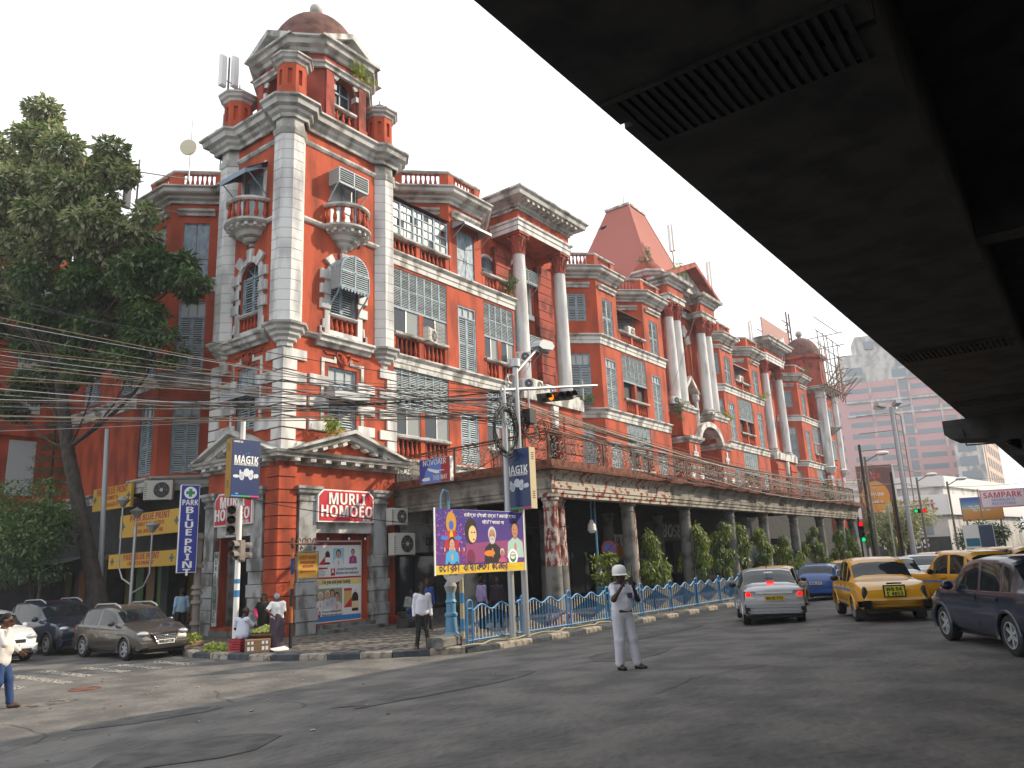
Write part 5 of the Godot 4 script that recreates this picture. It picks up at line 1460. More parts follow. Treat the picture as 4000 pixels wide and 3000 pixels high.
func verandah() -> void:
	var v := thing("verandah","long arcade on peeling columns carrying an ironwork terrace along the pavement","verandah")
	var x1 := 46.0; var z1 := 8.0
	var P := [Vector3(5.7,0,-0.2),Vector3(5.0,0,z1),Vector3(x1,0,z1),Vector3(x1,0,0)]
	var sl := MB.new()
	sl.poly(PackedVector2Array([Vector2(5.7,0.4),Vector2(5.0,-z1),Vector2(x1,-z1),Vector2(x1,0.4)]),5.3,5.5)
	var turned := Transform3D(Basis(Vector3.RIGHT,-PI/2),Vector3.ZERO)
	obj("terrace_slab",sl,M.concrete,v,turned)
	for e in [[P[0],P[1],"beam"],[P[1],Vector3(14.0,0,z1),"peelbeam"],[Vector3(14.0,0,z1),P[2],"beam"]]:
		var m := MB.new()
		m.sweep([e[0],e[1]],[Vector2(-0.5,4.4),Vector2(0.0,4.4),Vector2(0.0,4.52),Vector2(0.04,4.53),Vector2(0.04,4.66),Vector2(0.08,4.67),Vector2(0.08,4.8),Vector2(0.04,4.82),Vector2(0.06,5.05),Vector2(0.16,5.2),Vector2(0.3,5.27),Vector2(-0.5,5.27)])
		obj("fascia_beam",m,M[e[2]],v)
	var g := MB.new()
	g.sweep([P[0],P[1],P[2],P[3]],[Vector2(-0.1,5.28),Vector2(0.42,5.28),Vector2(0.44,5.36),Vector2(0.3,5.38),Vector2(0.28,5.62),Vector2(-0.1,5.64)])
	obj("terrace_edge",g,M.rust,v)
	# ceiling joists seen from below
	for i in 40:
		var q := MB.new(); var x := 5.6 + i*1.02
		q.bb(x,x + 0.12,5.05,5.29,-0.1,z1 - 0.55)
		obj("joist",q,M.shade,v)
	# columns
	var cols := [[5.35,7.7,"peel"],[6.3,7.35,"peel"],[10.9,7.6,"concrete"],[11.55,7.45,"peel"],[16.2,7.6,"concrete"],[21.5,7.6,"concrete"],[26.4,7.6,"concrete"],[31.7,7.6,"concrete"],[37.2,7.6,"concrete"],[42.3,7.6,"concrete"],[45.4,7.6,"concrete"],[5.9,3.6,"concrete"],[10.9,3.6,"concrete"],[16.2,3.6,"concrete"],[21.5,3.6,"concrete"],[31.7,3.6,"concrete"]]
	for c in cols:
		var m := MB.new(); var r := 0.27
		if c[2] == "peel" and c[0] > 11: r = 0.16
		m.lathe(Vector3(c[0],0,c[1]),[Vector2(r*1.35,0.15),Vector2(r*1.35,0.5),Vector2(r*1.08,0.62),Vector2(r*0.92,4.05),Vector2(r*1.0,4.06),Vector2(r*1.0,4.12),Vector2(r*0.92,4.13),Vector2(r*0.95,4.25),Vector2(r*1.15,4.3),Vector2(r*1.15,4.41)],18)
		var o := obj("column",m,M[c[2]],v)
		if c[2] == "peel" and c[0] < 11:
			var b := MB.new(); b.lathe(Vector3(c[0],0,c[1]),[Vector2(r*1.1,0.6),Vector2(r*1.03,2.1)],18)
			obj("bare_base",b,M.concrete,o)
	# railing: panels of scrollwork between posts
	var pm := MB.new()
	for s in [-1.0,1.0]:
		scroll(pm,Vector3(s*0.28,0.5,0),0.22,PI*0.5,s); scroll(pm,Vector3(s*0.28,0.5,0),0.16,PI*1.5,s)
		scroll(pm,Vector3(s*0.2,0.18,0),0.12,0.0,-s); scroll(pm,Vector3(s*0.2,0.78,0),0.1,PI,s); scroll(pm,Vector3(s*0.44,0.2,0),0.1,1.0,s); scroll(pm,Vector3(s*0.46,0.76,0),0.09,2.0,-s)
	for k in 13:
		var a := TAU*k/12.0; var a2 := TAU*(k + 1)/12.0
		if k < 12: pm.cyl(Vector3(cos(a)*0.17,0.5 + sin(a)*0.17,0),Vector3(cos(a2)*0.17,0.5 + sin(a2)*0.17,0),0.02,0.02,4,false)
	for x in [-0.56,-0.5,0.5,0.56]: pm.cyl(Vector3(x,0.02,0),Vector3(x,0.95,0),0.012,0.012,4,false)
	for y in [0.04,0.9]: pm.cyl(Vector3(-0.6,y,0),Vector3(0.6,y,0),0.014,0.014,4,false)
	var pmesh := pm.mesh()
	for e in [[P[0] + Vector3(0.1,5.64,0),P[1] + Vector3(0.12,5.64,-0.12)],[P[1] + Vector3(0.12,5.64,-0.12),P[2] + Vector3(-0.1,5.64,-0.12)],[P[2] + Vector3(-0.1,5.64,-0.12),P[3] + Vector3(-0.1,5.64,0)]]:
		var F := frame(e[0],e[1]); var L: float = (e[1] - e[0]).length(); var n := roundi(L/1.22)
		var rl := MB.new(); rl.bb(0,L,0.98,1.04,-0.05,0.05); rl.bb(0,L,0.9,0.93,-0.02,0.02)
		var ro := obj("terrace_railing",rl,M.rust,v,F)
		for i in n:
			obj("scroll_panel",pmesh,M.oldiron,ro,Transform3D(Basis.from_scale(Vector3(L/n/1.22,1,1)),Vector3(L*(i + 0.5)/n,0,0)))
		for i in range(0,n + 1,3):
			var q := MB.new(); q.bb(L*i/n - 0.035,L*i/n + 0.035,-0.02,1.0,-0.035,0.035)
			obj("post",q,M.rust,ro)
	# stubs of old brackets along the edge
	for i in 14:
		var q := MB.new(); var x := 13.0 + i*2.3
		q.box(Vector3(x,5.42,8.6),Vector3(0.9,0.04,0.14),Basis(Vector3(0,0,1),rng.randf_range(-0.06,0.1)))
		obj("bracket_stub",q,M.black,v)
	var tb := thing("tube_lamp","white tube light fitting on a bracket hanging off the terrace edge","lamp",Vector3(20.6,5.5,8.8),0.4)
	var tm := MB.new(); tm.cyl(Vector3(-0.5,0.15,0.2),Vector3(0.5,-0.1,-0.2),0.05,0.05,8)
	obj("tube",tm,M.letter,tb)
	# shop names in the shade
	var s1 := thing("shop_sign","large pale slanted BOSE letters on the dark shopfront under the arcade","sign",Vector3(31.2,3.9,-0.3))
	var bd := MB.new(); bd.bb(-3.4,3.4,-0.6,0.6,-0.12,-0.02)
	obj("board",bd,M.black,s1)
	letters(s1,"BOSE",0.85,4.6,M.trim,Transform3D(Basis(Vector3(1,0,0),Vector3(0.25,1,0),Vector3(0,0,1)),Vector3.ZERO),true,0.05)
	var s2 := thing("shop_sign","white and orange BLUE DART courier sign board under the arcade","sign",Vector3(24.2,3.0,-0.2))
	var b2 := MB.new(); b2.bb(-1.4,1.4,-0.05,0.65,-0.06,0); obj("board",b2,M.trim,s2)
	var b3 := MB.new(); b3.bb(-1.4,1.4,-0.7,-0.06,-0.06,0); obj("lower_board",b3,mat(lin(0.5,0.2,0.01),0.6),s2)
	letters(s2,"BLUE DART",0.34,2.4,M.letter_navy,at(0,0.3,0))
	var s3 := thing("shop_sign","pale fascia board with the letters DB behind the festival banner","sign",Vector3(8.4,3.3,-0.35))
	var b4 := MB.new(); b4.bb(-2.2,3.0,-0.45,1.3,-0.08,0); obj("board",b4,M.grey,s3)
	letters(s3,"DB",0.32,0.6,M.black,at(-0.5,0.0,0))

# ---------------------------------------------------------------- fittings
func ac_unit(p: Vector3,turn: float,label: String,s := 1.0) -> Node3D:
	var t := thing("air_conditioner",label,"air conditioner",p,turn,"outdoor air conditioner units on the building")
	var w := 0.8*s; var h := 0.56*s; var d := 0.28
	var m := MB.new(); m.cbox(-w/2,w/2,0,h,-d,0.0,0.02); obj("casing",m,M.acwhite,t)
	var f := MB.new(); f.cyl(Vector3(w*0.12,h*0.5,0.001),Vector3(w*0.12,h*0.5,0.012),h*0.4,h*0.4,20); obj("fan_opening",f,M.black,t)
	var g := MB.new()
	for k in 3:
		for j in 20:
			var a := TAU*j/20; var b := TAU*(j + 1)/20; var r := h*(0.16 + 0.11*k)
			g.cyl(Vector3(w*0.12 + cos(a)*r,h*0.5 + sin(a)*r,0.02),Vector3(w*0.12 + cos(b)*r,h*0.5 + sin(b)*r,0.02),0.006,0.006,3,false)
	for j in 6: g.cyl(Vector3(w*0.12,h*0.5,0.02),Vector3(w*0.12 + cos(TAU*j/6)*h*0.39,h*0.5 + sin(TAU*j/6)*h*0.39,0.02),0.006,0.006,3,false)
	obj("fan_guard",g,M.steel,t)
	var c := MB.new(); c.cyl(Vector3(w*0.12,h*0.5,0.018),Vector3(w*0.12,h*0.5,0.03),h*0.09,h*0.09,12); obj("fan_hub",c,M.acwhite,t)
	var v := MB.new()
	for j in 8: v.bb(-w/2 + 0.03,-w/2 + 0.13,h*0.12 + j*h*0.1,h*0.12 + j*h*0.1 + 0.02,0.001,0.008)
	obj("vent_slots",v,M.black,t)
	var b := MB.new(); b.bb(-w/2 + 0.05,-w/2 + 0.09,-0.05,-0.002,-d - 0.1,0.02); b.bb(w/2 - 0.09,w/2 - 0.05,-0.05,-0.002,-d - 0.1,0.02); obj("bracket",b,M.iron,t)
	return t

func fittings() -> void:
	ac_unit(Vector3(5.05,3.9,0.75),0,"white air conditioner unit on the red jamb, upper of the two beside the shop door",1.15)
	ac_unit(Vector3(5.3,2.75,0.75),0,"larger white air conditioner unit with curled hose, lower of the two beside the shop door",1.5)
	ac_unit(Vector3(7.6,11.95,0.35),0.3,"caged air conditioner unit hanging below the sliding windows right of the tower",1.1)
	ac_unit(Vector3(14.6,12.4,0.2),-0.9,"upper air conditioner unit left of the first white column",0.95)
	ac_unit(Vector3(14.8,11.0,0.2),-0.9,"lower air conditioner unit left of the first white column",0.95)
	ac_unit(Vector3(17.6,11.5,-1.0),0,"left of two air conditioner units between the first pair of columns",1.1)
	ac_unit(Vector3(18.8,11.4,-1.0),0,"right of two air conditioner units between the first pair of columns",1.1)
	ac_unit(Vector3(0.75,5.55,-9.6),-0.8,"white air conditioner unit on the side street wall above the yellow chemist board",1.5)
	ac_unit(Vector3(28.6,16.95,-0.7),0,"boxy air conditioner unit in the dark top loggia with the mossy roof",1.2)
	ac_unit(Vector3(48.8,16.95,-0.7),0,"air conditioner unit in the far top loggia beside the louvred window",1.2)
	ac_unit(Vector3(34.0,13.0,-0.4),-0.5,"small air conditioner unit beside the pedestal of the paired columns",0.9)
	var cage := thing("ac_cage","rusty wire cage round the air conditioner right of the tower","cage",Vector3(7.6,11.9,0.2),0.3)
	var m := MB.new()
	for i in 8: m.cyl(Vector3(-0.6 + i*0.17,0,0.4),Vector3(-0.6 + i*0.17,0.75,0.4),0.008,0.008,3,false)
	for j in 5:
		m.cyl(Vector3(-0.6,j*0.19,0.4),Vector3(0.6,j*0.19,0.4),0.008,0.008,3,false); m.cyl(Vector3(-0.6,j*0.19,-0.4),Vector3(-0.6,j*0.19,0.4),0.008,0.008,3,false); m.cyl(Vector3(0.6,j*0.19,-0.4),Vector3(0.6,j*0.19,0.4),0.008,0.008,3,false)
	obj("wires",m,M.iron,cage)
	# roof aerials
	for a in [[Vector3(-0.1,21.9,-4.3),2.4,"white cellular antenna panel standing behind the left corner turret"],[Vector3(37.3,24.6,-1.0),3.6,"white cellular antenna pair beside the left central turret"],[Vector3(44.6,22.0,-1.0),5.2,"tall cellular antenna mast right of the central pediment"],[Vector3(54.2,20.6,-1.2),3.4,"cluster of cellular antennas on the far bay parapet"],[Vector3(63.0,21.5,-1.0),2.6,"single pale antenna panel near the far dome"]]:
		var t := thing("cell_antenna",a[2],"antenna",a[0])
		var p := MB.new(); p.cyl(Vector3.ZERO,Vector3(0,a[1],0),0.05,0.04,6); obj("mast",p,M.iron,t)
		for s in [[-0.28,0.0],[0.3,0.25]]:
			var q := MB.new(); q.cbox(s[0] - 0.15,s[0] + 0.15,a[1]*0.35 + s[1],a[1]*0.98 + s[1],-0.1,0.1,0.05); obj("antenna_panel",q,M.letter,t)
			var k := MB.new(); k.cyl(Vector3(0,a[1]*0.5,0),Vector3(s[0],a[1]*0.5,0),0.025,0.025,4); obj("arm",k,M.iron,t)
	var ra := thing("cell_antenna","grey antenna panel held off the left flank parapet on long arms","antenna",Vector3(-1.5,16.5,-9.2))
	var rp := MB.new(); rp.cyl(Vector3(0.2,0,0),Vector3(0.2,4.2,0),0.04,0.04,6); rp.cyl(Vector3(0.2,3.6,0),Vector3(2.4,4.0,0.3),0.03,0.03,5); rp.cyl(Vector3(0.2,2.0,0),Vector3(2.4,2.2,0.3),0.03,0.03,5); obj("frame",rp,M.iron,ra)
	var rq := MB.new(); rq.cbox(-0.35,-0.05,1.7,4.0,-0.15,0.05,0.05); obj("antenna_panel",rq,M.letter,ra)
	for d in [[Vector3(0.9,22.15,-9.0),0.4,"round cream dish aerial on a thin mast above the left flank parapet"],[Vector3(0.2,21.0,-5.2),0.25,"small white dish aerial beside the left corner turret"]]:
		var t := thing("dish_aerial",d[2],"aerial",d[0],-0.9)
		var q := MB.new(); q.lathe(Vector3.ZERO,[Vector2(0,-0.08),Vector2(d[1]*0.6,-0.03),Vector2(d[1],0.08),Vector2(d[1],0.16),Vector2(0,0.17)],18,false,0,TAU,Basis(Vector3.RIGHT,PI/2)); obj("dish",q,mat(lin(0.62,0.58,0.42),0.5),t)
		var p := MB.new(); p.cyl(Vector3(0,-1.6,-0.12),Vector3(0.05,d[1]*4.5,-0.12),0.035,0.03,6); obj("mast",p,M.steel,t)

func poster_print(im: Image,key: int) -> void: pass

func circle_print(parent: Node,x: float,y: float,rx: float,ry: float,mt: Material,z := 0.004) -> void:
	var m := MB.new(); var k := 20
	for i in k:
		m.tri(Vector3(x,y,z),Vector3(x + cos(TAU*i/k)*rx,y + sin(TAU*i/k)*ry,z),Vector3(x + cos(TAU*(i + 1)/k)*rx,y + sin(TAU*(i + 1)/k)*ry,z))
	obj("print",m,mt,parent)

func led_box(p: Vector3,turn: float,side: Material,label: String) -> void:
	var w := 1.02; var h := 1.82; var d := 0.3
	var t := thing("light_box_sign",label,"sign",p,turn)
	var m := MB.new(); m.bb(-w/2,w/2,-h/2,h/2,-d,-0.001); obj("box",m,side,t)
	var f := MB.new(); f.bb(-w/2 + 0.01,w/2 - 0.01,-h/2 + 0.01,h/2 - 0.01,0.0,0.012); obj("front_panel",f,M.navy,t)
	var L := at(0,0,0.012)
	letters(t,"CENTURY LED",0.055,0.32,M.letter,L*at(-0.3,h*0.45,0))
	letters(t,"MAGIK",0.24,0.86,M.letter,L*at(0.0,h*0.145,0),true,0.006)
	letters(t,"LED LIGHTING SOLUTIONS",0.075,0.84,M.letter,L*at(0,h*0.065,0),true)
	for c in [[-0.22,0.28,Color(0.7,0.1,0.25)],[-0.02,0.26,Color(0.1,0.5,0.8)],[-0.12,0.235,Color(0.2,0.6,0.9)],[0.06,0.275,Color(0.2,0.7,0.2)]]: circle_print(t,c[0] + 0.02,c[1]*h - 0.02,0.02,0.02,mat(c[2],0.5),0.016)
	for c in [[-0.34,-0.2,0.11,0.05],[-0.14,-0.19,0.09,0.13],[0.03,-0.1,0.11,0.13],[0.18,-0.18,0.09,0.12],[0.2,-0.09,0.07,0.08],[0.32,-0.18,0.04,0.07],[0.39,-0.17,0.07,0.07],[-0.2,-0.1,0.03,0.08]]: circle_print(t,c[0],c[1]*h*0.72,c[2],c[3],mat(lin(0.55,0.58,0.64),0.5),0.0165 + 0.0006*absf(c[0]))
	for c in [[0.18,-0.18,0.05,0.07],[-0.14,-0.19,0.065,0.1]]: circle_print(t,c[0],c[1]*h*0.72,c[2],c[3],mat(lin(0.38,0.41,0.5),0.5),0.018)
	for k in 3:
		var q := MB.new(); q.bb(-w/2 + 0.02 + k*0.33,-w/2 + 0.35 + k*0.33,-h/2 + 0.02,-h/2 + 0.06,0.012,0.015); obj("colour_strip",q,mat([Color(0.1,0.55,0.85),Color(0.1,0.65,0.3),Color(0.8,0.1,0.5)][k],0.5),t)
	letters(t,"LED",0.04,0.3,M.letter,L*at(-0.3,-h*0.44,0),false)
	for y in [-0.6,0.55]:
		var q := MB.new()
		for k in 4: q.bb(-w/2 - 0.004,-w/2 - 0.001,y + k*0.06,y + k*0.06 + 0.025,-0.22,-0.1); q.bb(w/2 + 0.001,w/2 + 0.004,y + k*0.06,y + k*0.06 + 0.025,-0.22,-0.1)
		obj("vent_slots",q,M.black,t)

func post(called: String,label: String,p: Vector3,h: float,r: float,mt: Material,bands: Array = []) -> Node3D:
	var t := thing(called,label,"post",p)
	var m := MB.new(); m.cyl(Vector3.ZERO,Vector3(0,h,0),r,r*0.9,12); obj("pole",m,mt,t)
	for b in bands:
		var q := MB.new(); q.cyl(Vector3(0,b[0],0),Vector3(0,b[1],0),r*1.03,r*1.03,12); obj("band",q,b[2],t)
	return t

func signal_head(t: Node3D,p: Vector3,dirs: Basis,n: int,across: bool,lit: Dictionary,mt: Material) -> void:
	var s := 0.3
	var L := s*n
	var m := MB.new()
	if across: m.cbox(-L/2,L/2,-s/2,s/2,-0.2,0,0.02)
	else: m.cbox(-s/2,s/2,-L/2,L/2,-0.2,0,0.02)
	var T := Transform3D(dirs,p)
	var o := obj("signal_housing",m,mt,t,T)
	for i in n:
		var c := (i - (n - 1)/2.0)*s
		var q := Vector3(c,0,0) if across else Vector3(0,-c,0)
		var l := MB.new(); l.lathe(q,[Vector2(0.12,0.004),Vector2(0.09,0.03),Vector2(0,0.045)],16,true,0,TAU,Basis(Vector3.RIGHT,PI/2))
		obj("signal_lens",l,lit[i] if lit.has(i) else M.black,o)
		var v := MB.new()
		for k in 12:
			var a := -0.25 + (PI + 0.5)*k/12; var b := -0.25 + (PI + 0.5)*(k + 1)/12
			v.quad(q + Vector3(cos(a)*0.135,sin(a)*0.135,0),q + Vector3(cos(a)*0.135,sin(a)*0.135,0.22),q + Vector3(cos(b)*0.135,sin(b)*0.135,0.22),q + Vector3(cos(b)*0.135,sin(b)*0.135,0))
		obj("visor",v,mt,o)

func signs_and_posts() -> void:
	var amber := glow(Color(1.0,0.5,0.03),1.6); var redl := glow(Color(1.0,0.06,0.03),1.8); var green := glow(Color(0.05,0.8,0.45),1.2)
	# left corner: white signal post with light box
	var p1 := post("signal_post","white painted post with blue bands carrying grey traffic signals before the corner shop",Vector3(-2.35,0.15,1.2),6.9,0.085,M.letter,[[1.45,1.65,M.rail_blue],[1.85,1.98,M.rail_blue]])
	signal_head(p1,Vector3(-0.35,3.75,0.1),Basis(Vector3.UP,-0.6),3,false,{},M.iron)
	signal_head(p1,Vector3(-0.1,2.85,0.05),Basis(Vector3.UP,-1.35),2,false,{},M.iron)
	signal_head(p1,Vector3(0.2,2.8,0.0),Basis(Vector3.UP,1.3),2,false,{},M.iron)
	led_box(Vector3(-2.4,5.5,1.5),0,mat(lin(0.3,0.17,0.03),0.7),"navy LED lighting box with rusty yellow side on the left signal post")
	# orange and black post with the hanging board
	var p2 := post("sign_post","slim orange and black striped post with a scrolled bracket on the pavement corner",Vector3(-2.1,0.15,3.55),3.1,0.05,mat(lin(0.4,0.12,0.03),0.7),[[0.0,0.7,M.black],[1.15,1.65,M.black],[2.05,2.5,M.navy],[2.8,3.1,M.rust]])
	var br := MB.new(); br.cyl(Vector3(-0.1,2.92,0),Vector3(0.95,2.92,0),0.03,0.03,6)
	for k in 5: scroll(br,Vector3(0.05 + k*0.19,3.02,0),0.09,PI*1.2,-1.0);
	for x in [0.3,0.8]: br.cyl(Vector3(x,2.65,0),Vector3(x,2.92,0),0.015,0.015,4); scroll(br,Vector3(x,2.78,0),0.06,0,1)
	obj("bracket",br,M.rust,p2)
	var hs := thing("hanging_sign","small square yellow guest house sign with a red arrow hanging from the striped post","sign",Vector3(-1.55,2.45,3.55))
	var hb := MB.new(); hb.bb(-0.36,0.36,-0.36,0.36,-0.02,0.02); obj("board",hb,mat(lin(0.42,0.25,0.02),0.6),hs)
	var hf := MB.new(); for s in [-0.39,0.39]: hf.cyl(Vector3(s,-0.4,0),Vector3(s,0.4,0),0.018,0.018,5); hf.cyl(Vector3(-0.39,s,0),Vector3(0.39,s,0),0.018,0.018,5)
	obj("frame",hf,M.iron,hs)
	letters(hs,"GUEST HOUSE",0.11,0.62,M.letter_red,at(0,0.23,0.02)); letters(hs,"30 WELLESLEY ROAD",0.07,0.55,M.letter_red,at(0,0.08,0.02)); letters(hs,"KOLKATA",0.07,0.4,M.letter_red,at(0,-0.03,0.02))
	var ar := MB.new(); ar.bb(-0.24,0.3,-0.2,-0.16,0.022,0.026); ar.poly(PackedVector2Array([Vector2(-0.32,-0.18),Vector2(-0.22,-0.13),Vector2(-0.22,-0.23)]),0.022,0.027); obj("arrow",ar,M.letter_red,hs)
	# shop boards on the tower
	for e in [[Vector3(2.7,4.57,0.36),0.0,2.66,"red MURLI HOMOEO board with clipped corners over the poster door"],[Vector3(-0.36,4.58,-2.25),-PI/2,2.3,"shaded red MURLI HOMOEO board behind the left signal post"]]:
		var t := thing("shop_sign",e[3],"sign",e[0],e[1])
		var w: float = e[2]; var h := 1.18; var k := 0.22
		var o := PackedVector2Array([Vector2(-w/2,-h/2),Vector2(w/2,-h/2),Vector2(w/2,h/2 - k),Vector2(w/2 - k,h/2),Vector2(-w/2 + k,h/2),Vector2(-w/2,h/2 - k)])
		var m := MB.new(); m.poly(o,-0.1,0.0); obj("rim",m,M.letter,t)
		var i := PackedVector2Array(); for q in o: i.append(q*Vector2(1 - 0.05/w*2,1 - 0.05/h*2))
		var m2 := MB.new(); m2.poly(i,0.0,0.015); obj("face",m2,M.sign_red,t)
		letters(t,"MURLI",0.42,w*0.66,M.letter,at(0.0,0.25,0.015),true,0.03); letters(t,"HOMOEO",0.42,w*0.92,M.letter,at(0.0,-0.2,0.015),true,0.03); letters(t,"RETAIL",0.12,0.4,M.letter,at(w*0.36,-0.5,0.015))
	var mv := thing("shop_sign","narrow upright MURLI HOMOEO panel with green letters beside the left shop door","sign",Vector3(-0.3,1.9,-3.25),-PI/2)
	var mb := MB.new(); mb.bb(-0.13,0.13,-1.4,1.2,-0.04,0); obj("board",mb,M.trim,mv)
	var word := "MURLIHOMOEO"
	for k in word.length(): letters(mv,word[k],0.17,0.18,mat(lin(0.03,0.12,0.09),0.6),at(0,1.05 - k*0.225,0))
	poster_door()
	# upright blue chemist sign on an old cast post
	var cp := post("cast_iron_post","dark fluted cast iron post behind the upright blue chemist sign",Vector3(-1.3,0.15,-2.75),3.6,0.13,M.iron)
	for y in [0.0,0.5,1.2,1.5,1.7,2.4,3.4]:
		var q := MB.new(); q.cyl(Vector3(0,y,0),Vector3(0,y + 0.12,0),0.2,0.17,14); obj("collar",q,M.iron,cp)
	var us := thing("upright_sign","tall blue upright chemist sign reading PARK BLUE PRINT with a green cross on top","sign",Vector3(-1.82,3.9,-2.6),-0.35)
	var ub := MB.new(); ub.bb(-0.31,0.31,-1.5,1.5,-0.16,0); obj("box",ub,M.letter,us)
	var uf := MB.new(); uf.bb(-0.29,0.29,-1.48,1.48,0,0.012); obj("front_panel",uf,M.sign_blue,us)
	circle_print(us,0,1.22,0.21,0.21,M.letter,0.016)
	var cr := MB.new(); cr.bb(-0.14,0.14,1.165,1.275,0.016,0.02); cr.bb(-0.055,0.055,1.08,1.36,0.0161,0.0204); obj("green_cross",cr,mat(lin(0.02,0.22,0.12),0.5),us)
	letters(us,"PARK",0.19,0.52,M.letter,at(0,0.88,0.012))
	var w2 := "BLUEPRINT"
	for k in w2.length(): letters(us,w2[k],0.22,0.36,M.letter,at(0,(0.62 - k*0.255) if k < 4 else (0.55 - k*0.255),0.012)*Transform3D(Basis.from_scale(Vector3(1.6,1,1)),Vector3.ZERO))
	# yellow chemist boards on the flank
	for e in [[Vector3(0.65,5.95,-13.5),3.6,1.05,["PARK BLUE PRINT","CHEMIST &","DRUGGISTS"],"upper yellow PARK BLUE PRINT chemist board half behind the leaning tree"],[Vector3(0.6,4.55,-9.9),5.0,0.98,["PARK BLUE PRINT","CHEMIST & DRUGGISTS","ROAD, KOLKATA - 700"],"middle yellow PARK BLUE PRINT board left of the blue upright sign"],[Vector3(0.5,3.05,-10.2),5.6,0.62,["PARK BLUE PRINT","CHEMIST & DRUGGIST"],"lowest yellow PARK BLUE PRINT board over the dark shopfront"]]:
		var t := thing("chemist_board",e[4],"sign",e[0],-PI/2)
		var m := MB.new(); m.bb(-e[1]/2,e[1]/2,-e[2]/2,e[2]/2,-0.12,0); obj("board",m,M.ylw,t)
		var hh: float = e[2]/(e[3].size() + 0.3)
		for k in e[3].size(): letters(t,e[3][k],hh*(0.95 if k == 0 else 0.55),e[1]*(0.8 if k == 0 else 0.6),M.letter_red,at(0,e[2]*0.5 - hh*(k + 0.62),0))
		for s in [-0.44,0.44]:
			var q := MB.new(); q.bb(e[1]*s - 0.16,e[1]*s + 0.16,-0.05,0.05,0.001,0.006); q.bb(e[1]*s - 0.05,e[1]*s + 0.05,-0.16,0.16,0.0011,0.0065); obj("cross",q,mat(lin(0.03,0.12,0.1),0.5),t)
	# right corner: twin poles with street lamp,signal arm,coils and light box
	var p3 := post("signal_post","grey pole holding the horizontal signal arm among cable coils",Vector3(1.62,0.15,8.72),7.4,0.09,M.steel)
	var arm := MB.new(); arm.cyl(Vector3(-0.1,7.25,0),Vector3(5.4,8.25,0.15),0.06,0.045,10); arm.cyl(Vector3(1.25,6.75,0.05),Vector3(1.25,7.55,0.05),0.03,0.03,6); arm.cyl(Vector3(4.5,7.6,0.1),Vector3(4.5,8.3,0.1),0.03,0.03,6)
	obj("signal_arm",arm,M.steel,p3)
	signal_head(p3,Vector3(2.85,7.48,0.1),Basis(Vector3(0,0,1),0.18)*Basis(Vector3.UP,-0.25),5,true,{1: amber},M.black)
	var bx := MB.new(); bx.bb(1.0,1.35,6.35,6.8,-0.1,0.25); obj("junction_box",bx,M.black,p3)
	var p4 := post("street_lamp","tall grey street lamp pole with a cobra head over the amber signal",Vector3(2.25,0.15,8.75),8.3,0.1,M.steel)
	var lh := MB.new(); lh.cyl(Vector3(0,8.1,0),Vector3(0,8.35,0),0.17,0.17,12); lh.cyl(Vector3(0,7.9,0),Vector3(1.25,9.0,0.1),0.06,0.04,8); obj("lamp_arm",lh,M.steel,p4)
	var hd := MB.new(); hd.poly(PackedVector2Array([Vector2(-0.1,-0.03),Vector2(0.1,-0.12),Vector2(0.68,-0.12),Vector2(0.82,0.02),Vector2(0.7,0.16),Vector2(0.2,0.2),Vector2(0.0,0.1)]),-0.17,0.17); obj("lamp_head",hd,M.zinc,p4,Transform3D(Basis(Vector3(0,0,1),0.12),Vector3(1.1,9.0,0.1)))
	var gl := MB.new(); gl.ball(Vector3(1.55,8.92,0.1),Vector3(0.28,0.1,0.14)); obj("lamp_glass",gl,M.grey,p4)
	led_box(Vector3(1.92,4.71,8.86),-PI/2,mat(lin(0.5,0.42,0.26),0.6),"navy LED lighting box with cream side on the right lamp pole above the fence")
	# airline arrow board on the terrace railing
	var nv := thing("airline_sign","blue and red NOVOAIR this way board fixed to the terrace railing","sign",Vector3(4.72,5.78,2.95),-PI/2)
	var nb := MB.new(); nb.bb(-0.78,0.78,-0.46,0.46,-0.18,-0.001); obj("box",nb,M.letter,nv)
	var n1 := MB.new(); n1.bb(-0.77,0.77,-0.45,0.45,0,0.01); obj("front_panel",n1,mat(lin(0.05,0.06,0.3),0.4),nv)
	var n2 := MB.new(); n2.poly(PackedVector2Array([Vector2(-0.62,-0.45),Vector2(0.34,-0.45),Vector2(0.38,0.45),Vector2(0.2,0.45),Vector2(-0.2,0.3),Vector2(-0.45,0.0)]),0.01,0.013); obj("light_field",n2,mat(lin(0.12,0.22,0.6),0.4),nv)
	var n3 := MB.new(); n3.bb(0.34,0.77,-0.45,0.45,0.0132,0.016); obj("red_field",n3,mat(lin(0.35,0.03,0.03),0.4),nv)
	letters(nv,"NOVOAIR",0.2,1.4,M.letter,at(0,0.3,0.016),false); letters(nv,"THIS WAY",0.17,0.72,M.letter,at(0.28,-0.29,0.016),false)
	var aw := MB.new(); aw.poly(PackedVector2Array([Vector2(-0.66,-0.32),Vector2(-0.55,-0.25),Vector2(-0.24,-0.25),Vector2(-0.24,-0.37),Vector2(-0.58,-0.37)]),0.0165,0.019); obj("arrow",aw,M.letter,nv)
	var pl := MB.new(); pl.poly(PackedVector2Array([Vector2(-0.36,0.06),Vector2(-0.3,0.1),Vector2(0.1,0.0),Vector2(0.22,-0.04),Vector2(0.26,-0.12),Vector2(0.1,-0.13),Vector2(-0.28,0.0)]),0.017,0.02); pl.poly(PackedVector2Array([Vector2(0.0,0.0),Vector2(0.5,-0.02),Vector2(0.5,-0.04),Vector2(0.05,-0.05)]),0.0172,0.0206); obj("aeroplane_print",pl,M.letter,nv)
	# far signals and masts along the road
	var fs := post("signal_post","distant signal post with red and green lamps lit beside the far end of the arcade",Vector3(32.25,0.15,11.2),3.9,0.06,M.black)
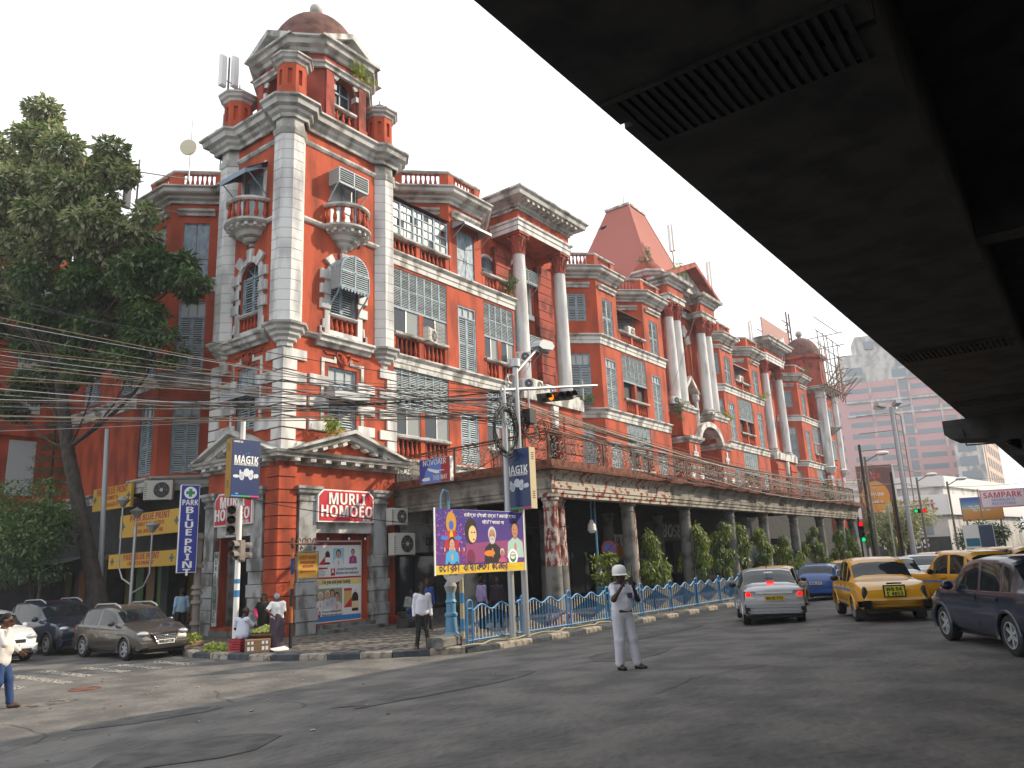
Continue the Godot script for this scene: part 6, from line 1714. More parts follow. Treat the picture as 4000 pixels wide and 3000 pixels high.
	signal_head(fs,Vector3(0,3.2,0.1),Basis(Vector3.UP,-1.15),3,false,{0: redl},M.black); signal_head(fs,Vector3(0.05,2.6,0.12),Basis(Vector3.UP,-1.15),1,false,{0: green},M.black)
	var f2 := post("signal_post","far overhead signal with green and red lamps against the white building",Vector3(50.8,0.3,9.2),5.2,0.08,M.steel)
	var fa := MB.new(); fa.cyl(Vector3(0,5.0,0),Vector3(0,5.1,3.4),0.05,0.05,6); obj("signal_arm",fa,M.steel,f2)
	signal_head(f2,Vector3(-0.1,4.6,2.3),Basis(Vector3.UP,-1.4),3,true,{0: green,2: redl},M.black)
	var ms := post("lamp_mast","very tall lighting mast with a ring of floodlights before the pink tower",Vector3(57.4,0.2,9.4),14.2,0.2,M.zinc)
	for k in 5:
		var q := MB.new(); q.box(Vector3(0,14.3,0) + Basis(Vector3.UP,TAU*k/5)*Vector3(1.1,0,0),Vector3(0.9,0.3,0.5),Basis(Vector3.UP,TAU*k/5)*Basis(Vector3(0,0,1),0.2)); obj("floodlight",q,M.steel,ms)
	for e in [[Vector3(34.3,0.15,11.6),7.6,"roadside lamp with a pale cobra head near the orange hoarding"],[Vector3(47.0,0.2,12.2),7.0,"distant lamp pole with pale head before the pink tower"],[Vector3(51.0,0.2,13.6),6.8,"farthest lamp pole with pale head left of the white building"]]:
		var t := post("street_lamp",e[2],e[0],e[1],0.08,M.iron)
		var q := MB.new(); q.cyl(Vector3(0,e[1] - 0.3,0),Vector3(0.3,e[1] + 0.1,0.7),0.04,0.04,6); obj("lamp_arm",q,M.iron,t)
		var q2 := MB.new(); q2.ball(Vector3(0.35,e[1] + 0.15,0.95),Vector3(0.2,0.14,0.4)); obj("lamp_head",q2,M.letter,t)
	post("utility_pole","dark slender utility pole in front of the pink tower",Vector3(42.4,0.15,11.4),7.2,0.1,M.black)
	post("utility_pole","leaning rusty utility pole draped with ropes beyond the arcade",Vector3(48.0,0.15,10.2),5.6,0.12,M.rust)
	var tp := post("cable_pole","black iron pole with tangled cables rising before the far bays",Vector3(44.2,0.15,9.2),9.6,0.11,M.black)
	# three-headed lamp and tall pole on the side street
	var l3 := post("street_lamp","silver three armed lamp post before the yellow chemist boards",Vector3(-2.0,0.15,-5.9),4.0,0.06,M.steel)
	for e in [[Vector3(-0.25,4.75,-0.55),1.9],[Vector3(0.0,4.3,0.02),4.0],[Vector3(0.25,3.75,0.75),1.6]]:
		var p: Vector3 = e[0]
		var a := MB.new(); a.tube(PackedVector3Array([Vector3(0,e[1],0),Vector3(p.x*0.7,e[1] + 0.25,p.z*0.7),Vector3(p.x,e[1] + 0.7 if e[1] < 3.0 else p.y - 0.1,p.z),p]),0.03,6); obj("lamp_arm",a,M.steel,l3)
		var s := MB.new(); s.lathe(p,[Vector2(0.05,0),Vector2(0.13,0.12),Vector2(0.24,0.26),Vector2(0.24,0.29),Vector2(0.08,0.36),Vector2(0.03,0.42)],12); obj("lamp_shade",s,M.grey,l3)
	post("utility_pole","tall grey pole leaning over the upper yellow chemist board",Vector3(-1.9,0.15,-8.4),8.0,0.1,M.zinc).rotation.z = 0.03
	# blue fluted lamp bases on the pavement
	for e in [[Vector3(1.5,0.15,6.5),"stout blue fluted lamp column with grey finial behind the fence start"],[Vector3(9.6,0.15,6.9),"blue fluted lamp column half hidden by the leafy plant"]]:
		var t := thing("lamp_column",e[1],"lamp post",e[0])
		var m := MB.new(); m.lathe(Vector3.ZERO,[Vector2(0.24,0),Vector2(0.24,0.12),Vector2(0.19,0.18),Vector2(0.17,0.6),Vector2(0.2,0.64),Vector2(0.2,0.7),Vector2(0.15,0.75),Vector2(0.15,1.0),Vector2(0.18,1.04),Vector2(0.14,1.12),Vector2(0.13,1.3)],14); obj("pedestal",m,mat(lin(0.1,0.26,0.42),0.5),t)
		var c := MB.new(); c.lathe(Vector3.ZERO,[Vector2(0.13,1.3),Vector2(0.2,1.5),Vector2(0.14,1.62),Vector2(0.09,1.68),Vector2(0.18,1.8),Vector2(0.16,1.9),Vector2(0.06,1.98)],14); obj("finial",c,M.grey,t)
		var s := MB.new(); s.cyl(Vector3(0,1.9,-0.02),Vector3(0,4.1,-0.02),0.05,0.04,8); s.tube(PackedVector3Array([Vector3(0,4.05,0),Vector3(-0.1,4.35,0.05),Vector3(-0.35,4.4,0.1),Vector3(-0.5,4.2,0.12),Vector3(-0.52,3.6,0.12)]),0.03,6); obj("swan_neck",s,mat(lin(0.1,0.26,0.42),0.5),t)
		var g := MB.new(); g.lathe(Vector3(-0.52,3.1,0.12),[Vector2(0.08,0),Vector2(0.17,0.1),Vector2(0.15,0.3),Vector2(0.07,0.45),Vector2(0.06,0.5)],12); obj("lamp_globe",g,M.letter,t)
	var ps := thing("no_parking_sign","round faded red and blue no parking sign beside the blue lamp column","sign",Vector3(9.3,2.65,7.6),-0.9)
	circle_print(ps,0,0,0.3,0.3,mat(lin(0.25,0.02,0.03),0.5)); circle_print(ps,0,0,0.22,0.22,mat(lin(0.04,0.08,0.3),0.5),0.008)
	var pc := MB.new(); pc.box(Vector3(0,0,0.012),Vector3(0.42,0.06,0.004),Basis(Vector3(0,0,1),0.78)); pc.cyl(Vector3(0,-2.5,-0.03),Vector3(0,0.2,-0.03),0.025,0.025,6); obj("bar_and_pole",pc,mat(lin(0.25,0.02,0.03),0.5),ps)
	var rs := thing("round_notice","round grey notice with hand painted Bengali words below the festival banner","sign",Vector3(1.1,2.12,7.0),-0.5)
	var rd := MB.new(); rd.cyl(Vector3(0,0,-0.02),Vector3(0,0,0.0),0.36,0.36,20); obj("disc",rd,M.grey,rs)
	var st := MB.new(); bengali_strokes(st,"rks bD",-0.24,0.16,0.1,0.014); bengali_strokes(st,"nsD",-0.14,-0.04,0.1,0.014); obj("lettering",st,M.black,rs)
	for e in [[Vector3(1.55,0.15,6.9),2.2,"blue and cream banded post left of the banner"],[Vector3(2.75,0.15,7.9),2.2,"grey post with blue bands under the right side of the banner"]]:
		post("banner_post",e[2],e[0],e[1],0.07,mat(lin(0.42,0.36,0.24),0.6),[[0.2,0.55,M.rail_blue],[1.0,1.3,M.rail_blue],[1.9,2.2,M.rail_blue]])

# rough strokes for Bengali letters: one key per glyph,y down from the headline
const GLYPH := {
	"c": [[0.15,0.3,0.7,0.3,0.85,0.65,0.5,1.0,0.2,0.75,0.15,0.3]],"e": [[0.8,0.0,0.3,0.25,0.2,0.7,0.5,1.0,0.75,0.8]],"o": [[0.4,0.0,0.4,1.0],[0.4,0.0,0.7,-0.4,1.0,-0.15]],
	"r": [[0.85,0.0,0.85,1.0,0.1,0.55,0.85,0.2],[0.4,1.1,0.5,1.2]],"g": [[0.1,0.15,0.5,0.15,0.5,0.5,0.15,0.6,0.5,0.95,0.9,0.5]],"I": [[0.4,0.0,0.4,1.0],[0.4,0.0,0.0,-0.4,-0.6,-0.15]],
	"b": [[0.85,0.0,0.85,1.0,0.1,0.55,0.85,0.15]],"i": [[0.3,1.0,0.3,0.0,0.6,-0.4,1.2,-0.3,1.4,0.0]],"D": [[0.85,0.0,0.85,1.0,0.1,0.65,0.85,0.35],[0.1,0.65,0.15,0.15,0.45,0.1]],"a": [[0.5,0.0,0.5,1.0]],
	"n": [[0.85,0.0,0.85,1.0],[0.85,0.4,0.3,0.35,0.1,0.65,0.35,0.9,0.5,0.7]],"s": [[0.85,0.0,0.85,1.0],[0.85,0.5,0.45,0.3,0.1,0.1,0.1,0.6,0.5,0.55]],"v": [[0.1,0.3,0.35,0.1,0.5,0.45,0.3,0.9,0.1,0.75],[0.5,0.45,0.85,0.6,0.9,0.1]],
	"k": [[0.5,0.0,0.5,1.0,0.05,0.5,0.5,0.15],[0.5,0.3,0.85,0.35,0.85,0.75]],"d": [[0.2,0.1,0.2,0.5,0.7,0.5,0.85,0.9,0.3,1.1]],"l": [[0.85,0.0,0.85,1.0],[0.85,0.4,0.5,0.6,0.3,0.3,0.05,0.6,0.3,0.9]],"p": [[0.85,0.0,0.85,1.0],[0.85,0.7,0.3,0.6,0.15,0.2,0.5,0.15]],"j": [[0.1,0.2,0.3,0.8,0.7,0.9,0.9,0.4,0.6,0.3,0.5,0.6]],"t": [[0.15,0.4,0.6,0.3,0.85,0.7,0.5,1.0,0.2,0.8],[0.5,0.0,0.2,-0.3]],"h": [[0.2,0.1,0.6,0.1,0.25,0.45,0.7,0.5,0.3,0.95,0.6,1.0]],"u": [[0.4,1.05,0.2,1.25,0.6,1.3]]}

func bengali_strokes(m: MB,s: String,x: float,y: float,h: float,w: float) -> float:
	var start := x
	for ch in s:
		if ch == " ":
			m.bb(start,x,y - w/2,y + w/2,0.002,0.006)
			x += h*0.6; start = x
			continue
		for st: Array in GLYPH.get(ch,[]):
			for i in range(0,st.size() - 2,2):
				var a := Vector3(x + st[i]*h*0.8,y - st[i + 1]*h,0.004); var b := Vector3(x + st[i + 2]*h*0.8,y - st[i + 3]*h,0.004)
				var d := (b - a).normalized()
				m.box((a + b)/2,Vector3((b - a).length() + w*0.7,w,0.003 + 0.0005*(i % 5)),Basis(d,Vector3(-d.y,d.x,0),Vector3(0,0,1)))
		x += h*0.85
	m.bb(start,x,y - w/2,y + w/2,0.002,0.006)
	return x

# printed sheets are drawn into a picture
func ell(im: Image,cx: float,cy: float,rx: float,ry: float,c: Color) -> void:
	for y in range(maxi(0,int(cy - ry)),mini(im.get_height(),int(cy + ry) + 1)):
		var k := 1.0 - pow((y + 0.5 - cy)/ry,2)
		if k <= 0: continue
		var w := rx*sqrt(k)
		var x0 := maxi(0,int(cx - w)); var x1 := mini(im.get_width(),int(cx + w))
		if x1 > x0: im.fill_rect(Rect2i(x0,y,x1 - x0,1),c)

func pgon(im: Image,p: Array,c: Color) -> void:
	var lo := 1e9; var hi := -1e9
	for q: Vector2 in p: lo = minf(lo,q.y); hi = maxf(hi,q.y)
	for y in range(maxi(0,int(lo)),mini(im.get_height(),int(hi) + 1)):
		var xs := []
		for i in p.size():
			var a: Vector2 = p[i]; var b: Vector2 = p[(i + 1) % p.size()]
			if (a.y <= y + 0.5) != (b.y <= y + 0.5): xs.append(a.x + (b.x - a.x)*(y + 0.5 - a.y)/(b.y - a.y))
		xs.sort()
		for i in range(0,xs.size() - 1,2):
			var x0 := maxi(0,int(xs[i])); var x1 := mini(im.get_width(),int(xs[i + 1]) + 1)
			if x1 > x0: im.fill_rect(Rect2i(x0,y,x1 - x0,1),c)

func printed(im: Image,rough := 0.5) -> StandardMaterial3D:
	var m := mat(Color.WHITE,rough)
	m.albedo_texture = ImageTexture.create_from_image(im)
	m.texture_repeat = false
	return m

func figure(im: Image,x: float,y: float,r: float,skin: Color,hair: Color,cloth: Color,beard := false) -> void:
	pgon(im,[Vector2(x - r*2.1,y + r*4.2),Vector2(x - r*1.8,y + r*1.9),Vector2(x - r*0.5,y + r*1.15),Vector2(x + r*0.5,y + r*1.15),Vector2(x + r*1.8,y + r*1.9),Vector2(x + r*2.1,y + r*4.2)],cloth)
	pgon(im,[Vector2(x - r*0.35,y + r*0.5),Vector2(x + r*0.35,y + r*0.5),Vector2(x + r*0.4,y + r*1.4),Vector2(x - r*0.4,y + r*1.4)],skin.darkened(0.15))
	ell(im,x,y - r*0.15,r*1.0,r*1.2,hair); ell(im,x,y + r*0.12,r*0.78,r*1.02,skin)
	if beard: ell(im,x,y + r*0.75,r*0.7,r*0.6,hair)
	ell(im,x - r*0.32,y,r*0.12,r*0.07,Color(0.1,0.08,0.08)); ell(im,x + r*0.32,y,r*0.12,r*0.07,Color(0.1,0.08,0.08)); ell(im,x,y + r*0.6,r*0.24,r*0.08,Color(0.55,0.2,0.2))
	ell(im,x,y + r*2.7,r*0.3,r*0.75,skin)

func banner() -> void:
	var t := thing("festival_banner","purple and yellow festival banner with printed figures and Bengali lettering over the fence","banner",Vector3(0.16,2.88,8.92))
	var W := 640; var H := 280
	var im := Image.create(W,H,false,Image.FORMAT_RGB8)
	for y in H: im.fill_rect(Rect2i(0,y,W,1),Color(0.17,0.13,0.5).lerp(Color(0.42,0.2,0.5),y/float(H)))
	var r2 := RandomNumberGenerator.new(); r2.seed = 5
	for k in 300: ell(im,r2.randf_range(0,W*0.35),r2.randf_range(0,H*0.8),r2.randf_range(1,5),r2.randf_range(1,5),Color.from_hsv(r2.randf_range(0.7,1.0),0.6,r2.randf_range(0.4,0.9)))
	pgon(im,[Vector2(200,150),Vector2(640,130),Vector2(640,210),Vector2(200,240)],Color(0.55,0.25,0.45))
	# large painted festival figure,kept generic
	ell(im,105,60,34,48,Color(0.75,0.55,0.15)); pgon(im,[Vector2(55,170),Vector2(80,95),Vector2(130,95),Vector2(155,170)],Color(0.7,0.12,0.1)); ell(im,105,70,15,20,Color(0.2,0.35,0.75)); ell(im,60,125,26,9,Color(0.25,0.45,0.8)); ell(im,150,125,26,9,Color(0.25,0.45,0.8)); ell(im,105,120,12,26,Color(0.85,0.7,0.2))
	ell(im,240,95,44,58,Color(0.08,0.06,0.06)); ell(im,250,108,28,38,Color(0.9,0.75,0.55)); ell(im,245,100,6,3,Color(0.1,0.05,0.05)); ell(im,264,100,6,3,Color(0.1,0.05,0.05)); ell(im,258,132,8,3,Color(0.7,0.1,0.1))
	for k in 5: ell(im,60 + k*32,190,9,7,Color(0.6,0.15,0.08)); ell(im,60 + k*32,175,3,9,Color(1,0.85,0.5))
	ell(im,235,215,28,40,Color(0.45,0.12,0.3))
	figure(im,108,150,22,Color(0.78,0.6,0.55),Color(0.07,0.05,0.06),Color(0.25,0.65,0.85))
	figure(im,392,112,30,Color(0.7,0.5,0.4),Color(0.75,0.75,0.75),Color(0.1,0.08,0.1),true)
	figure(im,570,85,32,Color(0.72,0.5,0.38),Color(0.08,0.06,0.07),Color(0.65,0.78,0.75))
	ell(im,370,195,40,14,Color(0.85,0.5,0.15)); figure(im,465,195,16,Color(0.65,0.45,0.35),Color(0.85,0.8,0.8),Color(0.75,0.3,0.5))
	ell(im,548,215,38,38,Color(0.95,0.95,0.95)); ell(im,548,215,25,25,Color(0.2,0.45,0.35)); ell(im,548,210,20,16,Color(0.9,0.9,0.88)); ell(im,540,208,6,6,Color(0.85,0.35,0.1)); ell(im,556,208,6,6,Color(0.2,0.5,0.3))
	im.fill_rect(Rect2i(0,242,W,38),Color(0.85,0.72,0.15))
	for k in 30: ell(im,r2.randf_range(0,W),r2.randf_range(246,278),r2.randf_range(8,30),4,Color(0.75,0.75,0.2) if k % 2 else Color(0.9,0.6,0.15))
	var m := MB.new(); m.quaduv(Vector3(-1.91,-0.84,0),Vector3(1.91,-0.83,0),Vector3(1.91,0.83,0),Vector3(-1.91,0.84,0)); obj("printed_sheet",m,printed(im),t)
	var bk := MB.new(); bk.bb(-1.93,1.93,-0.84,0.84,-0.03,-0.004); obj("backing",bk,M.letter,t)
	var e := MB.new(); e.bb(-1.95,-1.91,-0.86,0.86,-0.02,0.01); e.bb(1.91,1.95,-0.84,0.84,-0.02,0.01); obj("hem",e,M.letter,t)
	var s := MB.new(); bengali_strokes(s,"ceorgI biDansva kenDr",-1.78,-0.6,0.165,0.03)
	obj("lettering",s,mat(lin(0.05,0.01,0.1),0.5),t)
	var s2 := MB.new(); bengali_strokes(s2,"kalIpuja dipablI htpuja o jgDatrI pujar",-0.75,0.73,0.072,0.014); bengali_strokes(s2,"prIti o svecca sh",0.0,0.55,0.072,0.014)
	obj("lettering",s2,M.letter,t)

func poster_door() -> void:
	var t := thing("poster_panel","tall white printed medicine poster with bottles and portraits covering the shop door","poster",Vector3(2.88,1.95,-0.27))
	var W := 300; var H := 380
	var im := Image.create(W,H,false,Image.FORMAT_RGB8); im.fill(Color(0.86,0.88,0.88))
	im.fill_rect(Rect2i(0,0,W,16),Color(0.45,0.05,0.07)); im.fill_rect(Rect2i(0,168,W,9),Color(0.72,0.1,0.15)); im.fill_rect(Rect2i(0,180,W,26),Color(0.85,0.8,0.5)); im.fill_rect(Rect2i(0,352,W,24),Color(0.2,0.5,0.75))
	pgon(im,[Vector2(20,108),Vector2(60,70),Vector2(62,110)],Color(0.75,0.12,0.15))
	for b in [[76.0,34.0,1.0],[262.0,232.0,1.45]]:
		im.fill_rect(Rect2i(int(b[0] - 6*b[2]),int(b[1]),int(12*b[2]),int(14*b[2])),Color(0.8,0.8,0.8)); ell(im,b[0],b[1] + 30*b[2],15*b[2],20*b[2],Color(0.16,0.08,0.06)); im.fill_rect(Rect2i(int(b[0] - 15*b[2]),int(b[1] + 28*b[2]),int(30*b[2]),int(46*b[2])),Color(0.16,0.08,0.06)); im.fill_rect(Rect2i(int(b[0] - 15*b[2]),int(b[1] + 40*b[2]),int(30*b[2]),int(24*b[2])),Color(0.85,0.8,0.6) if b[2] > 1.2 else Color(0.9,0.9,0.9))
	im.fill_rect(Rect2i(112,30,72,76),Color(0.6,0.75,0.85)); figure(im,148,58,16,Color(0.75,0.6,0.52),Color(0.1,0.07,0.07),Color(0.85,0.85,0.88))
	figure(im,245,52,13,Color(0.72,0.56,0.48),Color(0.15,0.1,0.1),Color(0.6,0.2,0.5))
	im.fill_rect(Rect2i(8,222,166,94),Color(0.55,0.55,0.42)); figure(im,35,256,16,Color(0.8,0.66,0.58),Color(0.85,0.82,0.76),Color(0.85,0.85,0.85)); figure(im,78,250,16,Color(0.75,0.6,0.52),Color(0.8,0.75,0.65),Color(0.75,0.78,0.82)); figure(im,140,264,17,Color(0.72,0.54,0.48),Color(0.15,0.09,0.08),Color(0.8,0.75,0.75)); figure(im,110,246,14,Color(0.7,0.55,0.48),Color(0.12,0.08,0.08),Color(0.7,0.7,0.75))
	im.fill_rect(Rect2i(186,226,52,92),Color(0.8,0.65,0.4)); pgon(im,[Vector2(186,318),Vector2(238,270),Vector2(238,318)],Color(0.75,0.15,0.18)); im.fill_rect(Rect2i(186,226,52,12),Color(0.7,0.12,0.15))
	for r in [[98,128],[8,326]]: im.fill_rect(Rect2i(r[0],r[1],28,34 if r[1] < 200 else 28),Color(0.68,0.08,0.14))
	for k in 5: im.fill_rect(Rect2i(22,132 + k*7,30 + (k*13) % 14,2),Color(0.4,0.4,0.45))
	im.fill_rect(Rect2i(18,122,60,8),Color(0.7,0.1,0.15))
	var m := MB.new(); m.quaduv(Vector3(-1.08,-1.5,0),Vector3(1.08,-1.5,0),Vector3(1.08,1.35,0),Vector3(-1.08,1.35,0)); obj("printed_sheet",m,printed(im),t)
	var bk := MB.new(); bk.bb(-1.12,1.12,-1.54,1.4,-0.03,-0.003); obj("backing",bk,M.alu,t)
	letters(t,"For you and your Family",0.13,1.3,M.letter_navy,at(-0.1,-0.09,0)); letters(t,"German Homoeopathic",0.1,1.0,M.letter_navy,at(0.4,0.36,0),false); letters(t,"Medicines that really work !",0.1,1.1,M.letter_navy,at(0.42,0.22,0),false)
	letters(t,"German Homoeopathic",0.08,0.9,M.letter_navy,at(-0.3,-1.13,0),false); letters(t,"Medicines that really work !",0.08,0.95,M.letter_navy,at(-0.28,-1.25,0),false)
	letters(t,"A",0.14,0.16,M.letter,at(-0.28,0.29,0)); letters(t,"A",0.13,0.16,M.letter,at(-0.92,-1.16,0))
	for bi in 3:
		var x: float = [-0.75,0.25,1.05][bi]
		var b := thing("bulb","bare bulb hanging under the lintel, %s over the poster" % ["leftmost","middle","rightmost"][bi],"bulb",Vector3(2.88 + x,3.4,0.0),0,"bulbs under the shop lintel")
		var q := MB.new(); q.ball(Vector3(0,0,0),Vector3(0.04,0.055,0.04),8,6); obj("glass",q,M.letter,b)
		var c := MB.new(); c.cyl(Vector3(0,0.04,0),Vector3(0,0.2,0),0.015,0.015,5); obj("holder",c,M.black,b)

# ---------------------------------------------------------------- railing along the kerb
func fence() -> void:
	var W := 2.45
	var t := thing("railing_section","blue and white wavy topped pavement railing section at the corner end","railing",Vector3(-0.1,0.15,8.5),0,"railing sections along the kerb")
	for x in [0.0,0.22]:
		var p := MB.new(); p.cyl(Vector3(x,0,0),Vector3(x,1.05,0),0.032,0.032,8); obj("post",p,M.rail_blue,t)
	var h := MB.new(); var hp := PackedVector3Array()
	for k in 9: hp.append(Vector3(0.11 - cos(PI*k/8)*0.11,1.05 + sin(PI*k/8)*0.12,0))
	h.tube(hp,0.032,8); h.cyl(Vector3(0,0.95,0),Vector3(0.22,0.95,0),0.022,0.022,6); h.cyl(Vector3(0,0.12,0),Vector3(0.22,0.12,0),0.022,0.022,6); obj("hoop",h,M.rail_blue,t)
	var tp := PackedVector3Array()
	for k in 33: tp.append(Vector3(0.22 + (W - 0.22)*k/32.0,0.96 - 0.075*cos(k/32.0*TAU*2.5 + 0.3),0))
	var r := MB.new(); r.tube(tp,0.03,8); obj("wavy_rail",r,M.rail_blue,t)
	var b := MB.new(); b.cyl(Vector3(0.22,0.12,0),Vector3(W,0.12,0),0.028,0.028,8); obj("bottom_rail",b,M.rail_blue,t)
	for k in 14:
		var u := (k + 0.7)/14.4
		var x := 0.22 + (W - 0.22)*u
		var top := 0.94 - 0.075*cos(u*TAU*2.5 + 0.3)
		var q := MB.new(); q.cyl(Vector3(x,0.13,0),Vector3(x,top,0),0.016,0.016,6,false)
		var o := obj("bar",q,M.rail_white,t)
		var hb := maxf(0.06,0.36*(1.0 - absf(u - 0.5)*2.0))
		var s := MB.new(); s.cyl(Vector3(x,0.52 - hb,0),Vector3(x,0.52 + hb,0),0.018,0.018,6,false); obj("painted_band",s,M.rail_blue,o)
	var words := ["below the festival banner","below the navy light box","in front of the first peeling columns","in front of the leafy plant","just behind the policeman","right of the policeman","before the first drooping tree","before the second drooping tree","before the third drooping tree","reaching the silver car","behind the silver car","behind the blue hatchback","beside the far yellow taxi","farthest along the kerb"]
	for k in range(1,14): dup(t,Vector3(-0.1 + W*k,0.15,8.5),0,"blue and white wavy topped railing section %s" % words[k])
	t.set_meta("label","blue and white wavy topped railing section at the corner end, " + words[0])
	var cb := thing("concrete_block","rough concrete block at the kerb where the railing begins","block",Vector3(-0.55,0.15,8.1),0.15)
	var m := MB.new(); m.cbox(-0.5,0.5,0,0.28,-0.25,0.25,0.05); obj("block",m,M.concrete,cb)
	var hose := thing("garden_hose","pale hose lying in the verge under the railing","hose",Vector3.ZERO)
	var hp2 := PackedVector3Array()
	for k in 60: hp2.append(Vector3(-0.6 + k*0.13,0.19 + 0.02*sin(k*0.7),8.72 + 0.12*sin(k*0.43)))
	var hm := MB.new(); hm.tube(hp2,0.025,6); obj("tube",hm,mat(lin(0.3,0.28,0.2),0.7),hose)

# ---------------------------------------------------------------- cables
func cable(m: MB,a: Vector3,b: Vector3,sag: float,r: float) -> void:
	var p := PackedVector3Array()
	for k in 13:
		var t := k/12.0
		p.append(a.lerp(b,t) - Vector3(0,sag*4.0*t*(1 - t),0))
	m.tube(p,r,4)

func cables() -> void:
	var hub := Vector3(1.75,6.9,8.7)
	var cols := [M.black,M.black,M.bamboo,M.steel,M.kerbw]
	var ends := [12.0,11.6,11.15,10.9,10.7,10.5,10.3,10.15,10.0,9.85,9.7,9.6,9.5,9.4,9.3,9.2,9.1,9.0,8.9,8.75,8.6,8.5,8.4,8.3,8.2,8.1,8.0,7.9,7.8,7.7,7.6,7.5,7.4,7.2,9.55,9.25]
	for k in ends.size():
		var m := MB.new()
		var far := Vector3(-7.4,ends[k] + 0.35,-6.0)*1.0
		var a := hub + Vector3(rng.randf_range(-0.15,0.15),rng.randf_range(-0.6,0.55),rng.randf_range(-0.1,0.1))
		far = a + (far - a)*1.9
		cable(m,a,far,rng.randf_range(0.25,0.7),rng.randf_range(0.007,0.016))
		var o := obj("overhead_cable",m,cols[k % 5])
		tag(o,"thin cable of the dense overhead bundle running left from the coil pole","cable","overhead cables crossing the side street")
	for k in 16:
		var m := MB.new()
		var a := hub + Vector3(rng.randf_range(0,0.6),rng.randf_range(-0.5,0.4),0)
		cable(m,a,Vector3(44.2 + rng.randf_range(-0.3,0.3),6.3 + rng.randf_range(-0.5,1.0),8.9 + rng.randf_range(-0.3,0.3)),rng.randf_range(0.4,1.3),rng.randf_range(0.01,0.02))
		var o := obj("overhead_cable",m,cols[(k + 1) % 5])
		tag(o,"thin cable sagging along the terrace from the coil pole to the black cable pole","cable","cables along the terrace")
	var odd := [[Vector3(1.7,7.4,8.7),Vector3(14.0,12.0,1.0),0.2,"single dark wire rising from the coil pole to the first portico"],[Vector3(10.0,5.2,8.6),Vector3(37.0,21.5,1.0),0.5,"long dark wire slanting up across the bays to the central pediment"],[Vector3(18.5,6.0,8.6),Vector3(30.0,3.3,8.9),0.3,"dark wire drooping from the terrace edge to the drooping trees"],[Vector3(-2.3,4.6,1.3),Vector3(6.0,3.4,8.0),0.35,"slack wire from the left signal post past the red shop board"],[Vector3(44.0,8.4,9.2),Vector3(72.0,8.0,20.0),0.6,"wire crossing in front of the pink tower"],[Vector3(44.0,7.0,9.2),Vector3(80.0,9.6,25.0),1.2,"sagging cable before the white corner building"],[Vector3(5.6,5.2,0.5),Vector3(1.9,5.6,8.5),0.3,"short slack wire under the airline sign"]]
	for e in odd:
		var m := MB.new(); cable(m,e[0],e[1],e[2],0.014)
		tag(obj("overhead_cable",m,M.black),e[3],"cable")
	# coils hung on the pole
	for e in [[Vector3(1.55,6.15,8.82),0.55,0.72,12,M.black,"big black oval cable coil hanging on the twin poles"],[Vector3(2.6,6.45,8.75),0.2,0.24,7,M.black,"small black cable coil right of the big coil"],[Vector3(3.1,6.3,8.7),0.24,0.3,5,M.iron,"brown cable coil second from the big coil"],[Vector3(3.65,6.4,8.7),0.24,0.32,5,M.rust,"loose rusty cable coil farthest from the pole"],[Vector3(2.0,7.75,8.72),0.16,0.24,5,M.steel,"pale wire loop on the lamp pole above the signal arm"]]:
		var m := MB.new()
		for k in e[3]:
			var p := PackedVector3Array(); var j := rng.randf_range(0.86,1.1); var off := Vector3(rng.randf_range(-0.05,0.05),rng.randf_range(-0.06,0.06),rng.randf_range(-0.06,0.06))
			for i in 25:
				var a := TAU*i/24
				p.append(e[0] + off + Vector3(cos(a)*e[1]*j,sin(a)*e[2]*j,0.04*sin(a*3 + k)))
			m.tube(p,0.014,4)
		tag(obj("cable_coil",m,e[4]),e[5],"cable coil")
	var tg := MB.new()
	for k in 26:
		var a := hub + Vector3(rng.randf_range(-0.5,0.9),rng.randf_range(-0.5,0.5),rng.randf_range(-0.1,0.15)); var b := hub + Vector3(rng.randf_range(-0.5,1.2),rng.randf_range(-0.7,0.5),rng.randf_range(-0.1,0.15))
		cable(tg,a,b,rng.randf_range(0.05,0.3),0.01)
	tag(stuff(obj("cable_tangle",tg,M.black)),"tangle of loose cable ends knotted round the twin poles","cable")
	var tg2 := MB.new()
	for k in 30:
		var a := Vector3(44.2,6.6,9.1) + Vector3(rng.randf_range(-1.0,1.4),rng.randf_range(-1.0,1.2),rng.randf_range(-0.4,0.6)); var b := a + Vector3(rng.randf_range(-1.2,1.2),rng.randf_range(-2.4,0.5),rng.randf_range(-0.6,0.8))
		cable(tg2,a,b,rng.randf_range(0.05,0.4),0.018)
	tag(stuff(obj("cable_tangle",tg2,M.kerbw)),"pale tangle of cables at the far corner of the arcade","cable")

# ---------------------------------------------------------------- vegetation
func leaf_mesh(l: float,w: float) -> ArrayMesh:
	var m := MB.new()
	var a := Vector3(0,0,0); var b := Vector3(w/2,-0.06*l,l*0.45); var c := Vector3(0,-0.14*l,l); var d := Vector3(-w/2,-0.06*l,l*0.45); var e := Vector3(0,0.02*l,l*0.45)
	m.tri(a,b,e); m.tri(e,b,c); m.tri(a,e,d); m.tri(e,c,d)
	return m.mesh()

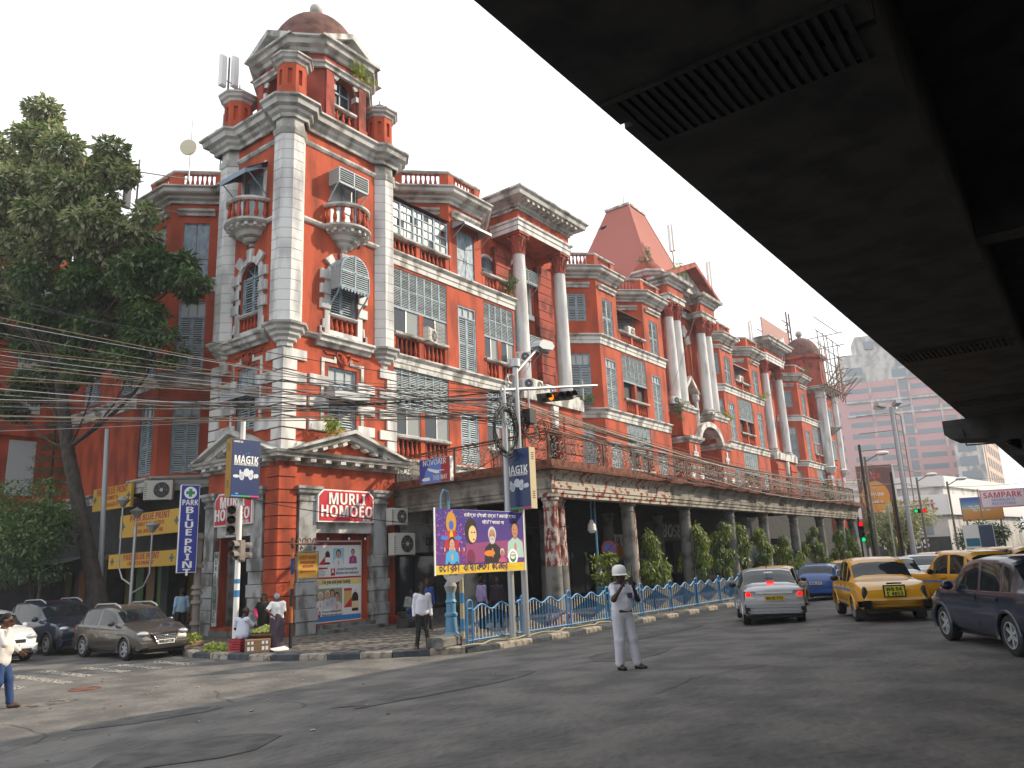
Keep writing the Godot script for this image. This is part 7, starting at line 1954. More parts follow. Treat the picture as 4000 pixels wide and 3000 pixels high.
# leaves scattered in ellipsoids [x,y,z,rx,ry,rz]; droop turns them downwards
func leaves(called: String,parent: Node,blobs: Array,count: int,l: float,w: float,mt: Material,droop: float,seed_: int,shell := 0.45) -> void:
	var r := RandomNumberGenerator.new(); r.seed = seed_
	var tot := 0.0
	for b in blobs: tot += b[3]*b[4]
	var ts := []
	for b in blobs:
		for k in int(count*b[3]*b[4]/tot):
			var d := Vector3(r.randfn(),r.randfn(),r.randfn()).normalized()
			var q := d*lerpf(shell,1.0,sqrt(r.randf()))
			# clumps: pull towards a few twig directions
			var p := Vector3(b[0],b[1],b[2]) + q*Vector3(b[3],b[4],b[5])
			var dirn := (d*0.7 + Vector3(r.randfn(),r.randfn(),r.randfn())*0.5 + Vector3(0,-droop,0)).normalized()
			var x := dirn.cross(Vector3(r.randfn()*0.4,1,r.randfn()*0.4)).normalized()
			var y := dirn.cross(x)
			ts.append(Transform3D(Basis(x,-y if y.y < 0 else y,dirn)*Basis.from_scale(Vector3.ONE*r.randf_range(0.7,1.25)),p))
	var mm := MultiMesh.new()
	mm.transform_format = MultiMesh.TRANSFORM_3D
	mm.mesh = leaf_mesh(l,w)
	mm.instance_count = ts.size()
	for i in ts.size(): mm.set_instance_transform(i,ts[i])
	var o := MultiMeshInstance3D.new()
	o.multimesh = mm; o.material_override = mt; o.name = called
	parent.add_child(o,true)
	stuff(o)

func limb(m: MB,a: Vector3,b: Vector3,r0: float,r1: float,bend := 0.1) -> void:
	var p := PackedVector3Array(); var L := (b - a).length()
	var o := Vector3(rng.randfn(),rng.randfn()*0.5,rng.randfn())*bend*L
	for k in 7:
		var t := k/6.0
		p.append(a.lerp(b,t) + o*t*(1 - t)*2.0)
	m.tube(p,r0,7,r1)

func clumps(c: Vector3,r: Vector3,n: int,size: float,r2: RandomNumberGenerator) -> Array:
	var out := []
	for k in n:
		var d := Vector3(r2.randfn(),r2.randfn(),r2.randfn()).normalized()*pow(r2.randf(),0.35)
		var s := size*r2.randf_range(0.6,1.3)
		out.append([c.x + d.x*r.x,c.y + d.y*r.y,c.z + d.z*r.z,s,s*0.7,s])
	return out

func trees() -> void:
	# big leaning street tree
	var t := thing("street_tree","big leaning street tree with grey green crown over the parked cars","tree")
	var raw := [[-3.5,26.3,-22.29,1.7],[-3.5,24.67,-17.53,1.5],[-3.5,22.34,-13.78,1.4],[-3.5,20.22,-10.27,1.3],[-3.5,22.61,-20.52,1.9],[-3.5,20.69,-15.08,1.8],[-3.5,18.65,-10.69,1.5],[-3.3,18.04,-8.68,1.2],[-3.5,19.29,-16.47,1.5],[-3.2,16.0,-7.24,1.0],[-3.3,16.25,-9.27,1.3],[-3.0,15.05,-6.06,1.0],[-3.4,16.77,-12.28,1.3],[-2.8,13.83,-5.29,0.9],[-2.4,13.57,-4.31,0.75],[-2.2,13.12,-2.99,0.6],[-3.4,16.84,-16.99,1.3],[-3.0,13.89,-7.32,1.1],[-3.2,13.9,-9.74,1.2],[-3.4,14.46,-13.58,1.3],[-2.8,12.27,-4.89,0.9],[-3.0,12.1,-7.03,1.0],[-3.2,12.31,-10.6,1.1],[-3.4,13.0,-15.13,1.2],[-2.7,10.82,-4.16,0.7],[-2.8,10.44,-5.79,0.8],[-3.0,10.63,-8.04,0.9],[-3.2,10.79,-11.96,1.0],[-3.3,10.22,-14.68,0.9]]
	var up := []; var low := []
	var r2 := RandomNumberGenerator.new(); r2.seed = 77
	for b in raw:
		for k in 6:
			var s: float = b[3]*r2.randf_range(0.4,0.72)
			var q := [b[0] + r2.randfn()*b[3]*0.6,b[1] + r2.randfn()*b[3]*0.35 - (0.8 if b[1] > 20 else 0.0),b[2] + r2.randfn()*b[3]*0.8,s,s*0.75,s*1.1]
			if b[1] > 13.9: up.append(q)
			else: low.append(q)
	var m := MB.new()
	var A := Vector3(-2.5,0.1,-7.0); var K := Vector3(-2.9,7.5,-10.0); var C := Vector3(-3.1,10.5,-10.8)
	m.tube(PackedVector3Array([A,Vector3(-2.5,1.5,-7.2),Vector3(-2.6,4.0,-8.6),K,C]),0.34,10,0.22)
	obj("trunk",m,M.bark,t)
	var lm := MB.new()
	for i in range(0,raw.size(),1):
		var e := Vector3(raw[i][0],raw[i][1],raw[i][2])
		var s := C if e.y > 12 else K
		limb(lm,s,e,0.1 if i % 3 == 0 else 0.05,0.02,0.15)
	obj("limbs",lm,M.bark,t)
	leaves("crown",t,up,34000,0.3,0.15,M.leaf_grey,0.35,1,0.25)
	leaves("crown",t,up,22000,0.3,0.15,M.leaf,0.35,2,0.1)
	leaves("crown",t,low,17000,0.28,0.14,M.leaf,0.4,3,0.2)
	leaves("crown",t,low,12000,0.28,0.14,M.leaf_deep,0.4,4,0.1)
	# lower bushy tree at the left edge
	var b2 := thing("street_tree","low dense green tree at the left edge above the dark car","tree",Vector3(-4.3,0,-9.6))
	var tm := MB.new(); tm.tube(PackedVector3Array([Vector3(0.6,0.1,0),Vector3(0.5,1.5,0.1),Vector3(0.2,3.0,0.2),Vector3(-0.4,4.5,0.4)]),0.16,8,0.06); obj("trunk",tm,M.bark,b2)
	leaves("crown",b2,clumps(Vector3(-0.6,4.6,1.2),Vector3(1.3,1.6,3.0),26,0.75,r2),7000,0.16,0.09,M.leaf,0.3,5,0.2)
	leaves("crown",b2,clumps(Vector3(-0.4,3.4,1.0),Vector3(1.2,1.2,3.0),18,0.7,r2),4000,0.16,0.09,M.leaf_deep,0.3,6,0.2)
	# tiered conifer behind the tall pole
	var cf := thing("conifer","small tiered araucaria conifer growing behind the leaning trunk","tree",Vector3(-1.2,0.1,-15.5))
	var cm := MB.new(); cm.cyl(Vector3.ZERO,Vector3(0,9.6,0),0.12,0.03,7); obj("trunk",cm,M.bark,cf)
	var cb := []
	for k in 10:
		for j in 6:
			var a := TAU*(j + 0.5*(k % 2))/6
			var rr := 1.5 - 0.1*k
			cb.append([cos(a)*rr*0.55,4.6 + k*0.52,sin(a)*rr*0.55,0.5*rr,0.07,0.5*rr])
	leaves("branches",cf,cb,5000,0.16,0.03,M.leaf_deep,-0.2,7,0.0)
	# drooping young trees behind the railing
	var spots := [[9.0,2.4,7.75,0.0,"leafy plant with upright glossy leaves behind the policeman"],[12.6,3.2,7.6,1.0,"first drooping mast tree right of the policeman, thin and dark"],[16.0,3.5,7.9,1.0,"second drooping mast tree, leaning before the BOSE letters"],[19.2,3.75,7.9,1.0,"third drooping mast tree with yellow tips left of the silver car"],[22.3,3.7,7.9,1.0,"fourth drooping mast tree behind the silver car"],[24.8,3.4,7.9,1.0,"fifth drooping mast tree above the silver car roof"],[28.7,3.2,7.9,1.0,"small dark mast tree between two grey columns"],[34.2,3.75,7.9,1.0,"bushy mast tree above the blue hatchback"],[39.9,3.45,7.9,1.0,"mast tree near the arcade end, left of a pair"],[42.8,3.6,7.9,1.0,"mast tree near the arcade end, right of a pair"],[50.6,5.2,7.9,1.0,"tall pointed mast tree behind the far red signal"],[54.9,4.3,8.1,1.0,"rounded mast tree right of the far red signal"]]
	for i in spots.size():
		var s = spots[i]
		var o := thing("young_tree",s[4],"tree",Vector3(s[0],0.15,s[2]),0,"young trees along the railing")
		var H: float = s[1]
		var sm := MB.new(); sm.tube(PackedVector3Array([Vector3.ZERO,Vector3(0.03,H*0.5,0.02),Vector3(-0.02,H*0.95,0)]),0.045,6,0.015); obj("trunk",sm,M.bark,o)
		if s[3] == 0.0:
			var bl := []
			for k in 14:
				var a := r2.randf_range(0,TAU); var hh := r2.randf_range(0.5,2.3)
				bl.append([cos(a)*0.75*hh*0.5,hh,sin(a)*0.4*hh*0.5,0.3,0.2,0.3])
				var tw := MB.new(); limb(tw,Vector3(0,0.3,0),Vector3(cos(a)*0.75*hh*0.5,hh,sin(a)*0.4*hh*0.5),0.015,0.008); obj("stem",tw,M.bark,o)
			leaves("foliage",o,bl,420,0.2,0.1,M.leaf_bright,0.0,20,0.2); leaves("foliage",o,bl,420,0.2,0.09,M.leaf,0.1,21,0.2)
			continue
		var bl2 := []
		var wide := r2.randf_range(0.6,1.0)
		var lean := Vector3(r2.randfn()*0.25,0,r2.randfn()*0.1)
		for k in 20:
			var u := pow(r2.randf(),0.8)
			var y := lerpf(r2.randf_range(0.9,1.7),H,u)
			var rad := wide*sin(clampf((H - y)/(H*0.75),0.08,1.0)*2.4)*r2.randf_range(0.3,1.15)
			var a := r2.randf_range(0,TAU)
			bl2.append([cos(a)*rad + lean.x*u,y - 0.2,sin(a)*rad + lean.z*u,0.2,0.34,0.2])
			var tw2 := MB.new(); limb(tw2,Vector3(0,y*0.9,0),Vector3(cos(a)*rad + lean.x*u,y,sin(a)*rad),0.012,0.006); obj("twig",tw2,M.bark,o)
		leaves("foliage",o,bl2,1000,0.26,0.055,M.leaf,1.6,30 + i,0.1)
		leaves("foliage",o,bl2.slice(0,14),450,0.24,0.045,M.leaf_deep,1.6,50 + i,0.0)
		leaves("foliage",o,bl2.slice(6),800,0.24,0.055,M.leaf_bright,1.3,70 + i,0.7)
	# tufts growing out of the masonry
	var tufts := [[Vector3(3.4,23.1,0.15),0.7,0.5,"leaf_bright","sprig of yellow green weeds growing on the lantern band of the tower"],[Vector3(14.4,16.3,-0.3),0.45,0.7,"leaf","leafy fig sapling rooted in the loggia ledge beside the first column"],[Vector3(22.6,11.6,-1.2),0.9,0.35,"leaf","fern like sapling growing sideways at the foot of the second column"],[Vector3(33.9,12.0,-0.3),0.7,1.0,"leaf","climbing plant on the balustrade left of the paired columns"],[Vector3(36.2,23.3,-0.3),0.9,0.9,"leaf_bright","tangle of weeds at the left foot of the central pediment"],[Vector3(34.2,24.4,-1.9),0.9,0.8,"leaf","dark sapling beside the left central turret"],[Vector3(43.2,13.0,-0.3),0.7,0.5,"leaf_bright","small sapling right of the paired column pedestal"],[Vector3(52.6,16.0,-0.3),0.9,0.5,"leaf_bright","bright green sapling on the band near the far portico"],[Vector3(38.5,5.6,8.1),1.3,0.9,"leaf","big shrub rooted in the terrace edge near the arcade end"],[Vector3(67.0,21.0,-0.4),0.9,0.6,"leaf","weed tuft on the parapet before the scaffolding"],[Vector3(1.7,7.3,0.6),0.3,0.4,"leaf_bright","tiny seedling on the shop pediment"]]
	for i in tufts.size():
		var e = tufts[i]
		var o := thing("wall_plant",e[4],"plant",e[0])
		var sm := MB.new()
		for k in 4: limb(sm,Vector3.ZERO,Vector3(r2.randfn()*e[1]*0.6,e[2]*r2.randf_range(0.3,1.0),r2.randfn()*e[1]*0.4),0.012,0.006)
		obj("stems",sm,M.bark,o)
		leaves("foliage",o,clumps(Vector3(0,e[2]*0.4,0),Vector3(e[1],e[2],e[1]*0.6),9,0.22,r2),260,0.17,0.08,M[e[3]],0.3,90 + i,0.2)
	# planting behind the far cars
	for e in [[Vector3(62,0.1,8.2),Vector3(4,3.4,3),"dusty scrubby trees beyond the end of the arcade","leaf_grey"],[Vector3(80,0.2,12.6),Vector3(4.0,2.2,3.0),"dark rounded tree before the white corner building","leaf_deep"],[Vector3(84,0.2,19.5),Vector3(5,3.2,4.5),"spreading dark tree under the pink banner at the right","leaf_deep"],[Vector3(74,0.2,5.0),Vector3(3,3.2,2.6),"thin roadside tree left of the dark TRENDS front","leaf"]]:
		var o := thing("roadside_tree",e[2],"tree",e[0])
		var sm := MB.new(); sm.cyl(Vector3.ZERO,Vector3(0,e[1].y*0.9,0),0.2,0.1,7)
		for k in 5: limb(sm,Vector3(0,e[1].y*0.6,0),Vector3(r2.randfn()*e[1].x*0.4,e[1].y*1.4,r2.randfn()*e[1].z*0.4),0.08,0.03)
		obj("trunk",sm,M.bark,o)
		leaves("crown",o,clumps(Vector3(0,e[1].y*1.25,0),e[1]*Vector3(0.8,0.55,0.8),26,1.1,r2),4500,0.3,0.16,M[e[3]],0.3,110 + int(e[0].x),0.2)
	# verge weeds and vegetable heaps
	var vg := thing("verge_weeds","scattered weeds and litter in the strip under the railing","weeds",Vector3.ZERO)
	var bl3 := []
	for k in 60: bl3.append([r2.randf_range(0.5,32),0.2,8.5 + r2.randfn()*0.12,0.12,0.07,0.08])
	leaves("weeds",vg,bl3,700,0.1,0.04,M.leaf_grey,0.0,140,0.0)
	var hp := thing("green_heap","heap of cut green vegetables in a crate on the pavement by the grey car","vegetables",Vector3(-2.9,0.15,-0.6))
	var hm := MB.new(); hm.cbox(-0.5,0.5,0,0.16,-0.25,0.25,0.03); obj("crate",hm,M.bamboo,hp)
	leaves("leaves",hp,[[0,0.22,0,0.55,0.14,0.28]],500,0.12,0.06,M.leaf_bright,0.0,141,0.0)

# ---------------------------------------------------------------- people
# bodies are fields of tapered capsules joined smoothly and meshed as surface nets
func flesh(bones: Array,cell: float,k: float,rough := 0.0) -> MB:
	var lo := Vector3.ONE*1e9; var hi := -lo
	for b in bones:
		for e in [[b[0],b[2]],[b[1],b[3]]]:
			lo = lo.min(e[0] - Vector3.ONE*(e[1] + cell*2)); hi = hi.max(e[0] + Vector3.ONE*(e[1] + cell*2))
	var nx := int((hi.x - lo.x)/cell) + 2; var ny := int((hi.y - lo.y)/cell) + 2; var nz := int((hi.z - lo.z)/cell) + 2
	var f := PackedFloat32Array(); f.resize(nx*ny*nz); f.fill(1.0)
	for b in bones:
		var a: Vector3 = b[0]; var ra: float = b[2]; var rb: float = b[3]
		var d: Vector3 = b[1] - a; var dd := maxf(d.length_squared(),1e-8)
		var sq: Vector3 = b[4] if b.size() > 4 else Vector3.ONE
		var rm := maxf(ra,rb) + k + cell*1.5
		var p0 := ((a.min(b[1]) - Vector3.ONE*rm - lo)/cell).floor(); var p1 := ((a.max(b[1]) + Vector3.ONE*rm - lo)/cell).ceil()
		for z in range(maxi(0,int(p0.z)),mini(nz,int(p1.z) + 1)):
			for y in range(maxi(0,int(p0.y)),mini(ny,int(p1.y) + 1)):
				var i := (z*ny + y)*nx
				for x in range(maxi(0,int(p0.x)),mini(nx,int(p1.x) + 1)):
					var p := lo + Vector3(x,y,z)*cell
					var t := clampf((p - a).dot(d)/dd,0.0,1.0)
					var v := ((p - a - d*t)/sq).length() - lerpf(ra,rb,t)
					var o := f[i + x]
					var h := maxf(k - absf(o - v),0.0)/k
					f[i + x] = minf(o,v) - h*h*k*0.25
	if rough > 0.0:
		var nz_ := FastNoiseLite.new(); nz_.frequency = 6.0; nz_.seed = 3
		for i in f.size():
			if absf(f[i]) < cell*2.0:
				var x := i % nx; var y := (i/nx) % ny; var z := i/(nx*ny)
				f[i] += nz_.get_noise_3d(x*cell,y*cell*0.55,z*cell)*rough
	var at_ := {}
	var pts := PackedVector3Array(); var nor := PackedVector3Array()
	var m := MB.new()
	var off := [0,1,nx,nx + 1,nx*ny,nx*ny + 1,nx*ny + nx,nx*ny + nx + 1]
	var edges := [[0,1],[2,3],[4,5],[6,7],[0,2],[1,3],[4,6],[5,7],[0,4],[1,5],[2,6],[3,7]]
	for z in nz - 1:
		for y in ny - 1:
			for x in nx - 1:
				var i := (z*ny + y)*nx + x
				if absf(f[i]) > cell*2.5: continue
				var mask := 0
				for c in 8:
					if f[i + off[c]] < 0.0: mask |= 1 << c
				if mask == 0 or mask == 255: continue
				var s := Vector3.ZERO; var n := 0
				for e in edges:
					var va := f[i + off[e[0]]]; var vb := f[i + off[e[1]]]
					if (va < 0.0) != (vb < 0.0):
						var t := va/(va - vb)
						var pa := Vector3(e[0] & 1,(e[0] >> 1) & 1,e[0] >> 2); var pb := Vector3(e[1] & 1,(e[1] >> 1) & 1,e[1] >> 2)
						s += pa.lerp(pb,t); n += 1
				at_[i] = pts.size()
				pts.append(lo + (Vector3(x,y,z) + s/n)*cell)
				nor.append(Vector3(f[i + 1] + f[i + nx + 1] + f[i + off[5]] + f[i + off[7]] - f[i] - f[i + nx] - f[i + off[4]] - f[i + off[6]],f[i + nx] + f[i + nx + 1] + f[i + off[6]] + f[i + off[7]] - f[i] - f[i + 1] - f[i + off[4]] - f[i + off[5]],f[i + off[4]] + f[i + off[5]] + f[i + off[6]] + f[i + off[7]] - f[i] - f[i + 1] - f[i + nx] - f[i + nx + 1]).normalized())
	for i: int in at_:
		for ax in 3:
			var st: int = [1,nx,nx*ny][ax]
			if i + st >= f.size() or (f[i] < 0.0) == (f[i + st] < 0.0): continue
			var u: int = [nx,nx*ny,1][ax]; var w: int = [nx*ny,1,nx][ax]
			if not (at_.has(i - u) and at_.has(i - w) and at_.has(i - u - w)): continue
			var q := [at_[i - u - w],at_[i - w],at_[i],at_[i - u]]
			if f[i] > 0.0: q.reverse()
			m.quadn(pts[q[0]],pts[q[1]],pts[q[2]],pts[q[3]],nor[q[0]],nor[q[1]],nor[q[2]],nor[q[3]])
	return m

func hand_bones(out: Array,wrist: Vector3,dirn: Vector3,palm: Vector3,curl: float) -> void:
	var d := dirn.normalized(); var side := d.cross(palm).normalized(); var pn := side.cross(d).normalized()
	var c := wrist + d*0.085
	for s in [-0.027,-0.009,0.009,0.027]: out.append([wrist + side*s*0.6 + d*0.01,c + side*s,0.016,0.013])
	for i in 4:
		var s: float = [-0.03,-0.01,0.01,0.03][i]; var L: float = [0.062,0.075,0.08,0.07][i]
		var a := c + side*s; var b := a + (d*cos(curl) + pn*sin(curl))*L*0.5; var e := b + (d*cos(curl*2.2) + pn*sin(curl*2.2))*L*0.5
		out.append([a,b,0.0095,0.009]); out.append([b,e,0.009,0.0075])
	var ta := wrist + d*0.03 + side*0.03; var tb := ta + (d*0.6 + side*0.7 + pn*0.3).normalized()*0.04; var tc := tb + (d*0.85 + pn*0.5).normalized()*0.035
	out.append([ta,tb,0.012,0.0105]); out.append([tb,tc,0.0105,0.0085])

# j: joints in metres,figure facing +z
func person(label: String,at_: Vector3,turn: float,j: Dictionary,skin: Color,shirt: Color,legs: Color,hair: Color,o: Dictionary = {}) -> Node3D:
	var t := thing("person",label,"person",at_,turn)
	var cell: float = o.get("cell",0.017)
	var girth: float = o.get("girth",1.0)
	var hd: Vector3 = j.head
	var look: Vector3 = j.get("look",Vector3(0,0,1))
	var fw := look.normalized(); var rt := Vector3.UP.cross(fw).normalized(); var up := fw.cross(rt)
	# continuous body
	var b := []
	b.append([j.pelvis,j.chest,0.115*girth,0.125,Vector3(1.15,1,0.8)])
	b.append([j.chest,j.neck,0.1,0.055]); b.append([j.neck,hd - up*0.05,0.052,0.055])
	for s in ["l","r"]:
		b.append([j.chest + Vector3(0,0.07,0),j["sh" + s],0.08,0.06]); b.append([j["sh" + s],j["el" + s],0.05,0.038]); b.append([j["el" + s],j["wr" + s],0.038,0.026])
		b.append([j.pelvis,j["hp" + s],0.1,0.085]); b.append([j["hp" + s],j["kn" + s],0.082,0.055]); b.append([j["kn" + s],j["an" + s],0.052,0.036]); b.append([j["an" + s],j["to" + s],0.038,0.03])
	var body := flesh(b,cell,0.05)
	var fine := []
	fine.append([hd + up*0.035,hd + up*0.03 - fw*0.02,0.088,0.09,Vector3(0.85,1.05,1.0)]); fine.append([hd - up*0.06 + fw*0.035,hd - up*0.085 + fw*0.05,0.055,0.04]); fine.append([hd + fw*0.02,hd - up*0.05 + fw*0.04,0.07,0.055])
	fine.append([hd + fw*0.09 + up*0.01,hd + fw*0.115 - up*0.025,0.011,0.017])
	for s in [-1.0,1.0]: fine.append([hd + rt*s*0.078 + up*0.01,hd + rt*s*0.082 - up*0.025,0.018,0.012])
	fine.append([j.neck,hd - up*0.05,0.05,0.052])
	body.add(flesh(fine,0.009,0.025),Transform3D())
	var hb := []
	for s in ["l","r"]:
		var dirn: Vector3 = j.get("hd" + s,(j["wr" + s] - j["el" + s]))
		hand_bones(hb,j["wr" + s],dirn,j.get("pa" + s,Vector3(1.0 if s == "l" else -1.0,0,0.2)),o.get("curl",0.45))
	var half := hb.size()/2
	body.add(flesh(hb.slice(0,half),0.006,0.01),Transform3D()); body.add(flesh(hb.slice(half),0.006,0.01),Transform3D())
	obj("body",body,mat(skin,0.6),t)
	# face
	var ey := MB.new()
	for s in [-1.0,1.0]: ey.ball(hd + fw*0.087 + rt*s*0.033 + up*0.02,Vector3(0.012,0.008,0.008),8,5,Basis(rt,up,fw))
	obj("eyes",ey,M.black,t)
	var mo := MB.new(); mo.ball(hd + fw*0.094 - up*0.058,Vector3(0.024,0.006,0.008),8,4,Basis(rt,up,fw)); obj("mouth",mo,mat(skin.darkened(0.35),0.6),t)
	if not o.has("bald"):
		var hr := [[hd + up*0.06 - fw*0.02,hd + up*0.01 - fw*0.055,0.088,0.075,Vector3(0.95,1,1)]]
		if o.has("long"): hr += [[hd - fw*0.06,hd - up*0.25 - fw*0.09,0.08,0.06],[hd + rt*0.07,hd + rt*0.08 - up*0.16,0.035,0.03],[hd - rt*0.07,hd - rt*0.08 - up*0.16,0.035,0.03]]
		obj("hair",flesh(hr,0.012,0.03),mat(hair,0.8),t)
	# shirt,open at cuffs and neck by being its own skin over the body
	var sl: float = o.get("sleeve",1.0)     # 1 long,0.5 short
	var hem: Vector3 = j.pelvis + Vector3(0,0.04 + o.get("hem",0.0),0)
	var sb := [[hem + Vector3(0.06,0,0),j.chest + Vector3(0.045,0,0),0.125*girth,0.125,Vector3(1,1,0.95)],[hem - Vector3(0.06,0,0),j.chest - Vector3(0.045,0,0),0.125*girth,0.125,Vector3(1,1,0.95)],[hem + Vector3(0,-0.02,0),j.chest,0.12*girth,0.12],[j.chest,j.neck - Vector3(0,0.04,0),0.12,0.07]]
	if o.has("belly"): sb.append([j.pelvis + Vector3(0,0.12,0.05),j.pelvis + Vector3(0,0.18,0.05),o.belly,o.belly])
	for s in ["l","r"]:
		sb.append([j.chest + Vector3(0,0.06,0),j["sh" + s],0.095,0.07]); sb.append([j["sh" + s],j["sh" + s].lerp(j["el" + s],minf(1.0,sl*1.35)),0.067,0.056])
		if sl > 0.6: sb.append([j["el" + s],j["el" + s].lerp(j["wr" + s],(sl - 0.1)*1.0),0.05,0.042])
	obj("shirt",flesh(sb,cell,0.03,0.012),mat(shirt,0.85),t)
	if o.has("lungi"):
		var lg := MB.new()
		var kn: Vector3 = (j.knl + j.knr)/2; var an: Vector3 = (j.anl + j.anr)/2
		var q0 := []
		q0 = [[j.pelvis + Vector3(0,0.06,0),kn,0.16,0.175,Vector3(1.05,1,0.85)],[kn,an.lerp(kn,0.22),0.175,0.19,Vector3(1.05,1,0.85)],[j.hpl,j.knl,0.11,0.1],[j.hpr,j.knr,0.11,0.1]]
		obj("lungi",flesh(q0,cell,0.06,0.02),mat(legs,0.9),t)
	else:
		var lb := [[j.pelvis + Vector3(0,0.02,0),j.pelvis - Vector3(0,0.04,0),0.128*girth,0.12,Vector3(1.15,1,0.85)]]
		var fat: float = o.get("trouser",1.0)
		for s in ["l","r"]:
			lb.append([j["hp" + s],j["kn" + s],0.1*fat,0.075*fat]); lb.append([j["kn" + s],j["an" + s] + (j["kn" + s] - j["an" + s]).normalized()*0.02,0.074*fat,0.066*fat])
		obj("trousers",flesh(lb,cell,0.04,0.012),mat(legs,0.85),t)
		if o.has("belt"):
			var bm := MB.new(); bm.lathe(j.pelvis + Vector3(0,0.02,0),[Vector2(0.155*girth,0),Vector2(0.158*girth,0.02),Vector2(0.155*girth,0.045)],18,false,0,TAU,Basis.from_scale(Vector3(1.1,1,0.88))); obj("belt",bm,M.black,t)
	if o.has("shoe"):
		var sb2 := []
		for s in ["l","r"]: sb2 += [[j["an" + s] - Vector3(0,0.02,0),j["an" + s] - Vector3(0,0.045,0),0.05,0.05],[j["an" + s] - Vector3(0,0.05,0),j["to" + s] - Vector3(0,0.005,0),0.048,0.042]]
		obj("shoes",flesh(sb2,0.014,0.03),mat(o.shoe,0.35),t)
	return t

func standing(h := 1.72) -> Dictionary:
	var s := h/1.72
	return {"pelvis": Vector3(0,0.95,0)*s,"chest": Vector3(0,1.28,0)*s,"neck": Vector3(0,1.47,-0.01)*s,"head": Vector3(0,1.6,0.02)*s,"shl": Vector3(0.17,1.39,0)*s,"shr": Vector3(-0.17,1.39,0)*s,"ell": Vector3(0.225,1.11,-0.03)*s,"elr": Vector3(-0.225,1.11,-0.03)*s,"wrl": Vector3(0.235,0.86,0.06)*s,"wrr": Vector3(-0.235,0.86,0.06)*s,
		"hpl": Vector3(0.09,0.9,0)*s,"hpr": Vector3(-0.09,0.9,0)*s,"knl": Vector3(0.11,0.5,0.02)*s,"knr": Vector3(-0.11,0.5,0.02)*s,"anl": Vector3(0.12,0.09,0)*s,"anr": Vector3(-0.12,0.09,0)*s,"tol": Vector3(0.14,0.04,0.15)*s,"tor": Vector3(-0.14,0.04,0.15)*s}

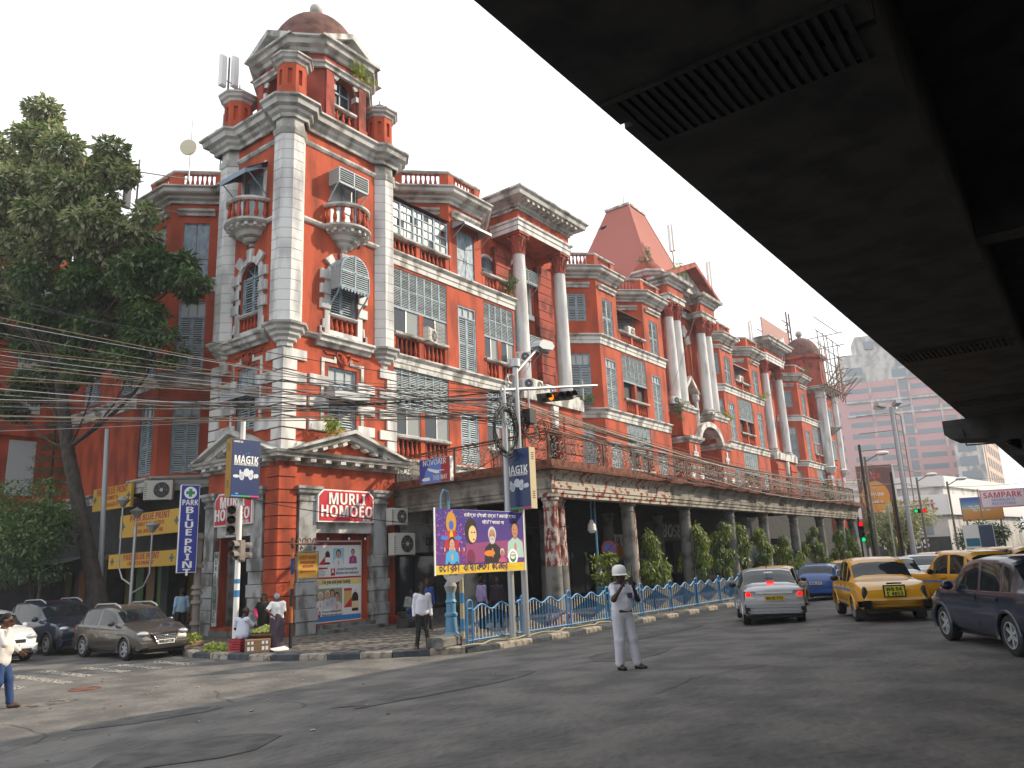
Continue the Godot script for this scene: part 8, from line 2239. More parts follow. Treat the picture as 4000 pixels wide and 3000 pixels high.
func people() -> void:
	var dark := Color(0.22,0.125,0.085); var brown := Color(0.36,0.22,0.155); var black := Color(0.03,0.025,0.025)
	# traffic policeman
	var j := standing(1.72)
	j.merge({"elr": Vector3(-0.28,1.2,0.16),"wrr": Vector3(-0.1,1.45,0.22),"ell": Vector3(0.27,1.17,0.14),"wrl": Vector3(0.1,1.4,0.25),"hdr": Vector3(0.15,0.5,0.2),"hdl": Vector3(-0.1,0.6,0.1),"par": Vector3(0.6,0,0.6),"pal": Vector3(-0.6,0,0.5),"anl": Vector3(0.17,0.09,0.12),"knl": Vector3(0.13,0.5,0.08),"tol": Vector3(0.22,0.04,0.26),"look": Vector3(0.1,-0.12,1)},true)
	var c := person("traffic policeman in white uniform and white helmet speaking into a radio on the road",Vector3(-4.0,yroad(15.5),15.5),-0.4,j,dark,Color(0.8,0.8,0.84),Color(0.74,0.74,0.78),black,{"sleeve": 0.5,"belt": 1,"shoe": Color(0.03,0.03,0.035),"cell": 0.014,"girth": 1.18,"belly": 0.14,"trouser": 1.2,"curl": 0.9,"bald": 1})
	var hm := MB.new(); hm.lathe(Vector3(0,1.61,-0.005),[Vector2(0.118,0.0),Vector2(0.128,0.03),Vector2(0.128,0.09),Vector2(0.105,0.15),Vector2(0.06,0.178),Vector2(0,0.185)],18,true); hm.lathe(Vector3(0,1.605,0.02),[Vector2(0.115,0.01),Vector2(0.142,0.0),Vector2(0.142,0.012),Vector2(0.115,0.03)],18)
	obj("helmet",hm,mat(Color(0.88,0.88,0.86),0.4),c)
	var ra := MB.new(); ra.bb(-0.03,0.03,1.44,1.58,0.3,0.34); ra.cyl(Vector3(0.02,1.58,0.32),Vector3(0.03,1.78,0.34),0.008,0.006,5); obj("radio",ra,M.black,c)
	for s in [-1.0,1.0]:
		var ep := MB.new(); ep.box(Vector3(s*0.15,1.475,0),Vector3(0.12,0.015,0.06),Basis(Vector3(0,0,1),-s*0.25)); obj("shoulder_strap",ep,mat(Color(0.7,0.7,0.74),0.7),c)
	var pk := MB.new(); pk.bb(0.04,0.13,1.2,1.3,0.14,0.16); obj("pouch",pk,M.navy,c)
	# man in white shirt on the corner
	j = standing(1.68); j.merge({"look": Vector3(0.1,-0.2,1),"anl": Vector3(0.15,0.09,0),"tol": Vector3(0.19,0.04,0.14),"anr": Vector3(-0.15,0.09,0.0),"tor": Vector3(-0.2,0.04,0.14)},true)
	person("man in white shirt and faded dark jeans standing on the kerb corner",Vector3(-1.1,0.15,7.8),-0.75,j,dark,Color(0.82,0.82,0.86),Color(0.13,0.14,0.13),black,{"shoe": Color(0.3,0.2,0.14),"cell": 0.014,"trouser": 0.86,"sleeve": 1.0,"hem": -0.02})
	# man with phone at the left edge
	j = standing(1.7); j.merge({"elr": Vector3(-0.27,1.17,0.12),"wrr": Vector3(-0.13,1.47,0.14),"hdr": Vector3(0.05,0.5,0.05),"ell": Vector3(0.26,1.14,0.05),"wrl": Vector3(0.16,1.0,0.24),"look": Vector3(0.15,-0.25,1),"knl": Vector3(0.09,0.52,0.12),"anl": Vector3(0.09,0.1,0.18),"tol": Vector3(0.1,0.05,0.33),"anr": Vector3(-0.1,0.1,-0.15),"tor": Vector3(-0.1,0.05,0.0)},true)
	person("man in loose white shirt and blue jeans talking on a phone at the left edge",Vector3(-10.26,0,5.67),0.85,j,brown,Color(0.82,0.8,0.78),Color(0.14,0.24,0.42),black,{"shoe": Color(0.35,0.27,0.2),"cell": 0.014,"trouser": 1.05,"girth": 1.12,"belly": 0.14,"hem": -0.1})
	# seated vendor seen from behind
	j = standing(1.68)
	for q in j.keys():
		if q is String and j[q] is Vector3 and not q.begins_with("kn") and not q.begins_with("an") and not q.begins_with("to"): j[q] -= Vector3(0,0.5,0)
	j.merge({"head": Vector3(0,1.07,0.14),"neck": Vector3(0,0.95,0.08),"chest": Vector3(0,0.77,0.05),"knl": Vector3(0.17,0.5,0.4),"knr": Vector3(-0.2,0.48,0.38),"anl": Vector3(0.14,0.08,0.32),"anr": Vector3(-0.2,0.08,0.3),"tol": Vector3(0.15,0.04,0.46),"tor": Vector3(-0.22,0.04,0.44),"elr": Vector3(-0.26,0.66,0.2),"wrr": Vector3(-0.2,0.62,0.45),"ell": Vector3(0.27,0.62,0.05),"wrl": Vector3(0.22,0.5,0.28),"look": Vector3(-0.2,-0.2,1)},true)
	person("bald vendor in white shirt seated on a red crate reaching over his fruit",Vector3(-3.15,0.15,2.75),1.9,j,dark,Color(0.74,0.76,0.82),Color(0.35,0.45,0.55),black,{"sleeve": 0.55,"girth": 1.15,"bald": 1,"cell": 0.014})
	# old man in lungi
	j = standing(1.55); j.merge({"head": Vector3(0,1.4,0.14),"neck": Vector3(0,1.3,0.07),"look": Vector3(0,-0.4,1),"ell": Vector3(0.32,1.08,-0.08),"wrl": Vector3(0.16,0.95,-0.12),"hdl": Vector3(-0.3,-0.2,0)},true)
	person("old man in white shirt and purple grey lungi standing before the striped post",Vector3(-2.5,0.15,3.45),2.7,j,dark,Color(0.84,0.84,0.84),Color(0.26,0.22,0.26),Color(0.55,0.55,0.55),{"sleeve": 0.55,"lungi": 1,"cell": 0.014,"hem": -0.05})
	# woman in black with pink sleeves
	j = standing(1.48); j.merge({"look": Vector3(-0.1,-0.4,1),"ell": Vector3(0.24,1.0,0.02),"wrl": Vector3(0.22,0.78,0.12),"elr": Vector3(-0.24,1.02,0.02),"wrr": Vector3(-0.2,0.85,0.2)},true)
	var w := person("woman in black tunic with bright pink sleeves looking down at the fruit stall",Vector3(-1.72,0.15,1.7),-0.6,j,brown,Color(0.05,0.055,0.05),Color(0.07,0.07,0.08),black,{"long": 1,"sleeve": 0.5,"hem": -0.18})
	var pks := []
	for s in ["l","r"]: pks += [[j["sh" + s].lerp(j["el" + s],0.6),j["el" + s],0.052,0.05],[j["el" + s],j["wr" + s],0.05,0.04]]
	obj("pink_sleeve",flesh(pks.slice(0,2),0.014,0.03),mat(Color(0.8,0.1,0.4),0.8),w); obj("pink_sleeve",flesh(pks.slice(2),0.014,0.03),mat(Color(0.8,0.1,0.4),0.8),w)
	j = standing(1.72); j.merge({"wrr": Vector3(-0.28,0.88,0.1)},true)
	person("man in pale blue shirt walking away past the grey car",Vector3(-1.35,0.15,-3.6),2.9,j,dark,Color(0.55,0.66,0.75),Color(0.04,0.045,0.06),black,{"shoe": Color(0.03,0.03,0.03)})
	# in the shade of the arcade
	j = standing(1.7)
	person("man in blue shirt standing in the shade behind the man in white",Vector3(3.2,0.15,3.9),-0.6,j,dark,Color(0.12,0.25,0.5),Color(0.06,0.06,0.07),black,{"cell": 0.02})
	j = standing(1.7); j.merge({"head": Vector3(0,1.6,0.05)},true)
	person("man in olive shirt half hidden by the blue lamp column",Vector3(2.3,0.15,6.1),-1.6,j,dark,Color(0.2,0.22,0.1),Color(0.07,0.07,0.07),black,{"cell": 0.02})
	person("young man in lilac shirt with a backpack walking under the banner",Vector3(3.7,0.15,5.9),1.3,standing(1.7),dark,Color(0.55,0.5,0.66),Color(0.06,0.06,0.08),black,{"cell": 0.02})
	person("man in dark plum shirt facing the lilac shirt man under the banner",Vector3(4.8,0.15,5.7),-1.2,standing(1.66),dark,Color(0.16,0.1,0.15),Color(0.05,0.05,0.06),black,{"cell": 0.02})
	person("man in pale shirt beside the bare footed column in the arcade",Vector3(6.9,0.15,7.0),1.2,standing(1.7),dark,Color(0.55,0.57,0.55),Color(0.06,0.06,0.06),black,{"cell": 0.02})
	person("man in grey shirt behind the railing right of the policeman",Vector3(13.6,0.15,6.6),0.3,standing(1.7),dark,Color(0.42,0.42,0.4),Color(0.06,0.06,0.06),black,{"cell": 0.02})
	j = standing(1.66)
	for q in j.keys():
		if j[q] is Vector3 and not q.begins_with("kn") and not q.begins_with("an") and not q.begins_with("to"): j[q] -= Vector3(0,0.42,0)
	j.merge({"knl": Vector3(0.12,0.52,0.4),"knr": Vector3(-0.12,0.52,0.4),"anl": Vector3(0.12,0.09,0.42),"anr": Vector3(-0.12,0.09,0.42),"tol": Vector3(0.13,0.04,0.56),"tor": Vector3(-0.13,0.04,0.56),"wrl": Vector3(0.12,0.62,0.3),"wrr": Vector3(-0.12,0.62,0.3)},true)
	person("man in grey shirt and blue jeans sitting on the shop step",Vector3(5.0,0.2,1.35),-0.4,j,dark,Color(0.5,0.52,0.52),Color(0.12,0.22,0.45),black,{"cell": 0.02})

func stall() -> void:
	var cr := thing("plastic_crate","red plastic crate under the seated vendor","crate",Vector3(-3.2,0.15,2.7),0.3)
	var m := MB.new(); m.bb(-0.2,0.2,0.0,0.03,-0.2,0.2)
	for s in [-1.0,1.0]:
		for k in 5: m.bb(-0.2,0.2,0.03 + k*0.065,0.075 + k*0.065,s*0.2 - 0.01,s*0.2 + 0.01); m.bb(s*0.2 - 0.0101,s*0.2 + 0.0101,0.03 + k*0.065,0.075 + k*0.065,-0.2,0.2)
	m.bb(-0.2,0.2,0.35,0.36,-0.2,0.2)
	obj("body",m,mat(lin(0.35,0.02,0.03),0.5),cr)
	var bx := thing("carton","brown printed cardboard carton on the kerb beside the red crate","box",Vector3(-3.05,0.15,3.35),-0.55)
	var q := MB.new(); q.cbox(-0.33,0.33,0,0.34,-0.2,0.2,0.01); obj("body",q,mat(lin(0.22,0.13,0.07),0.85),bx)
	var lb := MB.new()
	for x in [-0.28,-0.18,0.1,0.2]: lb.bb(x,x + 0.07,0.06,0.16,0.2005,0.203); lb.bb(x,x + 0.06,0.22,0.3,0.2005,0.203)
	obj("printed_labels",lb,M.letter,bx)
	var bs := thing("fruit_basket","broad basket heaped with yellow green guavas in front of the old man","basket",Vector3(-2.55,0.15,3.0))
	var b := MB.new(); b.lathe(Vector3.ZERO,[Vector2(0.26,0),Vector2(0.3,0.3),Vector2(0.5,0.42),Vector2(0.52,0.46),Vector2(0.46,0.46),Vector2(0,0.42)],18); obj("tray",b,M.bamboo,bs)
	var fm := MB.new(); fm.ball(Vector3.ZERO,Vector3(0.045,0.042,0.045),8,6); var fmesh := fm.mesh()
	var fmt := [mat(lin(0.42,0.45,0.08),0.5),mat(lin(0.3,0.4,0.07),0.5),mat(lin(0.5,0.46,0.16),0.5)]
	for k in 90:
		var a := k*2.4; var r := 0.43*sqrt(k/90.0)
		obj("guava",fmesh,fmt[k % 3],bs,at(cos(a)*r,0.5 + 0.14*(1 - r/0.43) + rng.randf_range(-0.01,0.02),sin(a)*r))
	var pt := thing("paper_sheet","crumpled white paper sheet on the pavement beside the carton","paper",Vector3(-2.65,0.16,3.75))
	var pm := MB.new(); pm.quad(Vector3(-0.25,0.02,0.15),Vector3(0.2,0.05,0.2),Vector3(0.28,0.09,-0.1),Vector3(-0.2,0.06,-0.18)); pm.quad(Vector3(-0.25,0.0,0.15),Vector3(-0.25,0.02,0.15),Vector3(0.2,0.05,0.2),Vector3(0.2,0.0,0.2)); obj("sheet",pm,M.letter,pt)
	var ob := thing("stone_slab","worn grey stone slab at the foot of the right shop pilaster","slab",Vector3(4.4,0.15,2.0),0.05)
	var om := MB.new(); om.cbox(-0.55,0.55,0,0.3,-0.25,0.25,0.06); obj("slab",om,M.cold,ob)
	var vr := thing("green_heap","wilted greens spilled on the kerb left of the red crate","vegetables",Vector3(-3.3,0.15,1.9))
	leaves("leaves",vr,[[0,0.05,0,0.4,0.06,0.3],[0.1,0.1,-0.4,0.3,0.08,0.3]],320,0.12,0.06,M.leaf_bright,0.0,142,0.0)

# ---------------------------------------------------------------- vehicles
func curve_at(c: Array,u: float) -> float:
	for i in c.size() - 1:
		if u <= c[i + 1][0]:
			var t: float = clampf((u - c[i][0])/maxf(c[i + 1][0] - c[i][0],1e-5),0,1)
			return lerpf(c[i][1],c[i + 1][1],t*t*(3 - 2*t) if c[i].size() > 2 else t)
	return c[c.size() - 1][1]

const KIND := {
	"taxi": {"L": 4.3,"W": 1.68,"H": 1.58,"belt": 0.98,"yb": 0.3,"roof": 0.7,"wr": 0.315,"wheels": [0.23,0.79],"top": [[0.0,0.66],[0.012,0.78],[0.04,0.88],[0.1,0.97],[0.18,1.03],[0.225,1.07],[0.27,1.22],[0.32,1.42],[0.37,1.53],[0.45,1.58],[0.55,1.58],[0.62,1.53],[0.66,1.44],[0.745,1.07],[0.8,1.03],[0.9,0.98],[0.96,0.9],[0.985,0.8],[1.0,0.66]],"wide": [[0.0,0.78],[0.02,0.88],[0.08,0.96],[0.2,1.0],[0.8,1.0],[0.92,0.95],[0.98,0.86],[1.0,0.76]],"ws": [0.665,0.735],"rw": [0.245,0.335],"side": [[0.3,0.36],[0.385,0.5],[0.52,0.65]]},
	"sedan": {"L": 4.0,"W": 1.7,"H": 1.53,"belt": 0.98,"yb": 0.24,"roof": 0.68,"wr": 0.3,"wheels": [0.19,0.8],"top": [[0.0,0.85],[0.008,0.98],[0.03,1.06],[0.14,1.1],[0.17,1.13],[0.25,1.35],[0.32,1.49],[0.42,1.53],[0.52,1.52],[0.6,1.46],[0.74,1.06],[0.8,1.0],[0.93,0.85],[0.98,0.72],[1.0,0.6]],"wide": [[0.0,0.9],[0.015,0.94],[0.06,0.98],[0.15,1.0],[0.85,1.0],[0.95,0.93],[1.0,0.8]],"ws": [0.615,0.73],"rw": [0.175,0.31],"side": [[0.27,0.38],[0.4,0.515],[0.535,0.66]]},
	"hatch": {"L": 3.75,"W": 1.69,"H": 1.52,"belt": 0.96,"yb": 0.22,"roof": 0.7,"wr": 0.31,"wheels": [0.17,0.81],"top": [[0.0,0.88],[0.01,1.0],[0.04,1.12],[0.1,1.36],[0.14,1.46],[0.25,1.51],[0.42,1.52],[0.54,1.48],[0.6,1.42],[0.76,1.02],[0.82,0.97],[0.93,0.83],[0.98,0.7],[1.0,0.56]],"wide": [[0.0,0.9],[0.015,0.95],[0.08,1.0],[0.85,1.0],[0.94,0.94],[1.0,0.8]],"ws": [0.61,0.745],"rw": [0.045,0.13],"side": [[0.12,0.19],[0.21,0.39],[0.41,0.66]]},
	"suv": {"L": 4.0,"W": 1.76,"H": 1.68,"belt": 1.06,"yb": 0.3,"roof": 0.74,"wr": 0.34,"wheels": [0.18,0.81],"top": [[0.0,0.95],[0.01,1.1],[0.05,1.35],[0.09,1.56],[0.16,1.66],[0.42,1.68],[0.54,1.63],[0.6,1.55],[0.73,1.13],[0.78,1.08],[0.92,1.0],[0.975,0.88],[1.0,0.7]],"wide": [[0.0,0.92],[0.02,0.97],[0.1,1.0],[0.86,1.0],[0.95,0.95],[1.0,0.84]],"ws": [0.61,0.72],"rw": [0.04,0.1],"side": [[0.13,0.22],[0.24,0.4],[0.42,0.65]]},
}

func wheel(t: Node3D,p: Vector3,r: float,s: float,alloy: Material) -> void:
	var b := Basis(Vector3(0,0,1),PI/2)
	var m := MB.new()
	m.lathe(p,[Vector2(r*0.64,-0.09),Vector2(r*0.93,-0.1),Vector2(r,-0.07),Vector2(r,0.07),Vector2(r*0.93,0.1),Vector2(r*0.64,0.09)],22,true,0,TAU,b)
	var o := obj("wheel",m,M.rubber,t)
	var h := MB.new()
	h.lathe(p + Vector3(s*0.0,0,0),[Vector2(r*0.66,-0.07),Vector2(r*0.6,-0.05),Vector2(r*0.55,0.0),Vector2(r*0.6,0.05),Vector2(r*0.66,0.07)],18,false,0,TAU,b)
	h.cyl(p + Vector3(s*0.03,0,0),p + Vector3(s*0.035,0,0),r*0.56,r*0.56,18)
	obj("brake_disc",h,M.black,o)
	var q := MB.new()
	for k in 6:
		var a := TAU*k/6
		q.box(p + Vector3(s*0.06,cos(a)*r*0.36,sin(a)*r*0.36),Vector3(0.035,r*0.52,r*0.17),Basis(Vector3(1,0,0),a))
	q.cyl(p + Vector3(s*0.04,0,0),p + Vector3(s*0.085,0,0),r*0.17,r*0.13,12)
	q.lathe(p,[Vector2(r*0.6,s*0.08 - 0.02),Vector2(r*0.66,s*0.08 - 0.02),Vector2(r*0.66,s*0.08 + 0.02),Vector2(r*0.6,s*0.08 + 0.02)],20,false,0,TAU,Basis(Vector3(0,0,1),-PI/2))
	obj("rim",q,alloy,o)

func paint(c: Color) -> StandardMaterial3D:
	var m := mat(c,0.35,0.0)
	m.clearcoat_enabled = true; m.clearcoat = 0.8; m.clearcoat_roughness = 0.06
	return m

func vehicle(kind: String,label: String,group: String,p: Vector3,turn: float,body: Material,o: Dictionary = {}) -> Node3D:
	var K: Dictionary = KIND[kind]
	var t := thing("car" if kind != "taxi" else "taxi",label,"car" if kind != "taxi" else "taxi",p,turn,group)
	var sc: float = o.get("scale",1.0)
	var L: float = K.L*sc; var W: float = K.W; var yb: float = K.yb; var hb: float = K.belt
	var us := []
	for i in 65: us.append(i/64.0)
	for e in [K.ws,K.rw] + K.side: us.append(e[0]); us.append(e[1])
	us.append_array([0.008,0.016,0.985])
	us.sort()
	var rows := []
	for u: float in us:
		var yt := curve_at(K.top,u); var w := W/2*curve_at(K.wide,u)
		var b := minf(hb - 0.03*sin(u*PI),yt - 0.035)
		var cab := clampf((yt - b - 0.04)/(K.H - b - 0.06),0.0,1.0)
		var y0 := yb + 0.1*maxf(0.0,1.0 - minf(u,1.0 - u)*12.0)
		var x7 := lerpf(w*0.9,w*K.roof/0.9 if false else w*(K.roof + 0.12),cab)
		var y7 := lerpf(b + 0.012,yt - 0.11,cab)
		rows.append([Vector2(0,y0),Vector2(w*0.86,y0),Vector2(w*0.96,y0 + 0.08),Vector2(w*0.985,lerpf(y0,b,0.22)),Vector2(w,lerpf(y0,b,0.34)),Vector2(w*1.003,lerpf(y0,b,0.46)),Vector2(w*1.003,lerpf(y0,b,0.58)),Vector2(w,lerpf(y0,b,0.7)),Vector2(w*0.995,lerpf(y0,b,0.83)),Vector2(w*0.965,b),Vector2(w*0.95,b + 0.006 + 0.014*cab),Vector2(x7,y7),Vector2(x7*0.94,lerpf(y7,yt,0.55)),Vector2(x7*0.62,lerpf(y7,yt,0.93)),Vector2(0,yt)])
	var bm := MB.new(); var gm := MB.new(); var wsm := MB.new(); var rwm := MB.new()
	var wy: float = K.wr
	for i in us.size() - 1:
		if us[i + 1] - us[i] < 0.0005: continue
		var um: float = (us[i] + us[i + 1])/2
		var z0: float = (us[i] - 0.5)*L; var z1: float = (us[i + 1] - 0.5)*L
		for r in 14:
			var tgt := bm
			if r == 10:
				for s in K.side:
					if um > s[0] and um < s[1]: tgt = gm
			if r >= 12:
				if um > K.ws[0] and um < K.ws[1]: tgt = wsm
				if um > K.rw[0] and um < K.rw[1]: tgt = rwm
			var a: Vector2 = rows[i][r]; var b: Vector2 = rows[i + 1][r]; var c: Vector2 = rows[i + 1][r + 1]; var d: Vector2 = rows[i][r + 1]
			if r <= 8 and r >= 1:
				var ce := (a + b + c + d)/4; var skip := false
				for k in K.wheels:
					if Vector2((um - k)*L,ce.y - wy).length() < wy*1.1: skip = true
				if skip: continue
			for s in [1.0,-1.0]:
				var A := Vector3(a.x*s,a.y,z0); var Bv := Vector3(b.x*s,b.y,z1); var Cv := Vector3(c.x*s,c.y,z1); var D := Vector3(d.x*s,d.y,z0)
				if s > 0: tgt.quad(A,D,Cv,Bv)
				else: tgt.quad(A,Bv,Cv,D)
	for e in [[0,-1.0],[us.size() - 1,1.0]]:
		var z: float = (us[e[0]] - 0.5)*L
		for r in 14:
			var a: Vector2 = rows[e[0]][r]; var b: Vector2 = rows[e[0]][r + 1]
			bm.quad(Vector3(-a.x,a.y,z),Vector3(a.x,a.y,z),Vector3(b.x,b.y,z),Vector3(-b.x,b.y,z)) if e[1] > 0 else bm.quad(Vector3(a.x,a.y,z),Vector3(-a.x,a.y,z),Vector3(-b.x,b.y,z),Vector3(b.x,b.y,z))
	# smooth the shell
	for mb: MB in [bm,gm,wsm,rwm]: smooth(mb,0.6)
	obj("body",bm,body,t)
	var tint: Material = o.get("glass",M.carglass)
	obj("side_windows",gm,tint,t); obj("windscreen",wsm,tint,t); obj("rear_window",rwm,tint,t)
	var im := MB.new(); im.bb(-W*0.42,W*0.42,yb - 0.04,yb + 0.02,-L*0.45,L*0.45)
	for k in K.wheels: im.bb(-W*0.36,W*0.36,yb,wy*2.2,(k - 0.5)*L - wy*1.15,(k - 0.5)*L + wy*1.15)
	obj("underbody",im,M.black,t)
	var am := MB.new()
	for k in K.wheels:
		for s in [-1.0,1.0]:
			wheel(t,Vector3(s*(W/2 - 0.12),wy,(k - 0.5)*L),wy,s,o.get("alloy",M.steel))
			var pp := PackedVector3Array()
			for i in 15:
				var a := -0.25 + (PI + 0.5)*i/14.0
				var y: float = wy + sin(a)*wy*1.16
				if y > yb: pp.append(Vector3(s*(W/2*0.985*curve_at(K.wide,k)),y,(k - 0.5)*L + cos(a)*wy*1.16))
			am.tube(pp,0.036,6)
	obj("wheel_arch",am,body if kind != "suv" else M.black,t)
	# mirrors and handles
	for s in [-1.0,1.0]:
		var q := MB.new(); q.ball(Vector3(s*(W/2 + 0.07),hb + 0.05,(K.side[2][1] - 0.5)*L - 0.05),Vector3(0.11,0.08,0.06),8,6); obj("wing_mirror",q,M.black if kind == "taxi" else o.get("mirror",body),t)
		for u: float in [K.side[1][0] + 0.015,K.side[2][0] + 0.015]:
			var h := MB.new(); h.cbox(s*W/2 - 0.015,s*W/2 + 0.015,hb - 0.14,hb - 0.11,(u - 0.5)*L,(u - 0.5)*L + 0.16,0.005); obj("door_handle",h,M.chrome if kind == "taxi" else body,t)
			var g := MB.new(); g.bb(s*W/2*0.998 - 0.003,s*W/2*0.998 + 0.003,yb + 0.15,hb - 0.05,(u - 0.5)*L - 0.035,(u - 0.5)*L - 0.028); obj("door_gap",g,M.black,t)
	# tail
	var zr := -L/2; var zf := L/2
	var plate: String = o.get("plate","")
	var brake: bool = o.get("brake",false)
	var red := glow(Color(1.0,0.08,0.02),1.4) if brake else mat(lin(0.25,0.01,0.015),0.2)
	for s in [-1.0,1.0]:
		var q := MB.new()
		if kind == "taxi":
			q.ball(Vector3(s*W*0.4,0.72,zr + 0.07),Vector3(0.07,0.17,0.06),10,6); obj("tail_lamp",q,red if brake else M.black,t)
			var b2 := MB.new(); b2.cbox(s*W*0.4 - 0.09,s*W*0.4 + 0.09,0.36,0.56,zr - 0.17,zr - 0.06,0.03); obj("overrider",b2,M.black,t)
			var mf := MB.new(); mf.bb(s*W*0.4 - 0.12,s*W*0.4 + 0.12,0.1,0.38,(K.wheels[0] - 0.5)*L - wy - 0.12,(K.wheels[0] - 0.5)*L - wy - 0.1); obj("mudflap",mf,M.rubber,t)
			var st := MB.new(); st.bb(s*W*0.5 - 0.004,s*W*0.5 + 0.004,0.74,0.8,-L*0.27,L*0.25); obj("blue_stripe",st,mat(lin(0.1,0.22,0.5),0.5),t)
		else:
			q.cbox(s*W*0.385 - 0.14,s*W*0.385 + 0.14,hb - 0.26,hb - 0.05,zr - 0.02,zr + 0.1,0.03); obj("tail_lamp",q,mat(lin(0.3,0.01,0.015),0.15),t)
			if brake:
				var b3 := MB.new(); b3.ball(Vector3(s*W*0.4,hb - 0.13,zr - 0.02),Vector3(0.075,0.06,0.02),10,6); obj("brake_lamp",b3,red,t)
	var bp := MB.new()
	if kind == "taxi": bp.cbox(-W*0.52,W*0.52,0.4,0.54,zr - 0.1,zr + 0.1,0.04)
	else: bp.cbox(-W*0.47,W*0.47,0.34,0.58,zr - 0.05,zr + 0.2,0.05)
	obj("rear_bumper",bp,M.black if kind == "taxi" else body,t)
	if o.has("bar"):
		var rb := MB.new(); rb.cbox(-W*0.42,W*0.42,0.42,0.5,zr - 0.09,zr - 0.05,0.02); obj("bumper_strip",rb,M.steel,t)
		for s in [-1.0,1.0]:
			var k := MB.new(); k.bb(s*W*0.42 - 0.05,s*W*0.42 + 0.05,0.41,0.51,zr - 0.1,zr - 0.04); obj("strip_end",k,M.black,t)
		var ch := MB.new(); ch.cbox(-W*0.28,W*0.28,0.86,0.895,zr - 0.03,zr,0.01); obj("boot_strip",ch,M.chrome,t)
	var RF := Transform3D(Basis(Vector3.UP,PI),Vector3(0,0,zr - (0.03 if kind != "taxi" else 0.02)))
	if plate:
		var pm := MB.new(); var py := 0.74 if kind != "taxi" else 0.76
		if kind == "taxi":
			pm.bb(-0.25,0.25,py - 0.14,py + 0.15,-0.05,0.0); obj("plate_surround",pm,M.black,t,RF)
			var p2 := MB.new(); p2.bb(-0.22,0.22,py - 0.11,py + 0.12,0.001,0.01); obj("number_plate",p2,mat(lin(0.6,0.55,0.03),0.5),t,RF)
			letters(t,plate.substr(0,6),0.09,0.36,M.black,RF*at(0,py + 0.05,0.01)); letters(t,plate.substr(6),0.09,0.36,M.black,RF*at(0,py - 0.06,0.01))
			var hm := MB.new(); hm.bb(-0.17,0.17,py + 0.17,py + 0.21,-0.03,0.04); obj("boot_handle",hm,M.chrome,t,RF)
		else:
			pm.bb(-0.25,0.25,py - 0.06,py + 0.06,0.0,0.015); obj("number_plate",pm,o.get("plate_mat",M.letter),t,RF)
			letters(t,plate,0.085,0.44,M.black,RF*at(0,py,0.015))
	# nose
	for s in [-1.0,1.0]:
		var q := MB.new()
		if kind == "taxi": q.ball(Vector3(s*W*0.36,0.72,zf - 0.03),Vector3(0.1,0.1,0.06),10,6)
		else: q.ball(Vector3(s*W*0.36,hb - 0.24,zf - 0.14),Vector3(0.17,0.075,0.14),10,6,Basis(Vector3.UP,s*0.5))
		obj("headlamp",q,M.headlamp,t)
		var f := MB.new(); f.ball(Vector3(s*W*0.37,0.42,zf - 0.04),Vector3(0.06,0.06,0.05),8,6); obj("fog_lamp",f,M.headlamp,t)
	var FF := at(0,0,zf)
	var fb := MB.new(); fb.cbox(-W*0.45,W*0.45,0.28,0.52,zf - 0.2,zf + 0.03,0.06); obj("front_bumper",fb,M.chrome if kind == "taxi" else body,t)
	if o.has("grille"):
		var gr := MB.new(); gr.poly(PackedVector2Array([Vector2(-0.36,0.7),Vector2(-0.28,0.5),Vector2(0.28,0.5),Vector2(0.36,0.7)]),zf - 0.06,zf + 0.035); obj("grille",gr,M.black,t)
		var gc := MB.new(); gc.bb(-0.42,0.42,0.69,0.74,zf - 0.1,zf + 0.042); gc.tube(PackedVector3Array([Vector3(-0.38,0.7,zf + 0.04),Vector3(-0.29,0.49,zf + 0.04),Vector3(0.29,0.49,zf + 0.04),Vector3(0.38,0.7,zf + 0.04)]),0.018,5); obj("grille_trim",gc,M.chrome,t)
		for k in 4:
			var gb := MB.new(); gb.bb(-0.3,0.3,0.52 + k*0.045,0.53 + k*0.045,zf + 0.036,zf + 0.041); obj("grille_bar",gb,M.zinc,t)
		var bd := MB.new(); bd.ball(Vector3(0,0.62,zf + 0.045),Vector3(0.07,0.045,0.01),10,5); obj("badge",bd,M.chrome,t)
		var lw := MB.new(); lw.cbox(-W*0.3,W*0.3,0.3,0.4,zf + 0.031,zf + 0.04,0.004); obj("lower_intake",lw,M.black,t)
	else:
		var gr2 := MB.new(); gr2.cbox(-W*0.24,W*0.24,0.56,0.66,zf - 0.06,zf + 0.012,0.01); obj("grille",gr2,M.black,t)
		var lw2 := MB.new(); lw2.cbox(-W*0.34,W*0.34,0.3,0.4,zf + 0.031,zf + 0.042,0.01); obj("lower_intake",lw2,M.black,t)
	if o.has("front_plate"):
		var pf := MB.new(); pf.bb(-0.25,0.25,0.42,0.54,zf + 0.045,zf + 0.06); obj("number_plate",pf,M.letter,t); letters(t,o.front_plate,0.085,0.44,M.black,at(0,0.48,zf + 0.06))
	if o.has("rails"):
		for s in [-1.0,1.0]:
			var rr := MB.new(); var ry: float = K.H
			rr.tube(PackedVector3Array([Vector3(s*W*0.33,ry - 0.1,-L*0.32),Vector3(s*W*0.33,ry + 0.02,-L*0.27),Vector3(s*W*0.33,ry + 0.04,0),Vector3(s*W*0.33,ry - 0.03,L*0.07),Vector3(s*W*0.33,ry - 0.1,L*0.1)]),0.025,6); obj("roof_rail",rr,M.zinc,t)
	if o.has("aerial"):
		var ae := MB.new(); ae.cyl(Vector3(0,K.H - 0.03,-L*0.18),Vector3(0,K.H + 0.3,-L*0.26),0.008,0.004,4); obj("aerial",ae,M.black,t)
	return t

